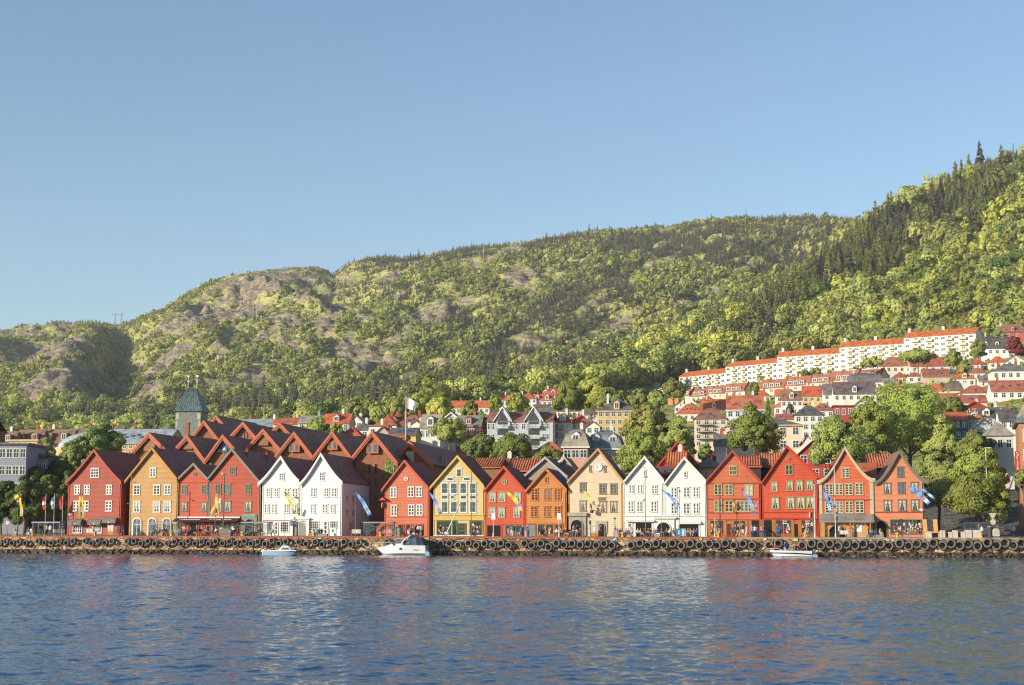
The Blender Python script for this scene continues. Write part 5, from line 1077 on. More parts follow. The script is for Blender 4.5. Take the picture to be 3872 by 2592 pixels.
t.bsdf(t.mix(.6, br.outputs[0], t.ramp(t.noise(co, 1.2, 5), [(.3, (.65,) * 3), (.7, (1.05,) * 3)]), 'MULTIPLY'), .9, t.bump(t.noise(co, 3, 5), .6, .1)); M_tower = t.m
mb = MB(); mb.box(-w / 2, w / 2, 0, w, -6, z_e); mb.build('wall', M_tower, root)
t = NT('copper_roof'); co = t.coord(); t.bsdf(t.ramp(t.noise(t.mapping(co, (1.5, 1.5, .12)), 1.6, 4), [(.3, srgb(70, 90, 92, .6)), (.5, srgb(96, 120, 120, .6)), (.7, srgb(126, 150, 148, .6))]), .55); M_copper = t.m
mb = MB(); o_ = .5; tw = w * .36; mb.idx([(-w / 2 - o_, -o_, z_e - .2), (w / 2 + o_, -o_, z_e - .2), (w / 2 + o_, w + o_, z_e - .2), (-w / 2 - o_, w + o_, z_e - .2), (-tw / 2, w / 2 - .6, z_r), (tw / 2, w / 2 - .6, z_r), (tw / 2, w / 2 + .6, z_r), (-tw / 2, w / 2 + .6, z_r)], [(3, 2, 1, 0), (4, 5, 6, 7), (0, 1, 5, 4), (1, 2, 6, 5), (2, 3, 7, 6), (3, 0, 4, 7)])
for k in range(11):
	f = (k + .5) / 11; xb = -w / 2 - o_ + (w + 2 * o_) * f; xt = -tw / 2 + tw * f
	mb.hexa([(xb - .05, -o_ - .08, z_e - .2), (xb + .05, -o_ - .08, z_e - .2), (xb + .05, -o_ + .02, z_e - .2), (xb - .05, -o_ + .02, z_e - .2), (xt - .05, w / 2 - .68, z_r), (xt + .05, w / 2 - .68, z_r), (xt + .05, w / 2 - .58, z_r), (xt - .05, w / 2 - .58, z_r)])
rf = mb.build('roof', M_copper, root)
for x in (-tw / 2, tw / 2):
	mb = MB(); mb.tube([(x, w / 2, z_r - .2), (x, w / 2, z_r + 3.2)], .045, 6); mb.lathe([(0, -.16), (.16, 0), (0, .16)], (x, w / 2, z_r + .8), seg=8); mb.lathe([(0, -.14), (.2, 0), (0, .14)], (x, w / 2, z_r + 2.4), seg=8); mb.box(x - .45, x + .35, w / 2 - .03, w / 2 + .03, z_r + 3.0, z_r + 3.5); mb.box(x - .3, x + .1, w / 2 - .04, w / 2 + .02, z_r + 1.7, z_r + 2.05); mb.build('weather_vane', paint('gilded', (220, 214, 190), .35, .1, metallic=.5), rf)
for x in (-.55, .55):
	mb = MB(); pts = arch_pts(x - .42, x + .42, z_e - 11, z_e - 7.6); mb.strip(pts[1:] + [pts[0]], [(x + (a_ - x) * .8, z_e - 9.3 + (b_ - (z_e - 9.3)) * .93) for a_, b_ in pts[1:] + [pts[0]]], -.1, .02); mb.m(1); mb.face([(a_, -.03, b_) for a_, b_ in pts]); mb.build('arched_window', [M_tower, M_black], root)
mb = MB()
for k in range(16):
	for sx_ in (-1, 1):
		L_ = .9 if k % 2 else .55; z0 = -4 + k * (z_e + 3.6) / 16; mb.box(sx_ * w / 2 - (L_ if sx_ > 0 else .03), sx_ * w / 2 + (.03 if sx_ > 0 else L_), -.03, .1, z0, z0 + (z_e + 3.6) / 16 * .85)
mb.build('quoins', paint('quoin_stone', (188, 184, 164), .9, .2, 2), root)['kind'] = 'stuff'
d0 = 415; a = at_r(1985, 1690, d0); mpp = a.y / F
root = thing('apartment_block', 'grey four storey apartment block with white gables over its balcony bays', 'apartment block', (a.x, a.y, at_y(1985, 1760, a.y).z), -ANG)
X = lambda px: (px - 1985) * mpp / math.cos(ANG); zb = at_y(1985, 1760, a.y).z; Zp = lambda py: at_y(1985, py, a.y).z - zb
x0, x1 = X(1841), X(2090); he = Zp(1591); hr = at_y(1985, 1558, a.y + 5).z - zb
M_apw = wallmat((196, 198, 206))
mb = MB(); mb.box(x0, x1, 0, 10, -6, he); mb.build('wall', M_apw, root)
mb = MB(); roof_shape(mb, 'side', x1 - x0, 10, he, hr); mb.v = [(x + (x0 + x1) / 2, y, z) for x, y, z in mb.v]; rf = mb.build('roof', roofmat((146, 88, 72)), root)
M_rail = glass('balcony_glass', (150, 160, 160), .2)
for px0, px1 in ((1878, 1925), (1995, 2043)):
	xa, xb = X(px0), X(px1); xc = (xa + xb) / 2; zt = Zp(1588)
	mb = MB(); extrude_gable(mb, xa - .3, xb + .3, zt, xc, zt + 3.0, zt, 4.4, zt - 2.6); mb.v = [(x, y - .4, z) for x, y, z in mb.v]; g_ = mb.build('balcony_gable', M_apw, root)
	mb = MB(); mb.strip([(xa - .9, zt - .3), (xc, zt + 3.5), (xb + .9, zt - .3)], [(xa - .9, zt - .7), (xc, zt + 3.1), (xb + .9, zt - .7)], -.9, 4.4); mb.build('gable_roof', [M_wfr], g_)
	mb = MB(); mb.face([(xa + .3, -.42, zt - 2), (xb - .3, -.42, zt - 2), (xb - .3, -.42, zt), (xc, -.42, zt + 2.2), (xa + .3, -.42, zt)]); mb.build('gable_glazing', M_wdk, g_)
	for j in range(5):
		z = zt - 2.3 - 2.75 * j; mb = MB(); mb.box(xa, xb, -1.3, 0, z, z + .16); mb.build('balcony', paint('concrete_pale', (206, 200, 188)), root)
		bl = root.children[-1] if False else COL.objects[-1]
		mb = MB(); mb.box(xa, xb, -1.3, -1.26, z + .16, z + 1.0); mb.build('railing', M_rail, bl)
		if j: mb = MB(); mb.box(xa + .2, xb - .2, -.03, .01, z + .2, z + 2.4); mb.build('balcony_door', M_wdk, root)
for px in (1850, 1862, 1940, 1951, 1980, 2057, 2068):
	for j in range(4): small_window(root, X(px), he - 1.5 - 2.75 * j, .9, 1.35)
P0, L0 = Vector((at_r(2568, 1430, 925).x, at_r(2568, 1430, 925).y)), 0
def line_l(px, py, org, DIR):
	r = ray(px, py); k = (org.x * r.y - org.y * r.x) / (DIR.y * r.x - DIR.x * r.y); return k
M_balc = paint('balcony_cream', (226, 204, 168), .7, .1); M_apb = wallmat((240, 238, 232))
def terrace_block(xl, xr, yel, yrl, ybl, label, org, roof, floors, kind, ang):
	DIR = Vector((math.sin(math.radians(ang)), -math.cos(math.radians(ang)))); YB = math.atan2(DIR.y, DIR.x)
	l0, l1 = line_l(xl, yel, org, DIR), line_l(xr, yel, org, DIR); A_ = org + DIR * l0; L = l1 - l0
	d = math.hypot(A_.x, A_.y); ze = at_r(xl, yel, d).z; zb = at_r(xl, ybl, d).z; D_ = 10.5 if kind == 'apt' else 9.0
	pm = A_ + Vector((-DIR.y, DIR.x)) * (D_ / 2) ; zr_ = ze + (3.0 if kind == 'apt' else 3.6)
	zr_ = at_r(xl, yrl, math.hypot(pm.x, pm.y)).z
	mid = A_ + DIR * (L / 2)
	root = thing('apartment_building' if kind == 'apt' else 'row_house', label, 'apartment building' if kind == 'apt' else 'row house', (mid.x, mid.y, zb), YB, 'white balcony blocks below the wood' if kind == 'apt' else 'cream row houses below the balcony blocks')
	h, hr = ze - zb, zr_ - zb
	mb = MB(); mb.idx([(-L / 2, 0, -8), (L / 2, 0, -8), (L / 2, D_, -8), (-L / 2, D_, -8), (-L / 2, 0, h - .2), (L / 2, 0, h - .2), (L / 2, D_, h - .2), (-L / 2, D_, h - .2), (-L / 2, D_ / 2, hr - .35), (L / 2, D_ / 2, hr - .35)],
			   [(0, 1, 5, 4), (1, 2, 6, 9, 5), (2, 3, 7, 6), (3, 0, 4, 8, 7), (4, 5, 9, 8), (8, 9, 6, 7)])
	mb.build('wall', M_apb if kind == 'apt' else wallmat((240, 226, 196)), root)
	mb = MB(); roof_shape(mb, 'side', L, D_, h, hr, ov=.5); rf = mb.build('roof', roofmat(roof), root)
	if kind == 'apt':
		n = 4; fh = h / floors if h / floors > 2.6 else 2.8; fh = 3.0
		for k in range(n):
			xc = -L / 2 + L * (.17, .36, .64, .83)[k]
			for j in range(floors):
				z = h - 3.0 - fh * j; mb = MB(); bw = L * .052
				mb.box(xc - bw, xc + bw, -1.5, 0, z, z + .15); mb.box(xc - bw, xc + bw, -1.5, -1.42, z + .15, z + 1.15); mb.box(xc - bw, xc - bw + .07, -1.42, 0, z + .15, z + 1.15); mb.box(xc + bw - .07, xc + bw, -1.42, 0, z + .15, z + 1.15)
				b_ = mb.build('balcony', M_balc, root); small_window(root, xc, z + 1.3, 1.6, 2.0, cols=2)
		for j in range(floors):
			for u_ in (.05, .265, .46, .55, .735, .94): small_window(root, -L / 2 + L * u_, h - 1.6 - fh * j, 2.1, 1.2, cols=2)
		for j in range(floors): small_window(root, D_ * .5, h - 1.7 - fh * j, 1.2, 1.2, L / 2, 1)
		for u_ in (.02, .5):
			mb = MB(); x = -L / 2 + L * u_ + .6; mb.box(x - .7, x + .7, D_ / 2 - .5, D_ / 2 + .5, hr - 1, hr + 1.5); mb.box(x - .8, x + .8, D_ / 2 - .6, D_ / 2 + .6, hr + 1.5, hr + 1.7); mb.build('chimney', M_chw, rf)
	else:
		for k in range(3):
			xc = -L / 2 + L * (.28, .5, .72)[k]; dw = L * .09; sl = (hr - h) / (D_ / 2); z0 = h + .3; mb = MB(); mb.box(xc - dw, xc + dw, .12, (2.1) / sl, z0, z0 + 1.7); mb.m(1); mb.box(xc - dw * .8, xc - .08, .08, .118, z0 + .25, z0 + 1.5); mb.box(xc + .08, xc + dw * .8, .08, .118, z0 + .25, z0 + 1.5); mb.m(2); mb.box(xc - dw - .12, xc + dw + .12, .0, 2.3 / sl, z0 + 1.702, z0 + 1.85)
			mb.build('dormer', [M_wfr, M_wdk, roofmat(roof)], rf)
		for k in range(3): small_window(root, -L / 2 + L * (.22, .5, .78)[k], h - 1.4, L * .1, 1.3)
		mb = MB(); x = L / 2 - .2; mb.idx([(x - .25, -.6, h - .1), (x + .25, -.6, h - .1), (x + .25, D_ / 2, hr + .25), (x - .25, D_ / 2, hr + .25), (x - .25, -.6, h + .3), (x + .25, -.6, h + .3), (x + .25, D_ / 2, hr + .7), (x - .25, D_ / 2, hr + .7)], [(3, 2, 1, 0), (4, 5, 6, 7), (0, 1, 5, 4), (1, 2, 6, 5), (2, 3, 7, 6), (3, 0, 4, 7)]); mb.build('party_wall', paint('party_red', (150, 44, 40)), rf)
		mb = MB(); mb.box(-.4, .4, D_ / 2 - .3, D_ / 2 + .3, hr - .8, hr + .9); mb.build('chimney', M_chw, rf)
	return org + DIR * l1
ax = lambda x: 2500 + x / 3.2; ay = lambda y: 1200 + y / 3.2; bx_ = lambda x: 3172 + x / 3.2; by_ = lambda y: 1180 + y / 3.2
RO = (204, 92, 36)
P0 = terrace_block(ax(218), ax(780), ay(722), ay(665), ay(875), 'lowest of the white balcony blocks under the wood, farthest left', P0, RO, 3, 'apt', 40)
P0 = terrace_block(ax(780), ax(1415), ay(600), ay(545), ay(800), 'second white balcony block from the left, one step higher than the lowest', P0, RO, 4, 'apt', 43)
P0 = terrace_block(ax(1402), ax(2168), ay(478), ay(415), ay(720), 'middle one of the five white balcony blocks with orange roofs', P0, RO, 4, 'apt', 55)
P0 = terrace_block(bx_(8), bx_(785), by_(425), by_(362), by_(680), 'fourth white balcony block from the left, next to the highest', P0, RO, 4, 'apt', 56)
P0 = terrace_block(bx_(785), bx_(1655), by_(310), by_(246), by_(560), 'highest and rightmost of the white balcony blocks', P0, RO, 4, 'apt', 56)
P1 = Vector((at_r(2590, 1480, 800).x, at_r(2590, 1480, 800).y))
RW = (168, 96, 70)
for i, (xl, xr, ye, yr, yb, lb) in enumerate([(290, 345, 945, 865, 1010, 'leftmost sliver of the row house terrace'), (345, 555, 958, 868, 1020, 'row house with tree shade on its roof, left end of the lower terrace'), (528, 770, 928, 838, 1000, 'row house in the middle of the left terrace with sunlit brown roof'), (735, 1010, 905, 805, 980, 'row house with a bare grey end gable'),
	(1170, 1500, 862, 762, 940, 'first row house right of the grey end gable'), (1465, 1790, 832, 725, 910, 'row house below the middle balcony block, left one'), (1770, 2080, 795, 695, 870, 'row house below the middle balcony block, right one'), (2060, 2370, 765, 655, 840, 'row house above the dark slate mansard'), (2362, 2650, 735, 640, 810, 'last row house on the right, against the cream mansion')]):
	P1 = terrace_block(ax(xl), ax(xr), ay(ye), ay(yr), ay(yb), lb, P1, RW, 1, 'row', 50)
H_ = hh
H_('A', 145, 330, 1015, 1080, 1160, 'gable', WH, (98, 60, 60), 1, 2, 'small white gabled house with dark red roof, right of the pediment hall')
H_('A', 185, 490, 1055, 1168, 1260, 'hip', WH, OR, 1, 4, 'white house with orange hipped roof carrying two sets of solar windows', sky_l=4)
H_('A', 480, 800, 990, 1110, 1170, 'side', (230, 200, 170), OR, 1, 3, 'house with glowing orange roof and small gabled porch', chim=2, dorm=1)
H_('A', 405, 800, 1100, 1228, 1570, 'hip', (232, 208, 182), (132, 82, 70), 4, 4, 'tall pinkish cream tenement with balconies and brown hipped roof', r=430, balc=True, sky_l=1, chim=1, winw=1.0)
H_('A', 795, 1240, 945, 1118, 1330, 'side', (222, 228, 236), (184, 92, 66), 2, 5, 'large white house with a big salmon pink tiled roof and red verges', r=500, sky_l=2, chim=2, trim=WH)
H_('A', 1120, 1320, 882, 952, 1020, 'hip', CR, OR, 1, 3, 'cream house with small orange hipped roof above the conifer')
H_('A', 1380, 1590, 870, 950, 1050, 'side', WH, (210, 96, 52), 1, 2, 'white house with orange roof beside the brown dormer house')
H_('A', 1455, 1710, 890, 998, 1190, 'side', WH, (138, 90, 74), 2, 4, 'white house with brown roof and white dormer', dorm=1, dormrgb=WH)
H_('A', 1715, 2010, 832, 948, 1100, 'side', (224, 186, 118), (200, 72, 46), 1, 4, 'yellow house with red-orange roof and roof terrace', sky_l=2)
H_('A', 1970, 2370, 800, 930, 1080, 'side', WH, (110, 104, 106), 2, 5, 'white house with speckled grey roof next to the yellow one', chim=2)
H_('A', 1375, 1520, 1020, 1085, 1200, 'hip', WH, OR, 1, 2, 'narrow white house with orange hipped roof behind the conifer')
H_('A', 1625, 1965, 1068, 1182, 1470, 'hip', (240, 232, 218), (66, 70, 82), 3, 4, 'cream villa with slate black hipped roof and paired windows', r=430, sky_l=3, winw=1.0)
H_('A', 1830, 2090, 1040, 1130, 1210, 'hip', WH, (152, 92, 76), 1, 3, 'white house with brown hipped roof and glazed attic', sky_l=2)
H_('A', 1395, 1625, 1168, 1222, 1290, 'side', CR, (172, 84, 62), 0, 0, 'low red-brown roof left of the slate black villa', r=440, chim=2)
H_('A', 2095, 2330, 1050, 1075, 1240, 'flat', (176, 70, 58), (150, 60, 50), 1, 3, 'red brick house behind the biggest tree', r=455)
H_('A', 480, 650, 955, 1003, 1060, 'hip', CR, (178, 70, 54), 0, 0, 'small red hipped roof below the left row houses', chim=1)
H_('A', 1700, 1830, 1405, 1525, 1580, 'gable', WH, (204, 92, 54), 0, 0, 'orange roofed gable between the round tree and the villa', r=345, chim=0)
H_('B', 490, 885, 545, 655, 830, 'hip', (244, 232, 208), (168, 92, 72), 2, 5, 'cream mansion with broad red-brown hipped roof below the highest balcony block', chim=1)
H_('B', 870, 1410, 545, 652, 770, 'side', WH, (180, 74, 54), 1, 5, 'white house with two red gabled dormers below the highest balcony block', dorm=2, dormrgb=(150, 50, 44), chim=3)
H_('B', 100, 530, 742, 850, 940, 'mansard', (232, 232, 236), (84, 90, 104), 1, 5, 'white house with slate grey mansard roof and a roof deck', chim=2)
H_('B', -60, 450, 845, 988, 1140, 'side', WH, (92, 76, 88), 1, 6, 'white house with long purple-grey roof left of the biggest tree', sky_l=4, dorm=1, chim=2)
H_('B', 660, 835, 728, 788, 860, 'hip', (238, 214, 150), (186, 80, 60), 1, 2, 'little pale yellow house with red pyramid roof', chim=0)
H_('B', 835, 1015, 728, 778, 860, 'hip', WH, (176, 84, 66), 1, 2, 'little white house with red pyramid roof next to the yellow one')
H_('B', 1020, 1340, 688, 780, 880, 'side', (206, 186, 168), (158, 84, 66), 0, 0, 'house with brown roof and a strip of attic glazing', sky_l=4)
H_('B', 1010, 1240, 760, 850, 880, 'gable', (170, 142, 120), (150, 80, 60), 0, 0, 'bare brown rendered gable with two chimneys', chim=2)
H_('B', 1400, 1650, 735, 808, 930, 'hip', WH, (208, 88, 48), 1, 3, 'white house with bright orange hipped roof beside the bare brown gable', dorm=1)
H_('B', 1585, 1800, 578, 638, 710, 'hip', WH, (198, 70, 44), 1, 3, 'white house with red hipped roof below the black roofed villa')
H_('B', 1830, 2040, 538, 608, 680, 'hip', WH, (210, 92, 46), 1, 3, 'white house with orange hipped roof under the white villa')
H_('B', 2035, 2240, 520, 592, 650, 'gable', (240, 238, 226), (140, 140, 130), 1, 3, 'cream gabled house with pale grey roof near the right edge')
H_('B', 1585, 1800, 675, 738, 820, 'hip', WH, (170, 90, 76), 1, 3, 'white house with dusky red hipped roof, second tier at right')
H_('B', 1700, 1860, 770, 840, 900, 'side', WH, (120, 112, 108), 1, 2, 'small white house with grey-brown roof and a roof window', sky_l=1)
H_('B', 1870, 2300, 628, 712, 920, 'hip', WH, (104, 104, 110), 2, 5, 'big white house with dark grey hipped roof at the right edge', chim=2)
vi = H_('B', 1720, 2120, 285, 442, 580, 'mansard', (242, 242, 244), (66, 64, 68), 1, 5, 'white villa with black mansard roof and a white front gable', dorm=3, dormrgb=WH, chim=1)
H_('B', 1890, 2330, 150, 245, 400, 'hip', (198, 96, 86), (146, 96, 82), 1, 4, 'red villa with brown hipped roof at the right edge below the wood', dorm=1, dormrgb=(198, 96, 86), chim=1)
H_('B', 1060, 1300, 868, 955, 1010, 'hip', CR, (208, 96, 50), 0, 0, 'house with bright orange hipped roof above the biggest tree', chim=2)
H_('B', 1290, 1500, 832, 950, 990, 'mansard', CR, (96, 84, 84), 0, 0, 'dark brown mansard roof beside the orange hipped one', chim=1)
H_('B', 1180, 1440, 985, 1095, 1150, 'side', (176, 84, 62), (178, 88, 62), 1, 2, 'red-brown house right of the crown of the biggest tree', chim=2, r=520)
H_('B', 1470, 1860, 890, 978, 1080, 'hip', WH, (180, 88, 62), 1, 4, 'white house with red-brown hipped roof and two chimneys', chim=2, sky_l=1)
H_('B', 1860, 2330, 828, 955, 1160, 'side', WH, (170, 90, 70), 2, 5, 'large white house with red-brown roof at the right edge', chim=1, sky_l=3, r=560)
H_('B', 1430, 1790, 1008, 1085, 1150, 'side', (224, 206, 180), (178, 92, 68), 0, 0, 'wide reddish roof above the dark red gable', r=500, sky_l=1, chim=1)
H_('B', 1510, 1790, 1078, 1160, 1260, 'gable', (154, 60, 54), (128, 56, 46), 1, 3, 'dark red gabled house with white windows', r=450, trim=(190, 40, 34))
H_('B', 1710, 2040, 1155, 1268, 1390, 'side', (206, 214, 224), (74, 72, 82), 1, 4, 'pale blue house with black roof and two white dormers', r=420, dorm=2, dormrgb=WH)
H_('B', 1335, 1560, 1210, 1292, 1560, 'side', (84, 104, 108), (196, 84, 54), 2, 3, 'blue-green house with an orange roof at the edge of the biggest tree', r=345, chim=0)
H_('B', 1555, 1720, 1205, 1278, 1460, 'hip', (198, 188, 156), (198, 90, 60), 1, 2, 'sage coloured house with a small red turret roof', r=350, dorm=1, dormrgb=(198, 188, 156), chim=0)
H_('B', 1650, 1880, 1272, 1400, 1520, 'gable', WH, (200, 190, 176), 1, 2, 'white gable right of the sage house', r=335, chim=1)
H_('B', 1800, 2110, 1330, 1492, 1700, 'hip', (222, 214, 196), (146, 144, 140), 1, 3, 'cream house with grey slate roof left of the hotel', r=315, sky_l=2, chim=0)
H_('B', 1950, 2140, 1170, 1312, 1420, 'side', WH, (70, 70, 84), 1, 2, 'white house with blue-black roof behind the copper topped hotel', r=400)
H_('B', 2120, 2330, 678, 792, 860, 'gable', (236, 214, 206), (190, 180, 172), 1, 2, 'pale pink gable cut by the right edge')
H_('B', 680, 765, 850, 918, 960, 'hip', WH, (206, 88, 50), 0, 0, 'tiny orange roof peeping over the biggest tree', chim=0, r=520)
H_('B', 220, 405, 1018, 1105, 1190, 'gable', WH, (150, 148, 150), 1, 2, 'white gable with grey roof and red chimney beside the biggest tree', r=470)
H_('B', 540, 690, 800, 862, 900, 'side', WH, (140, 142, 148), 0, 0, 'small blue-grey roof between the mansard and the yellow house', chim=1)
H_('B', 2110, 2300, -335, -262, -190, 'hip', (222, 170, 130), (204, 100, 62), 0, 0, 'small orange roofed house alone high in the wood at the right edge')
d0 = 262; a = at_r(3864, 1960, d0)
root = thing('corner_hotel', 'orange brick corner hotel with green copper cornice cut by the right edge', 'hotel', (a.x, a.y, at_r(3850, 1870, d0).z), -ANG - .13)
zb = at_r(3850, 1870, d0).z; h = at_r(3850, 1600, d0).z - zb
mb = MB(); mb.box(0, 12, 0, 18, -5, h); mb.build('wall', siding('hotel_orange', (176, 122, 84), .5), root)
mb = MB(); mb.box(-.5, 12.5, -.5, 18.5, h, h + .4); mb.box(-.3, 12, -.3, 18, h + .4, h + .8); mb.build('cornice', M_copper, root)
mb = MB(); mb.idx([(-.3, -.3, h + .8), (12, -.3, h + .8), (12, 18, h + .8), (-.3, 18, h + .8), (2.5, 2.5, h + 6), (12, 2.5, h + 6), (12, 15, h + 6), (2.5, 15, h + 6)], [(4, 5, 6, 7), (0, 1, 5, 4), (1, 2, 6, 5), (2, 3, 7, 6), (3, 0, 4, 7)]); mb.build('roof', roofmat((150, 150, 146)), root)
for j in range(4):
	for i in range(3): small_window(root, 1.2 + i * 2.2, h - 2 - 3.1 * j, 1.0, 1.7)
d1 = 258; p0 = at_r(3846, 1707, d1); p1 = at_r(3846, 1781, d1); sw = 17 * p0.y / F
root = thing('hotel_sign', 'red vertical hotel sign with white lettering at the right edge', 'sign', (p0.x, p0.y, p1.z), -ANG)
hgt = p0.z - p1.z; mb = MB(); mb.box(-sw / 2, sw / 2, -.12, .12, 0, hgt); mb.build('sign_board', paint('sign_red', (206, 34, 36), .5, .05), root)
mb = MB(); [mb.box(sw / 2, sw / 2 + 1.2, -.03, .03, z, z + .06) for z in (hgt * .2, hgt * .8)]; mb.build('bracket', M_metal, root)
def text_mesh(name, txt, size, mat, parent, loc, rot):
	c = bpy.data.curves.new(name, 'FONT'); c.body = txt; c.size = size; c.extrude = .01; c.align_x = 'CENTER'; c.align_y = 'CENTER'
	o = bpy.data.objects.new(name, c); COL.objects.link(o); dg = bpy.context.evaluated_depsgraph_get(); me = bpy.data.meshes.new_from_object(o.evaluated_get(dg)); bpy.data.objects.remove(o)
	me.materials.clear(); me.materials.append(mat); return link(name, me, parent, loc, rot)
text_mesh('lettering', 'Thon Hotels', hgt * .165, M_white, bpy.data.objects['sign_board'], (0, -.135, hgt * .46), (math.pi / 2, math.pi / 2, 0))
mb = MB(); [mb.box(x, x + sw * .12, -.14, -.121, hgt * .9, hgt * .955) for x in (-sw * .25, 0)]; mb.build('emblem', M_white, bpy.data.objects['sign_board'])
root = qthing('shade_building', 'unseen brick building added beyond the left end to shade the trees', 'hotel', -160, DQ + 30)  # out-of-view building placed to cast the shade on the left trees
mb = MB(); mb.box(-22, 22, 0, 22, -1, 19); mb.build('wall', M_brick, root); mb = MB(); roof_shape(mb, 'side', 44, 22, 19, 26); mb.build('roof', M_hroof, root)
def leafmat(name, lo, mid, hi, scale=.35, k=1.02):
	t = NT(name); co = t.coord(); inf = t.n('ShaderNodeObjectInfo')
	n1 = t.noise(co, scale, 4, .6)
	c = t.ramp(n1, [(.3, srgb(*lo, k)), (.5, srgb(*mid, k)), (.72, srgb(*hi, k))])
	hv = t.n('ShaderNodeHueSaturation'); t.l(c, hv.inputs['Color'])
	t.l(t.math('ADD', t.math('MULTIPLY', inf.outputs['Random'], .025), .492), hv.inputs['Hue']); t.l(t.math('ADD', t.math('MULTIPLY', t.math('FRACT', t.math('MULTIPLY', inf.outputs['Random'], 7.3)), .6), .68), hv.inputs['Value'])
	p = t.bsdf(hv.outputs[0], .6, **{'Specular IOR Level': .2})
	tl = t.n('ShaderNodeBsdfTranslucent'); t.l(hv.outputs[0], tl.inputs[0]); mx = t.n('ShaderNodeMixShader'); mx.inputs[0].default_value = .35; t.l(p.outputs[0], mx.inputs[1]); t.l(tl.outputs[0], mx.inputs[2]); t.l(mx.outputs[0], t.out.inputs[0])
	return t.m
L_light = leafmat('leaf_light', (150, 153, 80), (186, 187, 108), (212, 209, 136))
L_mid = leafmat('leaf_mid', (118, 127, 68), (158, 165, 92), (190, 191, 118))
L_olive = leafmat('leaf_olive', (124, 126, 66), (158, 158, 88), (186, 182, 112))
L_beech = leafmat('leaf_beech', (150, 155, 68), (190, 191, 94), (214, 209, 116))
L_con = leafmat('needle_brown', (104, 110, 66), (138, 140, 86), (168, 166, 110))
L_town = leafmat('leaf_town', (122, 132, 62), (162, 168, 86), (194, 198, 114))
L_pine = leafmat('needle_dark', (74, 74, 70), (102, 98, 86), (128, 120, 102))
L_deep = leafmat('leaf_deep', (84, 103, 56), (122, 139, 74), (156, 167, 94))
L_copper = leafmat('leaf_copper', (96, 42, 50), (130, 60, 60), (154, 84, 76))
M_bark = paint('bark', (112, 96, 78), .9, .3, 2)
def quads_mesh(name, c, nrm, sx, sy, mats, rs, mi=None):
	"""leaf faces: centres c, facing nrm, half sizes sx, sy"""
	n = len(c); nrm = nrm / np.maximum(np.linalg.norm(nrm, axis=1, keepdims=True), 1e-6)
	h = rs.normal(size=(n, 3)); a = np.cross(nrm, h); a /= np.maximum(np.linalg.norm(a, axis=1, keepdims=True), 1e-6); b = np.cross(nrm, a)
	a = a * sx[:, None]; b = b * sy[:, None]
	V = np.stack([c - a * .9 - b, c + a * .35 - b * .8, c + a + b * .9, c - a * .4 + b], 1).reshape(-1, 3)
	return V, np.arange(4 * n).reshape(n, 4)
def mesh_np(name, V, Fq, mats, extra=None):
	v = V.tolist(); f = Fq.tolist(); mi = [0] * len(f)
	if extra is not None:
		b = len(v); v += [tuple(p) for p in extra.v]; f += [tuple(b + i for i in q) for q in extra.f]; mi += [1] * len(extra.f)
	me = bpy.data.meshes.new(name); me.from_pydata(v, [], f)
	for m in mats: me.materials.append(m)
	if extra is not None: me.polygons.foreach_set('material_index', mi)
	me.update(); return me
def crown_points(rs, nclump, nleaf, rx, rz, cz, tall=1.0, clr=.3, gap=.0):
	"""leaves gathered in clumps over an uneven egg; unit crown of radius rx, half height rz, centre at cz"""
	d = rs.normal(size=(nclump, 3)); d /= np.linalg.norm(d, axis=1, keepdims=True); d[:, 2] = np.where(d[:, 2] < -.9, -d[:, 2], d[:, 2])
	rad = .42 + .5 * rs.rand(nclump) ** .6
	lump = .74 + .5 * rs.rand(nclump)
	cc = d * (rad * lump)[:, None] * np.array([rx, rx, rz]);
	cc[:, :2] *= (1 - .28 * np.clip(cc[:, 2:] / rz, -1, 1))
	cr = rx * clr * (.5 + 1.1 * rs.rand(nclump) ** 1.5)
	k = rs.randint(0, nclump, nleaf); e = rs.normal(size=(nleaf, 3)); e /= np.linalg.norm(e, axis=1, keepdims=True)
	out = cc[k] / np.maximum(np.linalg.norm(cc[k], axis=1, keepdims=True), 1e-6)
	e = e + out * .55 + np.array([0, 0, .25]); e /= np.linalg.norm(e, axis=1, keepdims=True)
	p = cc[k] + e * (cr[k] * (.55 + .65 * rs.rand(nleaf) ** .8))[:, None] * np.array([1, 1, .8])
	n = e * .9 + out * .4 + rs.normal(size=(nleaf, 3)) * .38
	p[:, 2] += cz
	return p, n, cc + np.array([0, 0, cz])
def trunk_mb(h, r, cc, limbs, rs, seg=6):
	mb = MB(); mb.tube([(0, 0, -1.5), (0, 0, 0), (.03 * h, .02 * h, h * .5), (0, 0, h)], [r * 1.4, r, r * .75, r * .45], seg, False)
	for k in range(min(limbs, len(cc))):
		e = cc[k]; s = Vector((0, 0, h * (.45 + .5 * rs.rand()))); e = Vector(e.tolist()); m = s.lerp(e, .5) + Vector((0, 0, -.06 * h)); mb.tube([s, m, s.lerp(e, .95)], [r * .42, r * .28, r * .1], 5, False)
	return mb
def broad_mesh(name, seed, nclump, nleaf, leaf, mat, H=1.0, asp=.42, merged=True, trunk_h=.3, clr=.3):
	"""a broadleaf tree of height H; returns (mesh) merged or (crown, trunk)"""
	rs = np.random.RandomState(seed); rx = asp * H; rz = H * (1 - trunk_h) / 2 * .92; cz = H - rz * 1.03
	p, n, cc = crown_points(rs, nclump, nleaf, rx * 1.02, rz * 1.06, cz, clr=clr)
	s = leaf * H * (.6 + .8 * rs.rand(len(p)))
	V, Fq = quads_mesh(name, p, n, s, s * .75, None, rs)
	tb = trunk_mb(cz, .022 * H, cc, 9, rs)
	if merged: return mesh_np(name, V, Fq, [mat, M_bark], tb)
	return mesh_np(name, V, Fq, [mat]), tb.mesh(name + '_trunk', M_bark)
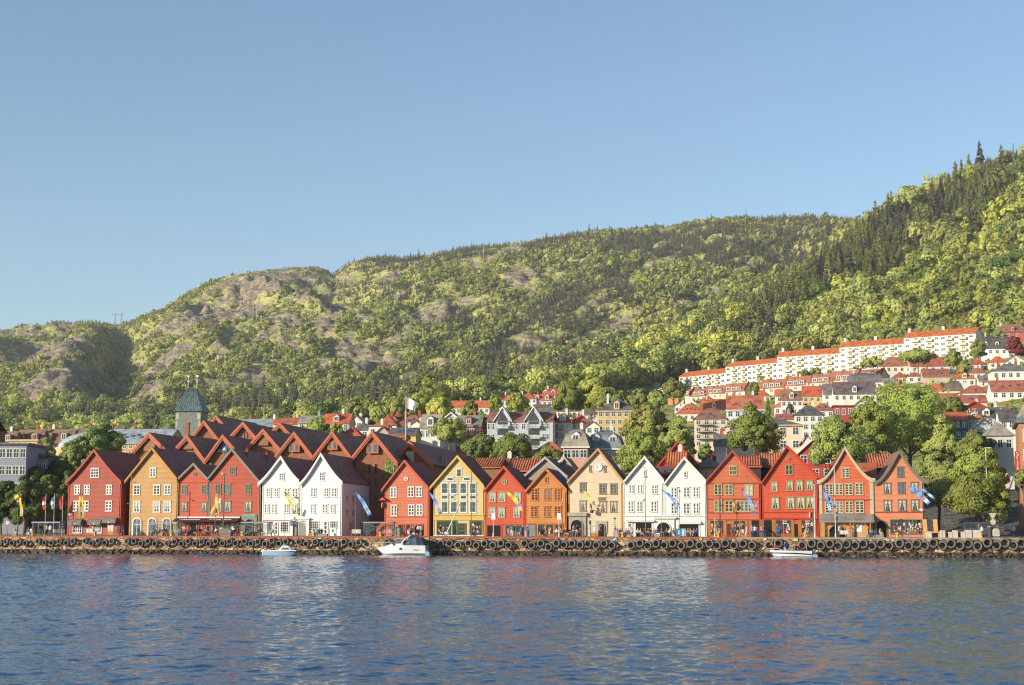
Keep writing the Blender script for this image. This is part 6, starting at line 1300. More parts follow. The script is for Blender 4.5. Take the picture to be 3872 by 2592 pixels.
def conifer_mesh(name, seed, lev, per, mat, H=1.0, asp=.17, merged=True, ragged=.25):
	rs = np.random.RandomState(seed); P = []; Fq = []
	for i in range(lev):
		f = .1 + .88 * i / lev; z = f * H; R = asp * H * (1 - f) ** .8 * (1 + ragged * (rs.rand() - .5)) + .012 * H
		m = max(4, int(per * (1 - f * .6)))
		for k in range(m):
			a = 2 * math.pi * (k + rs.rand()) / m; r1 = R * (.75 + .5 * rs.rand()); dr = -.045 * H * (1 - f) - .03 * H * rs.rand(); w = (.22 + .12 * rs.rand()) * R + .008 * H
			d = np.array([math.cos(a), math.sin(a), 0]); q = np.array([-math.sin(a), math.cos(a), 0]); zz = z + (rs.rand() - .5) * H / lev
			b = len(P); P += [d * R * .12 + np.array([0, 0, zz + .012 * H]), d * r1 * .6 + q * w + np.array([0, 0, zz + dr * .4]), d * r1 + np.array([0, 0, zz + dr]), d * r1 * .6 - q * w + np.array([0, 0, zz + dr * .4])]
			Fq.append((b, b + 1, b + 2, b + 3))
			b = len(P); P += [d * R * .1 + np.array([0, 0, zz - .03 * H]), d * r1 * .62 + np.array([0, 0, zz - .035 * H + dr * .6]), d * r1 * .96 + np.array([0, 0, zz + dr]), d * r1 * .5 + np.array([0, 0, zz + .012 * H])]
			Fq.append((b, b + 1, b + 2, b + 3))
	mb = MB(); mb.tube([(0, 0, -1.0), (0, 0, H * .5), (0, 0, H)], [.02 * H, .013 * H, .003 * H], 5, False)
	if merged: return mesh_np(name, np.array(P), np.array(Fq), [mat, M_bark], mb)
	return mesh_np(name, np.array(P), np.array(Fq), [mat]), mb.mesh(name + '_trunk', M_bark)
def scatter(name, label, pts, rot, scl, protos):
	me = bpy.data.meshes.new(name); me.from_pydata(pts.tolist(), [], [])
	for nm, ar in (('turn', rot), ('size', scl)):
		a = me.attributes.new(nm, 'FLOAT', 'POINT'); a.data.foreach_set('value', ar.astype(np.float32))
	a = me.attributes.new('pick', 'INT', 'POINT'); a.data.foreach_set('value', (np.arange(len(pts)) * 7919 % 1009 % len(protos)).astype(np.int32))
	o = link(name, me); tag(o, label, 'wood', kind='stuff')
	g = bpy.data.node_groups.new(name, 'GeometryNodeTree'); g.interface.new_socket('Geometry', in_out='INPUT', socket_type='NodeSocketGeometry'); g.interface.new_socket('Geometry', in_out='OUTPUT', socket_type='NodeSocketGeometry')
	gi = g.nodes.new('NodeGroupInput'); go = g.nodes.new('NodeGroupOutput'); ip = g.nodes.new('GeometryNodeInstanceOnPoints'); jg = g.nodes.new('GeometryNodeJoinGeometry')
	for m in protos:
		po = bpy.data.objects.new(m.name, m); oi = g.nodes.new('GeometryNodeObjectInfo'); oi.inputs['Object'].default_value = po; oi.inputs['As Instance'].default_value = True; g.links.new(oi.outputs['Geometry'], jg.inputs[0])
	def attr(nm, ty): n = g.nodes.new('GeometryNodeInputNamedAttribute'); n.data_type = ty; n.inputs[0].default_value = nm; return n.outputs[0]
	cx = g.nodes.new('ShaderNodeCombineXYZ'); g.links.new(attr('turn', 'FLOAT'), cx.inputs[2]); e2 = g.nodes.new('FunctionNodeEulerToRotation'); g.links.new(cx.outputs[0], e2.inputs[0])
	g.links.new(gi.outputs[0], ip.inputs['Points']); g.links.new(jg.outputs[0], ip.inputs['Instance']); ip.inputs['Pick Instance'].default_value = True
	g.links.new(attr('pick', 'INT'), ip.inputs['Instance Index']); g.links.new(e2.outputs[0], ip.inputs['Rotation']); g.links.new(attr('size', 'FLOAT'), ip.inputs['Scale']); g.links.new(ip.outputs[0], go.inputs[0])
	md = o.modifiers.new('scatter', 'NODES'); md.node_group = g; return o
def gz_np(x, y):
	th = np.arctan2(x, y); r = np.hypot(x, y); fi = np.clip((th - TH[0]) / (TH[-1] - TH[0]) * (NTH - 1), 0, NTH - 1.001); i = fi.astype(int); a = fi - i
	j = np.clip(np.searchsorted(RR, r) - 1, 0, NR - 2); b = np.clip((r - RR[j]) / (RR[j + 1] - RR[j]), 0, 1)
	return (HT[i, j] * (1 - a) + HT[i + 1, j] * a) * (1 - b) + (HT[i, j + 1] * (1 - a) + HT[i + 1, j + 1] * a) * b
def ell(px, py, L):
	v = np.zeros_like(px)
	for cx, cy, a, b, ang in L:
		ca, sa = math.cos(math.radians(ang)), math.sin(math.radians(ang)); dx, dy = px - cx, py - cy; v = np.maximum(v, np.exp(-(((dx * ca + dy * sa) / a) ** 2 + ((-dx * sa + dy * ca) / b) ** 2)))
	return v
def sample(n, r0, r1, seed):
	rs = np.random.RandomState(seed); th = TH[0] + (TH[-1] - TH[0]) * (.02 + .96 * rs.rand(n)); r = np.sqrt(r0 ** 2 + (r1 ** 2 - r0 ** 2) * rs.rand(n)); x, y = np.sin(th) * r, np.cos(th) * r; z = gz_np(x, y); px, py = proj_np(x, y, z); return rs, th, r, x, y, z, px, py
CON_FAR = [(1400, 1510, 420, 45, -6), (1950, 1330, 230, 70, -35), (2230, 1230, 130, 60, -40), (2700, 960, 330, 60, 8), (3000, 960, 200, 70, -30), (2150, 1420, 200, 45, -20), (640, 1520, 110, 30, 0), (1300, 1540, 300, 30, 0), (820, 1380, 120, 30, -25), (1750, 960, 500, 30, -8), (1250, 1010, 260, 40, -5), (1500, 1110, 200, 40, 15), (1200, 1180, 130, 40, -20), (2450, 930, 250, 40, -8)]
rs, th, r, x, y, z, px, py = sample(120000, 1440, 2425, 5)
rk_ = rock_field(px, py, x, y); rj = np.interp(th, TH, np.arange(NTH))
dens = np.clip(.92 - np.clip((rk_ + .2) * 2.2, 0, .92), 0, 1) * (.55 + .9 * fbm(x / 60, y / 60, 77, 3))
keep = rs.rand(len(x)) < dens
con = (ell(px, py, CON_FAR) * 1.0 + (fbm(x / 130, y / 130, 91, 3) - .5) * 1.3 + (r - 1900) / 2600) + (rs.rand(len(x)) - .5) * .5 + np.clip((px - 1300) / 9000, 0, .15) > .36
sc = (6.0 + 5.5 * rs.rand(len(x))) * np.interp(r, [1440, 1900, 2400], [1.25, 1.0, .72]); ro = rs.rand(len(x)) * 6.28
sc *= np.where(con, .82, .74) * np.interp(px, [0, 1500, 2300], [.58, .72, .95]) * np.exp(.28 * rs.normal(size=len(x)))
P_ = np.stack([x, y, z - .3], -1)
lowb = [broad_mesh('far_broad', 30 + i, 9, 150, .095, m, asp=(.3, .36, .42)[i % 3], trunk_h=.1, clr=.45) for i, m in enumerate([L_light, L_mid, L_olive, L_light, L_beech, L_mid])]
lowc = [conifer_mesh('far_conifer', 50 + i, 9, 7, m, asp=.24) for i, m in enumerate([L_pine, L_con, L_pine])]
k = keep & ~con; scatter('far_broadleaf_wood', 'pale green broadleaf wood covering the far hillside', P_[k], ro[k], sc[k], lowb)
k = keep & con; scatter('far_conifer_wood', 'dark conifers in bands and along the ridge of the far hill', P_[k], ro[k], sc[k] * 1.15, lowc)
rs, th, r, x, y, z, px, py = sample(30000, 1440, 2425, 6)
rk_ = rock_field(px, py, x, y); k = (rk_ > -.15) & (rs.rand(len(x)) < .5 * fbm(x / 25, y / 25, 99, 3)); P_ = np.stack([x, y, z - .4], -1)
scatter('hill_shrubs', 'low shrubs growing in the cracks of the bare rock', P_[k], rs.rand(k.sum()) * 6.28, 2.2 + 2.6 * rs.rand(k.sum()), lowb[:3])
C3i, C4i = 3, 4
rs, th, r, x, y, z, px, py = sample(34000, 640, 1480, 8)
r3 = np.interp(th, TH, DI[C3i]); r4 = np.interp(th, TH, DI[C4i])
keep = (r > r3 + 20) & (r < 1470)
cell = {}; order = np.argsort(r); ok = np.zeros(len(x), bool)
for q in order:
	if not keep[q]: continue
	sp = 6.8 if px[q] > 2300 else 6.0; kx, ky = int(x[q] // 7), int(y[q] // 7); hit = False
	for a in (-1, 0, 1):
		for b in (-1, 0, 1):
			for w in cell.get((kx + a, ky + b), ()):
				if (x[w] - x[q]) ** 2 + (y[w] - y[q]) ** 2 < sp * sp: hit = True
	if not hit: ok[q] = True; cell.setdefault((kx, ky), []).append(q)
CON_NEAR = [(3000, 1150, 360, 130, -38), (3380, 960, 360, 130, -27), (3680, 780, 260, 130, -27), (3700, 880, 60, 100, 0), (2740, 1310, 60, 70, 0), (2100, 1440, 330, 50, -8), (1350, 1535, 500, 55, -4), (2350, 1400, 60, 50, 0), (3180, 1060, 120, 80, 0), (640, 1560, 140, 40, 0)]
con = ell(px, py, CON_NEAR) * 1.12 + (fbm(x / 60, y / 60, 191, 3) - .5) * 1.1 + (rs.rand(len(x)) - .5) * .55 > np.where(px < 2350, .38, .52)
sc = np.where(con, 14 + 7 * rs.rand(len(x)), 10.5 + 6.5 * rs.rand(len(x))) * np.where((px < 2300) & ~con, .76, 1.0); ro = rs.rand(len(x)) * 6.28
nb = [broad_mesh('wood_broad', 60 + i, 26, 900, .042, m, asp=.44, trunk_h=.16, clr=.33) for i, m in enumerate([L_light, L_beech, L_mid, L_beech, L_olive, L_light, L_deep])]
ncn = [conifer_mesh('wood_spruce', 80 + i, 17, 11, m, asp=.2) for i, m in enumerate([L_con, L_con, L_con, L_pine])]
sc *= np.exp(.2 * rs.normal(size=len(x)))
P_ = np.stack([x, y, z - .4], -1)
inview = (px > 1500) & (px < 3900) & ok
ridx = np.where(inview)[0]; ridx = ridx[np.argsort(r[ridx] - r3[ridx])][:170]
solo = np.zeros(len(x), bool); solo[ridx] = True
k = ok & ~con & ~solo; scatter('near_broadleaf_wood', 'fresh green broadleaf wood on the steep hill above the white blocks', P_[k], ro[k], sc[k], nb)
k = ok & con & ~solo; scatter('near_conifer_wood', 'brown-green spruces standing among the broadleaf wood on the near hill', P_[k], ro[k], sc[k], ncn)
nb2 = [broad_mesh('edge_crown', 160 + i, 26, 1000, .04, m, asp=.44, trunk_h=.16, clr=.33, merged=False) for i, m in enumerate([L_light, L_beech, L_mid, L_olive])]
nc2 = [conifer_mesh('edge_spruce', 180 + i, 17, 11, m, asp=.2, merged=False) for i, m in enumerate([L_con, L_pine])]
def tree_obj(name, label, cat, group, loc, H, rz, meshes, wide=1.0):
	o = thing(name, label, cat, loc, rz, group); o.scale = (H * wide, H * wide, H); link('crown', meshes[0], o); link('trunk', meshes[1], o); return o
for n_, q in enumerate(ridx):
	if con[q]: tree_obj('spruce_tree', 'dark spruce at the lower edge of the wood', 'tree', 'spruces at the lower edge of the wood', P_[q].tolist(), sc[q], ro[q], nc2[n_ % 2])
	else: tree_obj('broadleaf_tree', 'green broadleaf tree at the lower edge of the wood', 'tree', 'broadleaf trees at the lower edge of the wood', P_[q].tolist(), sc[q], ro[q], nb2[n_ % 4])
TV = {}
def town_tree(px, ytop, ybot, wpx, r, mat, label, sp='broad', dens=1.0, seed=None, name='broadleaf_tree', base=None, group=None):
	a = at_r(px, ybot, r); mpp = a.y / F; zt = at_y(px, ytop, a.y).z; zb_ = at_y(px, ybot, a.y).z
	g = ground_z(a.x, a.y) if base is None else base
	g = min(g, zb_ - .2); Hc = zt - zb_; H = zt - g; th_ = max(.08, min(.75, 1 - Hc / H)); seed = seed or int(px * 7 + ytop)
	wd_ = wpx * mpp
	nl = int(min(28000, max(2500, wpx * Hc / mpp * 1.9 * dens))); lf = .0142 * 12 / H * (1.15 if wpx < 90 else 1.0) * (mpp / .05)
	if sp == 'broad': me = broad_mesh('crown', seed, int(50 + wpx * .22), nl, lf, mat, H=1.0, asp=.5 * wd_ / H, merged=False, trunk_h=th_, clr=.22)
	else: me = conifer_mesh('crown', seed, 26, 14, mat, asp=.5 * wd_ / H, merged=False)
	o = thing(name if sp == 'broad' else 'spruce_tree', label, 'tree', (a.x, a.y, g), rnd.random() * 6, group); o.scale = (H, H, H); link('crown', me[0], o); link('trunk', me[1], o); return o
TT_ = town_tree
TT_(162, 1665, 1815, 88, 385, L_light, 'round light green tree in front of the brown mansard blocks')
TT_(378, 1622, 1740, 168, 365, L_deep, 'large sunlit green tree in front of the glass roofed hall')
TT_(278, 1668, 1790, 105, 350, L_mid, 'sunlit green tree left of the large one by the glass roofed hall')
TT_(236, 1738, 1880, 130, 300, L_deep, 'dark shaded tree close behind the dark red house')
TT_(120, 1778, 1910, 130, 294, L_deep, 'dark tree below the grey panel office')
TT_(90, 1812, 2000, 130, 282, L_deep, 'dark shaded tree behind the yellow streamer at the left edge')
TT_(190, 1804, 1985, 130, 284, L_deep, 'dark shaded tree beside the dark red house and the three flags')
TT_(5, 1815, 1998, 120, 286, L_deep, 'dark shaded tree cut by the left edge')
TT_(258, 1790, 1960, 80, 290, L_deep, 'dark shaded tree squeezed against the dark red house')
TT_(1700, 1590, 1680, 125, 395, L_olive, 'thin olive tree with reddish leaves in front of the red house', dens=.6)
TT_(1820, 1650, 1735, 125, 368, L_mid, 'round green tree below the left end of the grey apartment block')
TT_(1935, 1656, 1738, 148, 352, L_town, 'broad light green tree below the grey apartment block balconies')
TT_(2075, 1692, 1745, 95, 322, L_town, 'small light green tree between the pantiled roofs and the pink house')
TT_(2425, 1640, 1780, 170, 318, L_town, 'light green tree crowding behind the left chalk white gable')
TT_(2450, 1545, 1680, 175, 345, L_olive, 'airy olive green tree above the light one behind the chalk white gables', dens=.7)
TT_(2560, 1590, 1735, 125, 338, L_mid, 'green tree behind the tall red gable')
TT_(2665, 1684, 1748, 55, 325, L_mid, 'small pointed tree right of the tall red gable')
TT_(2855, 1558, 1730, 185, 318, L_town, 'big round light green tree in front of the cream building with red quoins')
TT_(3165, 1585, 1785, 200, 285, L_mid, 'green tree behind the tall scarlet and the coral gables')
TT_(3290, 1520, 1760, 180, 320, L_town, 'tall green tree just left of the biggest tree')
TT_(3445, 1448, 1770, 320, 330, L_town, 'biggest tree, a dense dark green crown above the pink gable')
TT_(3560, 1560, 1790, 130, 326, L_mid, 'green tree leaning out on the right side of the biggest tree')
TT_(3690, 1640, 1760, 130, 310, L_mid, 'dark tree behind the lamp with the flat white head')
TT_(3545, 1712, 1925, 180, 285, L_mid, 'green tree right beside the pink house')
TT_(3705, 1690, 1880, 185, 268, L_town, 'upper light green tree on the right behind the street tree')
TT_(3700, 1795, 1965, 225, 243, L_town, 'light green street tree with a visible trunk at the right')
TT_(3868, 1770, 1845, 50, 262, L_mid, 'small street tree cut by the right edge')
for a_ in [(1195, 1592, 1645, 115, 395, L_town, 'bright green tree above the brick wings'), (1275, 1605, 1650, 60, 385, L_mid, 'small green tree right of the bright one above the brick wings'),
		   (1500, 1505, 1580, 90, 470, L_mid, 'green tree left of the white flag'), (1590, 1490, 1575, 110, 500, L_town, 'light tree between the flag and the slate roofed house'), (1660, 1512, 1575, 110, 490, L_beech, 'yellow-green tree above the slate roofed house'), (1775, 1524, 1575, 65, 480, L_town, 'round tree in front of the long white row'), (1870, 1496, 1550, 45, 560, L_beech, 'yellow tree beside the blank cream gable'), (1960, 1490, 1560, 78, 540, L_town, 'tree before the turreted corner house'),
		   (2150, 1445, 1560, 110, 560, L_town, 'light tree right of the red mansard house'), (2240, 1425, 1560, 130, 590, L_beech, 'large spreading tree in the middle of the upper town'), (2310, 1470, 1560, 100, 540, L_mid, 'green tree left of the pediment hall'), (2420, 1470, 1550, 100, 540, L_olive, 'olive tree right behind the ochre tenement'), (2490, 1480, 1545, 70, 530, L_mid, 'tree at the left foot of the pediment hall'),
		   (2545, 1440, 1510, 80, 700, L_olive, 'tree at the left end of the lowest balcony block'), (2850, 1445, 1510, 40, 640, L_olive, 'thin tree between the two row house terraces'), (3040, 1402, 1430, 40, 780, L_mid, 'bush below the middle balcony block'), (3085, 1395, 1425, 45, 780, L_town, 'pale bush below the middle balcony block'), (3300, 1355, 1390, 70, 740, L_town, 'low tree below the fourth balcony block'), (3470, 1332, 1365, 120, 735, L_mid, 'low green trees row bush below the highest balcony block'), (3605, 1318, 1390, 60, 725, L_mid, 'tree right of the house with red dormers'), (3650, 1370, 1420, 50, 700, L_olive, 'olive bush beside the white house with red hipped roof'),
		   (3600, 1505, 1570, 85, 430, L_olive, 'blossoming tree in front of the dark red gable'), (3700, 1290, 1360, 60, 760, L_mid, 'tree left of the white villa'), (3840, 1280, 1350, 60, 730, L_copper, 'copper leaved tree beside the white villa'), (2990, 1530, 1570, 30, 470, L_pine, 'blue-green bush below the brown dormer house'), (3780, 1250, 1330, 70, 800, L_mid, 'tree behind the red villa')]: TT_(*a_)
TT_(2905, 1495, 1570, 55, 470, L_con, 'brown-green conifer beside the big salmon roof', sp='con')
TT_(3835, 940, 1010, 90, 1150, L_copper, 'dark red copper beech high in the wood at the right edge')
rs, th, r, x, y, z, px, py = sample(1500, 400, 900, 14)
r3 = np.interp(th, TH, DI[C3i]); k = (r < r3 - 6) & (px > 1300) & (rs.rand(len(x)) < .75)
hb = [broad_mesh('garden_shrub', 240 + i, 10, 260, .075, m, asp=.5, trunk_h=.1, clr=.4) for i, m in enumerate([L_light, L_mid, L_olive, L_deep])]
scatter('garden_greenery', 'shrubs and hedges between the hill houses', np.stack([x, y, z - .3], -1)[k], rs.rand(k.sum()) * 6.28, 1.6 + 2.2 * rs.rand(k.sum()), hb)
M_tyre = paint('tyre_rubber', (112, 106, 100), .75, .2, 3)
def tyre_mesh():
	mb = MB(); R_, r_, w = .5, .29, .24
	prof = [(r_, -w * .75), (r_ + .03, -w), (R_ - .09, -w * 1.08), (R_ - .02, -w * .8), (R_, -w * .45), (R_, w * .45), (R_ - .02, w * .8), (R_ - .09, w * 1.08), (r_ + .03, w), (r_, w * .75), (r_ + .07, w * .6), (R_ - .07, w * .5), (R_ - .07, -w * .5), (r_ + .07, -w * .6)]
	mb.lathe(prof, axis='y', seg=28, closed=True); return mb.mesh('tyre', M_tyre, True)
def tread_mesh():
	mb = MB();
	for k in range(28):
		a = 2 * math.pi * k / 28; mb.hexa([(math.cos(a + d) * q, y, math.sin(a + d) * q) for q in (.497, .515) for d, y in ((-.07, -.12), (.07, -.12), (.07, .12), (-.07, .12))])
	return mb.mesh('tread', M_tyre)
TYM, TRM = tyre_mesh(), tread_mesh()
TY = {'R1': [(5, 1390), (83, 1368), (155, 1390), (240, 1370), (315, 1392), (470, 1367), (547, 1387), (632, 1387), (730, 1367), (810, 1390), (893, 1368), (1040, 1365), (1115, 1390), (1195, 1365), (1273, 1388), (1360, 1367), (1547, 1367), (1630, 1367), (1712, 1395), (1800, 1367), (1882, 1397)],
 'R2': [(115, 1393), (200, 1375), (283, 1400), (367, 1368), (447, 1397), (532, 1375), (612, 1400), (698, 1370), (780, 1393), (865, 1370), (940, 1393), (1045, 1370), (1125, 1397), (1210, 1373), (1293, 1400), (1380, 1363), (1460, 1397), (1548, 1373), (1705, 1375), (1793, 1400), (1903, 1378)],
 'R3': [(65, 1407), (158, 1380), (240, 1410), (330, 1378), (412, 1407), (510, 1380), (850, 1378), (1410, 1395), (1500, 1400), (1605, 1392), (1712, 1415), (1835, 1392)],
 'R4': [(10, 1420), (110, 1397), (210, 1418), (310, 1395), (400, 1418), (590, 1397), (680, 1420), (790, 1395), (883, 1438), (980, 1392), (1072, 1412), (1168, 1398), (1265, 1412), (1362, 1398), (1460, 1418), (1555, 1397), (1650, 1420)],
 'R5': [(120, 1418), (230, 1393), (322, 1420), (425, 1395), (522, 1418), (622, 1395), (730, 1425), (838, 1397), (950, 1420), (1070, 1393), (1160, 1420), (1260, 1393), (1365, 1418), (1475, 1397), (1585, 1420), (1790, 1420), (1900, 1393)],
 'R6': [(430, 1420), (545, 1395), (655, 1420), (765, 1400), (868, 1427), (965, 1403), (1072, 1420), (1170, 1400)],
 'R7': [(85, 1425), (190, 1400), (290, 1425), (418, 1395), (525, 1427), (625, 1397), (720, 1420), (825, 1390), (935, 1420), (1040, 1395), (1145, 1418), (1245, 1395), (1360, 1427), (1480, 1385), (1590, 1418), (1690, 1385), (1790, 1420), (1890, 1390)]}
M_rope = paint('rope_white', (220, 212, 196), .8); M_chain = paint('chain_rust', (92, 66, 50), .8, .3, 4)
first = None
def hang(s, z, R_=.5):
	global first
	o = qthing('tyre', 'black rubber tyre hung on the stone quay wall as a fender', 'tyre', s, DQ - .46, z, 0, 'tyres hung along the quay wall')
	o.scale = (R_ / .5,) * 3; o.rotation_euler = (math.radians(-4 + 8 * rnd.random()), 0, -ANG + math.radians(-16 + 10 * rnd.random()))
	for nm, me in (('casing', TYM), ('tread', TRM)): link(nm, me, o)
	mb = MB(); mb.tube([(0, .1, R_ * .8), (0, .22, (2.45 - z) / (R_ / .5) * .98)], .022, 5); mb.build('chain', M_chain, o)
for rg, L in TY.items():
	for x, y in L:
		s, z = at_t(*Z(rg, x, y), DQ - .4); hang(s, z, .475 + .0011 * max(0, (Z(rg, x, y)[0] - 400)) * .06)
for k in range(10): hang(at_t(-30 - 32 * k, 2050, DQ - .4)[0], 1.25 + .35 * (k % 2));
for k in range(6): hang(at_t(3898 + 32 * k, 2050, DQ - .4)[0], 1.25 + .35 * (k % 2), .55)
def body_mesh(name, J, E, lab):
	"""J: joint -> (x,y,z,radius), E: bones, lab: bone -> material"""
	ks = list(J); me = bpy.data.meshes.new(name); me.from_pydata([J[k][:3] for k in ks], [(ks.index(a), ks.index(b)) for a, b in E], [])
	o = link(name, me); md = o.modifiers.new('s', 'SKIN'); md.use_smooth_shade = True
	for i, k in enumerate(ks): sv = me.skin_vertices[0].data[i]; r = J[k][3]; sv.radius = r if isinstance(r, tuple) else (r, r); sv.use_root = (k == 'pelvis')
	o.modifiers.new('u', 'SUBSURF').levels = 1
	dg = bpy.context.evaluated_depsgraph_get(); me2 = bpy.data.meshes.new_from_object(o.evaluated_get(dg)); bpy.data.objects.remove(o); bpy.data.meshes.remove(me)
	me2.materials.clear()
	for k in range(5): me2.materials.append(M_white)
	bones = [(Vector(J[a][:3]), Vector(J[b][:3]), lab.get((a, b), lab.get(b, 1))) for a, b in E]; mi = []
	hd = Vector(J['head'][:3]); nk = Vector(J['neck'][:3]); fwd = J.get('_f')
	for p in me2.polygons:
		c = p.center; best = (9, 1)
		for a, b, m in bones:
			d = b - a; u = max(0, min(1, (c - a).dot(d) / max(d.dot(d), 1e-6))); q = (c - a - d * u).length
			if q < best[0]: best = (q, m)
		m = best[1]
		if m == 0 and (c - hd).length < .17 and (c.z > hd.z + .035 or c.y > hd.y + .03): m = 3
		mi.append(m)
	me2.polygons.foreach_set('material_index', mi); me2.name = name; return me2
def skeleton(pose):
	J = {}; E = []; lab = {}
	sit = pose.startswith('sit'); pz = .5 if sit else .93; ln = .06 if sit else 0
	J['pelvis'] = (0, 0, pz, (.15, .11)); J['waist'] = (0, ln * .3, pz + .2, (.135, .1)); J['chest'] = (0, ln, pz + .42, (.165, .115)); J['neck'] = (0, ln - .01, pz + .58, .055); J['chin'] = (0, ln - .03, pz + .64, .07); J['head'] = (0, ln - .02, pz + .74, .095); J['top'] = (0, ln - .01, pz + .81, .06)
	E += [('pelvis', 'waist'), ('waist', 'chest'), ('chest', 'neck'), ('neck', 'chin'), ('chin', 'head'), ('head', 'top')]; lab.update({'chin': 0, 'head': 0, 'top': 3, ('pelvis', 'waist'): 1})
	for sd, q in (('l', -1), ('r', 1)):
		sh = (q * .19, ln, pz + .49, .06);
		if pose == 'walk': el = (q * .24, q * .10, pz + .24, .045); ha = (q * .23, q * .10 - .16, pz + .04, .035)
		elif pose in ('photo', 'sit_photo'): el = (q * .26, -.16, pz + .36, .045); ha = (q * .07, -.24, pz + .68, .035)
		elif sit: el = (q * .25, -.08, pz + .24, .045); ha = (q * .1, -.34, pz + .2, .035)
		else: el = (q * .25, .02, pz + .22, .045); ha = (q * .2, -.12, pz + .02 + (.1 if q > 0 else 0), .035)
		J['sh' + sd], J['el' + sd], J['ha' + sd] = sh, el, ha; hx = Vector(ha[:3]) + (Vector(ha[:3]) - Vector(el[:3])).normalized() * .11; J['fi' + sd] = (*hx, .02)
		E += [('chest', 'sh' + sd), ('sh' + sd, 'el' + sd), ('el' + sd, 'ha' + sd), ('ha' + sd, 'fi' + sd)]; lab['fi' + sd] = 0
		if sit: hp = (q * .1, -.05, pz - .02, .095); kn = (q * .14, -.42, pz + .02, .07); an = (q * .14, -.4 - .06 * q, .1, .045); to = (q * .15, -.56 - .06 * q, .05, .035)
		elif pose == 'walk': hp = (q * .1, 0, pz - .06, .1); kn = (q * .1, -.14 * q - .06, .5, .068); an = (q * .1, -.3 * q + .06, .1 if q > 0 else .14, .045); to = (q * .11, -.3 * q - .1, .04, .035)
		else: hp = (q * .1, 0, pz - .06, .1); kn = (q * .11, -.02, .5, .068); an = (q * .12, .02, .1, .045); to = (q * .14, -.13, .04, .035)
		for k, v in (('hp', hp), ('kn', kn), ('an', an), ('to', to)): J[k + sd] = v
		E += [('pelvis', 'hp' + sd), ('hp' + sd, 'kn' + sd), ('kn' + sd, 'an' + sd), ('an' + sd, 'to' + sd)]
		for k, m in (('hp', 2), ('kn', 2), ('an', 2), ('to', 4)): lab[k + sd] = m
	return J, E, lab
POSE = {p: body_mesh('person_' + p, *skeleton(p)) for p in ('stand', 'walk', 'sit', 'photo', 'sit_photo')}
PC = {'white': (232, 230, 224), 'black': (34, 32, 34), 'blue': (52, 92, 168), 'pale blue': (128, 160, 196), 'navy': (40, 48, 80), 'red': (178, 44, 44), 'green': (120, 150, 60), 'grey': (130, 130, 130), 'beige': (206, 180, 140), 'pink': (220, 160, 160), 'purple': (130, 90, 160), 'orange': (214, 130, 60), 'brown': (110, 76, 56), 'denim': (70, 92, 130), 'maroon': (110, 40, 46), 'cream': (232, 216, 184)}
def cloth(c): return paint('cloth_' + c.replace(' ', '_'), PC[c], .85, .15, 6)
SKIN = [paint('skin_light', (226, 178, 148), .6, .06), paint('skin_tan', (204, 150, 118), .6, .06)]; HAIR = [paint('hair_' + n, c, .7) for n, c in (('dark', (48, 36, 30)), ('brown', (96, 66, 44)), ('blond', (206, 170, 110)), ('grey', (150, 146, 140)))]
M_shoe = paint('shoe_dark', (50, 46, 44))
used_labels = set()
def person(s, t_, z, pose, top, bot, yaw, where, sc=1.0, group='people on the quay'):
	lb = 'person in %s top %s %s' % (top, {'stand': 'standing', 'walk': 'walking', 'sit': 'sitting', 'photo': 'holding a camera up', 'sit_photo': 'sitting with a raised camera'}[pose], where)
	if lb in used_labels: lb = 'person in %s top and %s trousers %s %s' % (top, bot, 'sitting' if pose.startswith('sit') else 'standing', where)
	used_labels.add(lb)
	o = link('person', POSE[pose]); o.location = W(s, t_, z) if not isinstance(s, Vector) else s; o.rotation_euler = (0, 0, -ANG + yaw); o.scale = (sc,) * 3
	for i, m in enumerate((rnd.choice(SKIN), cloth(top), cloth(bot), rnd.choice(HAIR), M_shoe)): o.material_slots[i].link = 'OBJECT'; o.material_slots[i].material = m
	tag(o, lb, 'person', group); return o
def pz(rg, x, t_, pose, top, bot, where, yaw=0.0, sc=1.0): return person(at_t(*Z(rg, x, 1290), t_)[0], t_, QZ, pose, top, bot, yaw, where, sc)
M_plank = paint('bench_plank', (176, 112, 66), .7, .25, 3)
def make_bench(label, s, t_, yaw):
	o = qthing('bench', label, 'bench', s, t_, QZ, yaw, 'wooden benches on the quay'); mb = MB(); [mb.box(-.75, .75, -.2 + .14 * k, -.09 + .14 * k, .42, .46) for k in range(3)]; mb.build('seat', M_plank, o)
	mb = MB(); [mb.box(-.75, .75, .24, .27, .6 + .16 * k, .71 + .16 * k) for k in range(2)]; mb.build('backrest', M_plank, o)
	for x in (-.65, .65): mb = MB(); mb.box(x - .03, x + .03, -.2, -.15, 0, .42); mb.box(x - .03, x + .03, .19, .24, 0, .9); mb.box(x - .03, x + .03, -.149, .189, .37, .415); mb.build('leg', M_metal, o)
	return o
def make_table(label, s, t_, round_=True):
	o = qthing('cafe_table', label, 'table', s, t_, QZ, 0, 'cafe tables on the quay'); mb = MB()
	if round_: mb.lathe([(0, .71), (.4, .71), (.4, .74), (0, .74)], seg=16)
	else: mb.box(-.8, .8, -.38, .38, .71, .75)
	mb.build('tabletop', M_plank if not round_ else M_white, o); mb = MB(); mb.lathe([(.03, .02), (.03, .71)], seg=8); mb.lathe([(0, 0), (.22, 0), (.22, .02), (0, .03)], seg=12); mb.build('pedestal', M_metal, o)
	return o
CS = ['white', 'black', 'blue', 'red', 'beige', 'grey', 'green', 'pink', 'navy', 'cream', 'orange', 'pale blue', 'maroon', 'purple', 'brown']
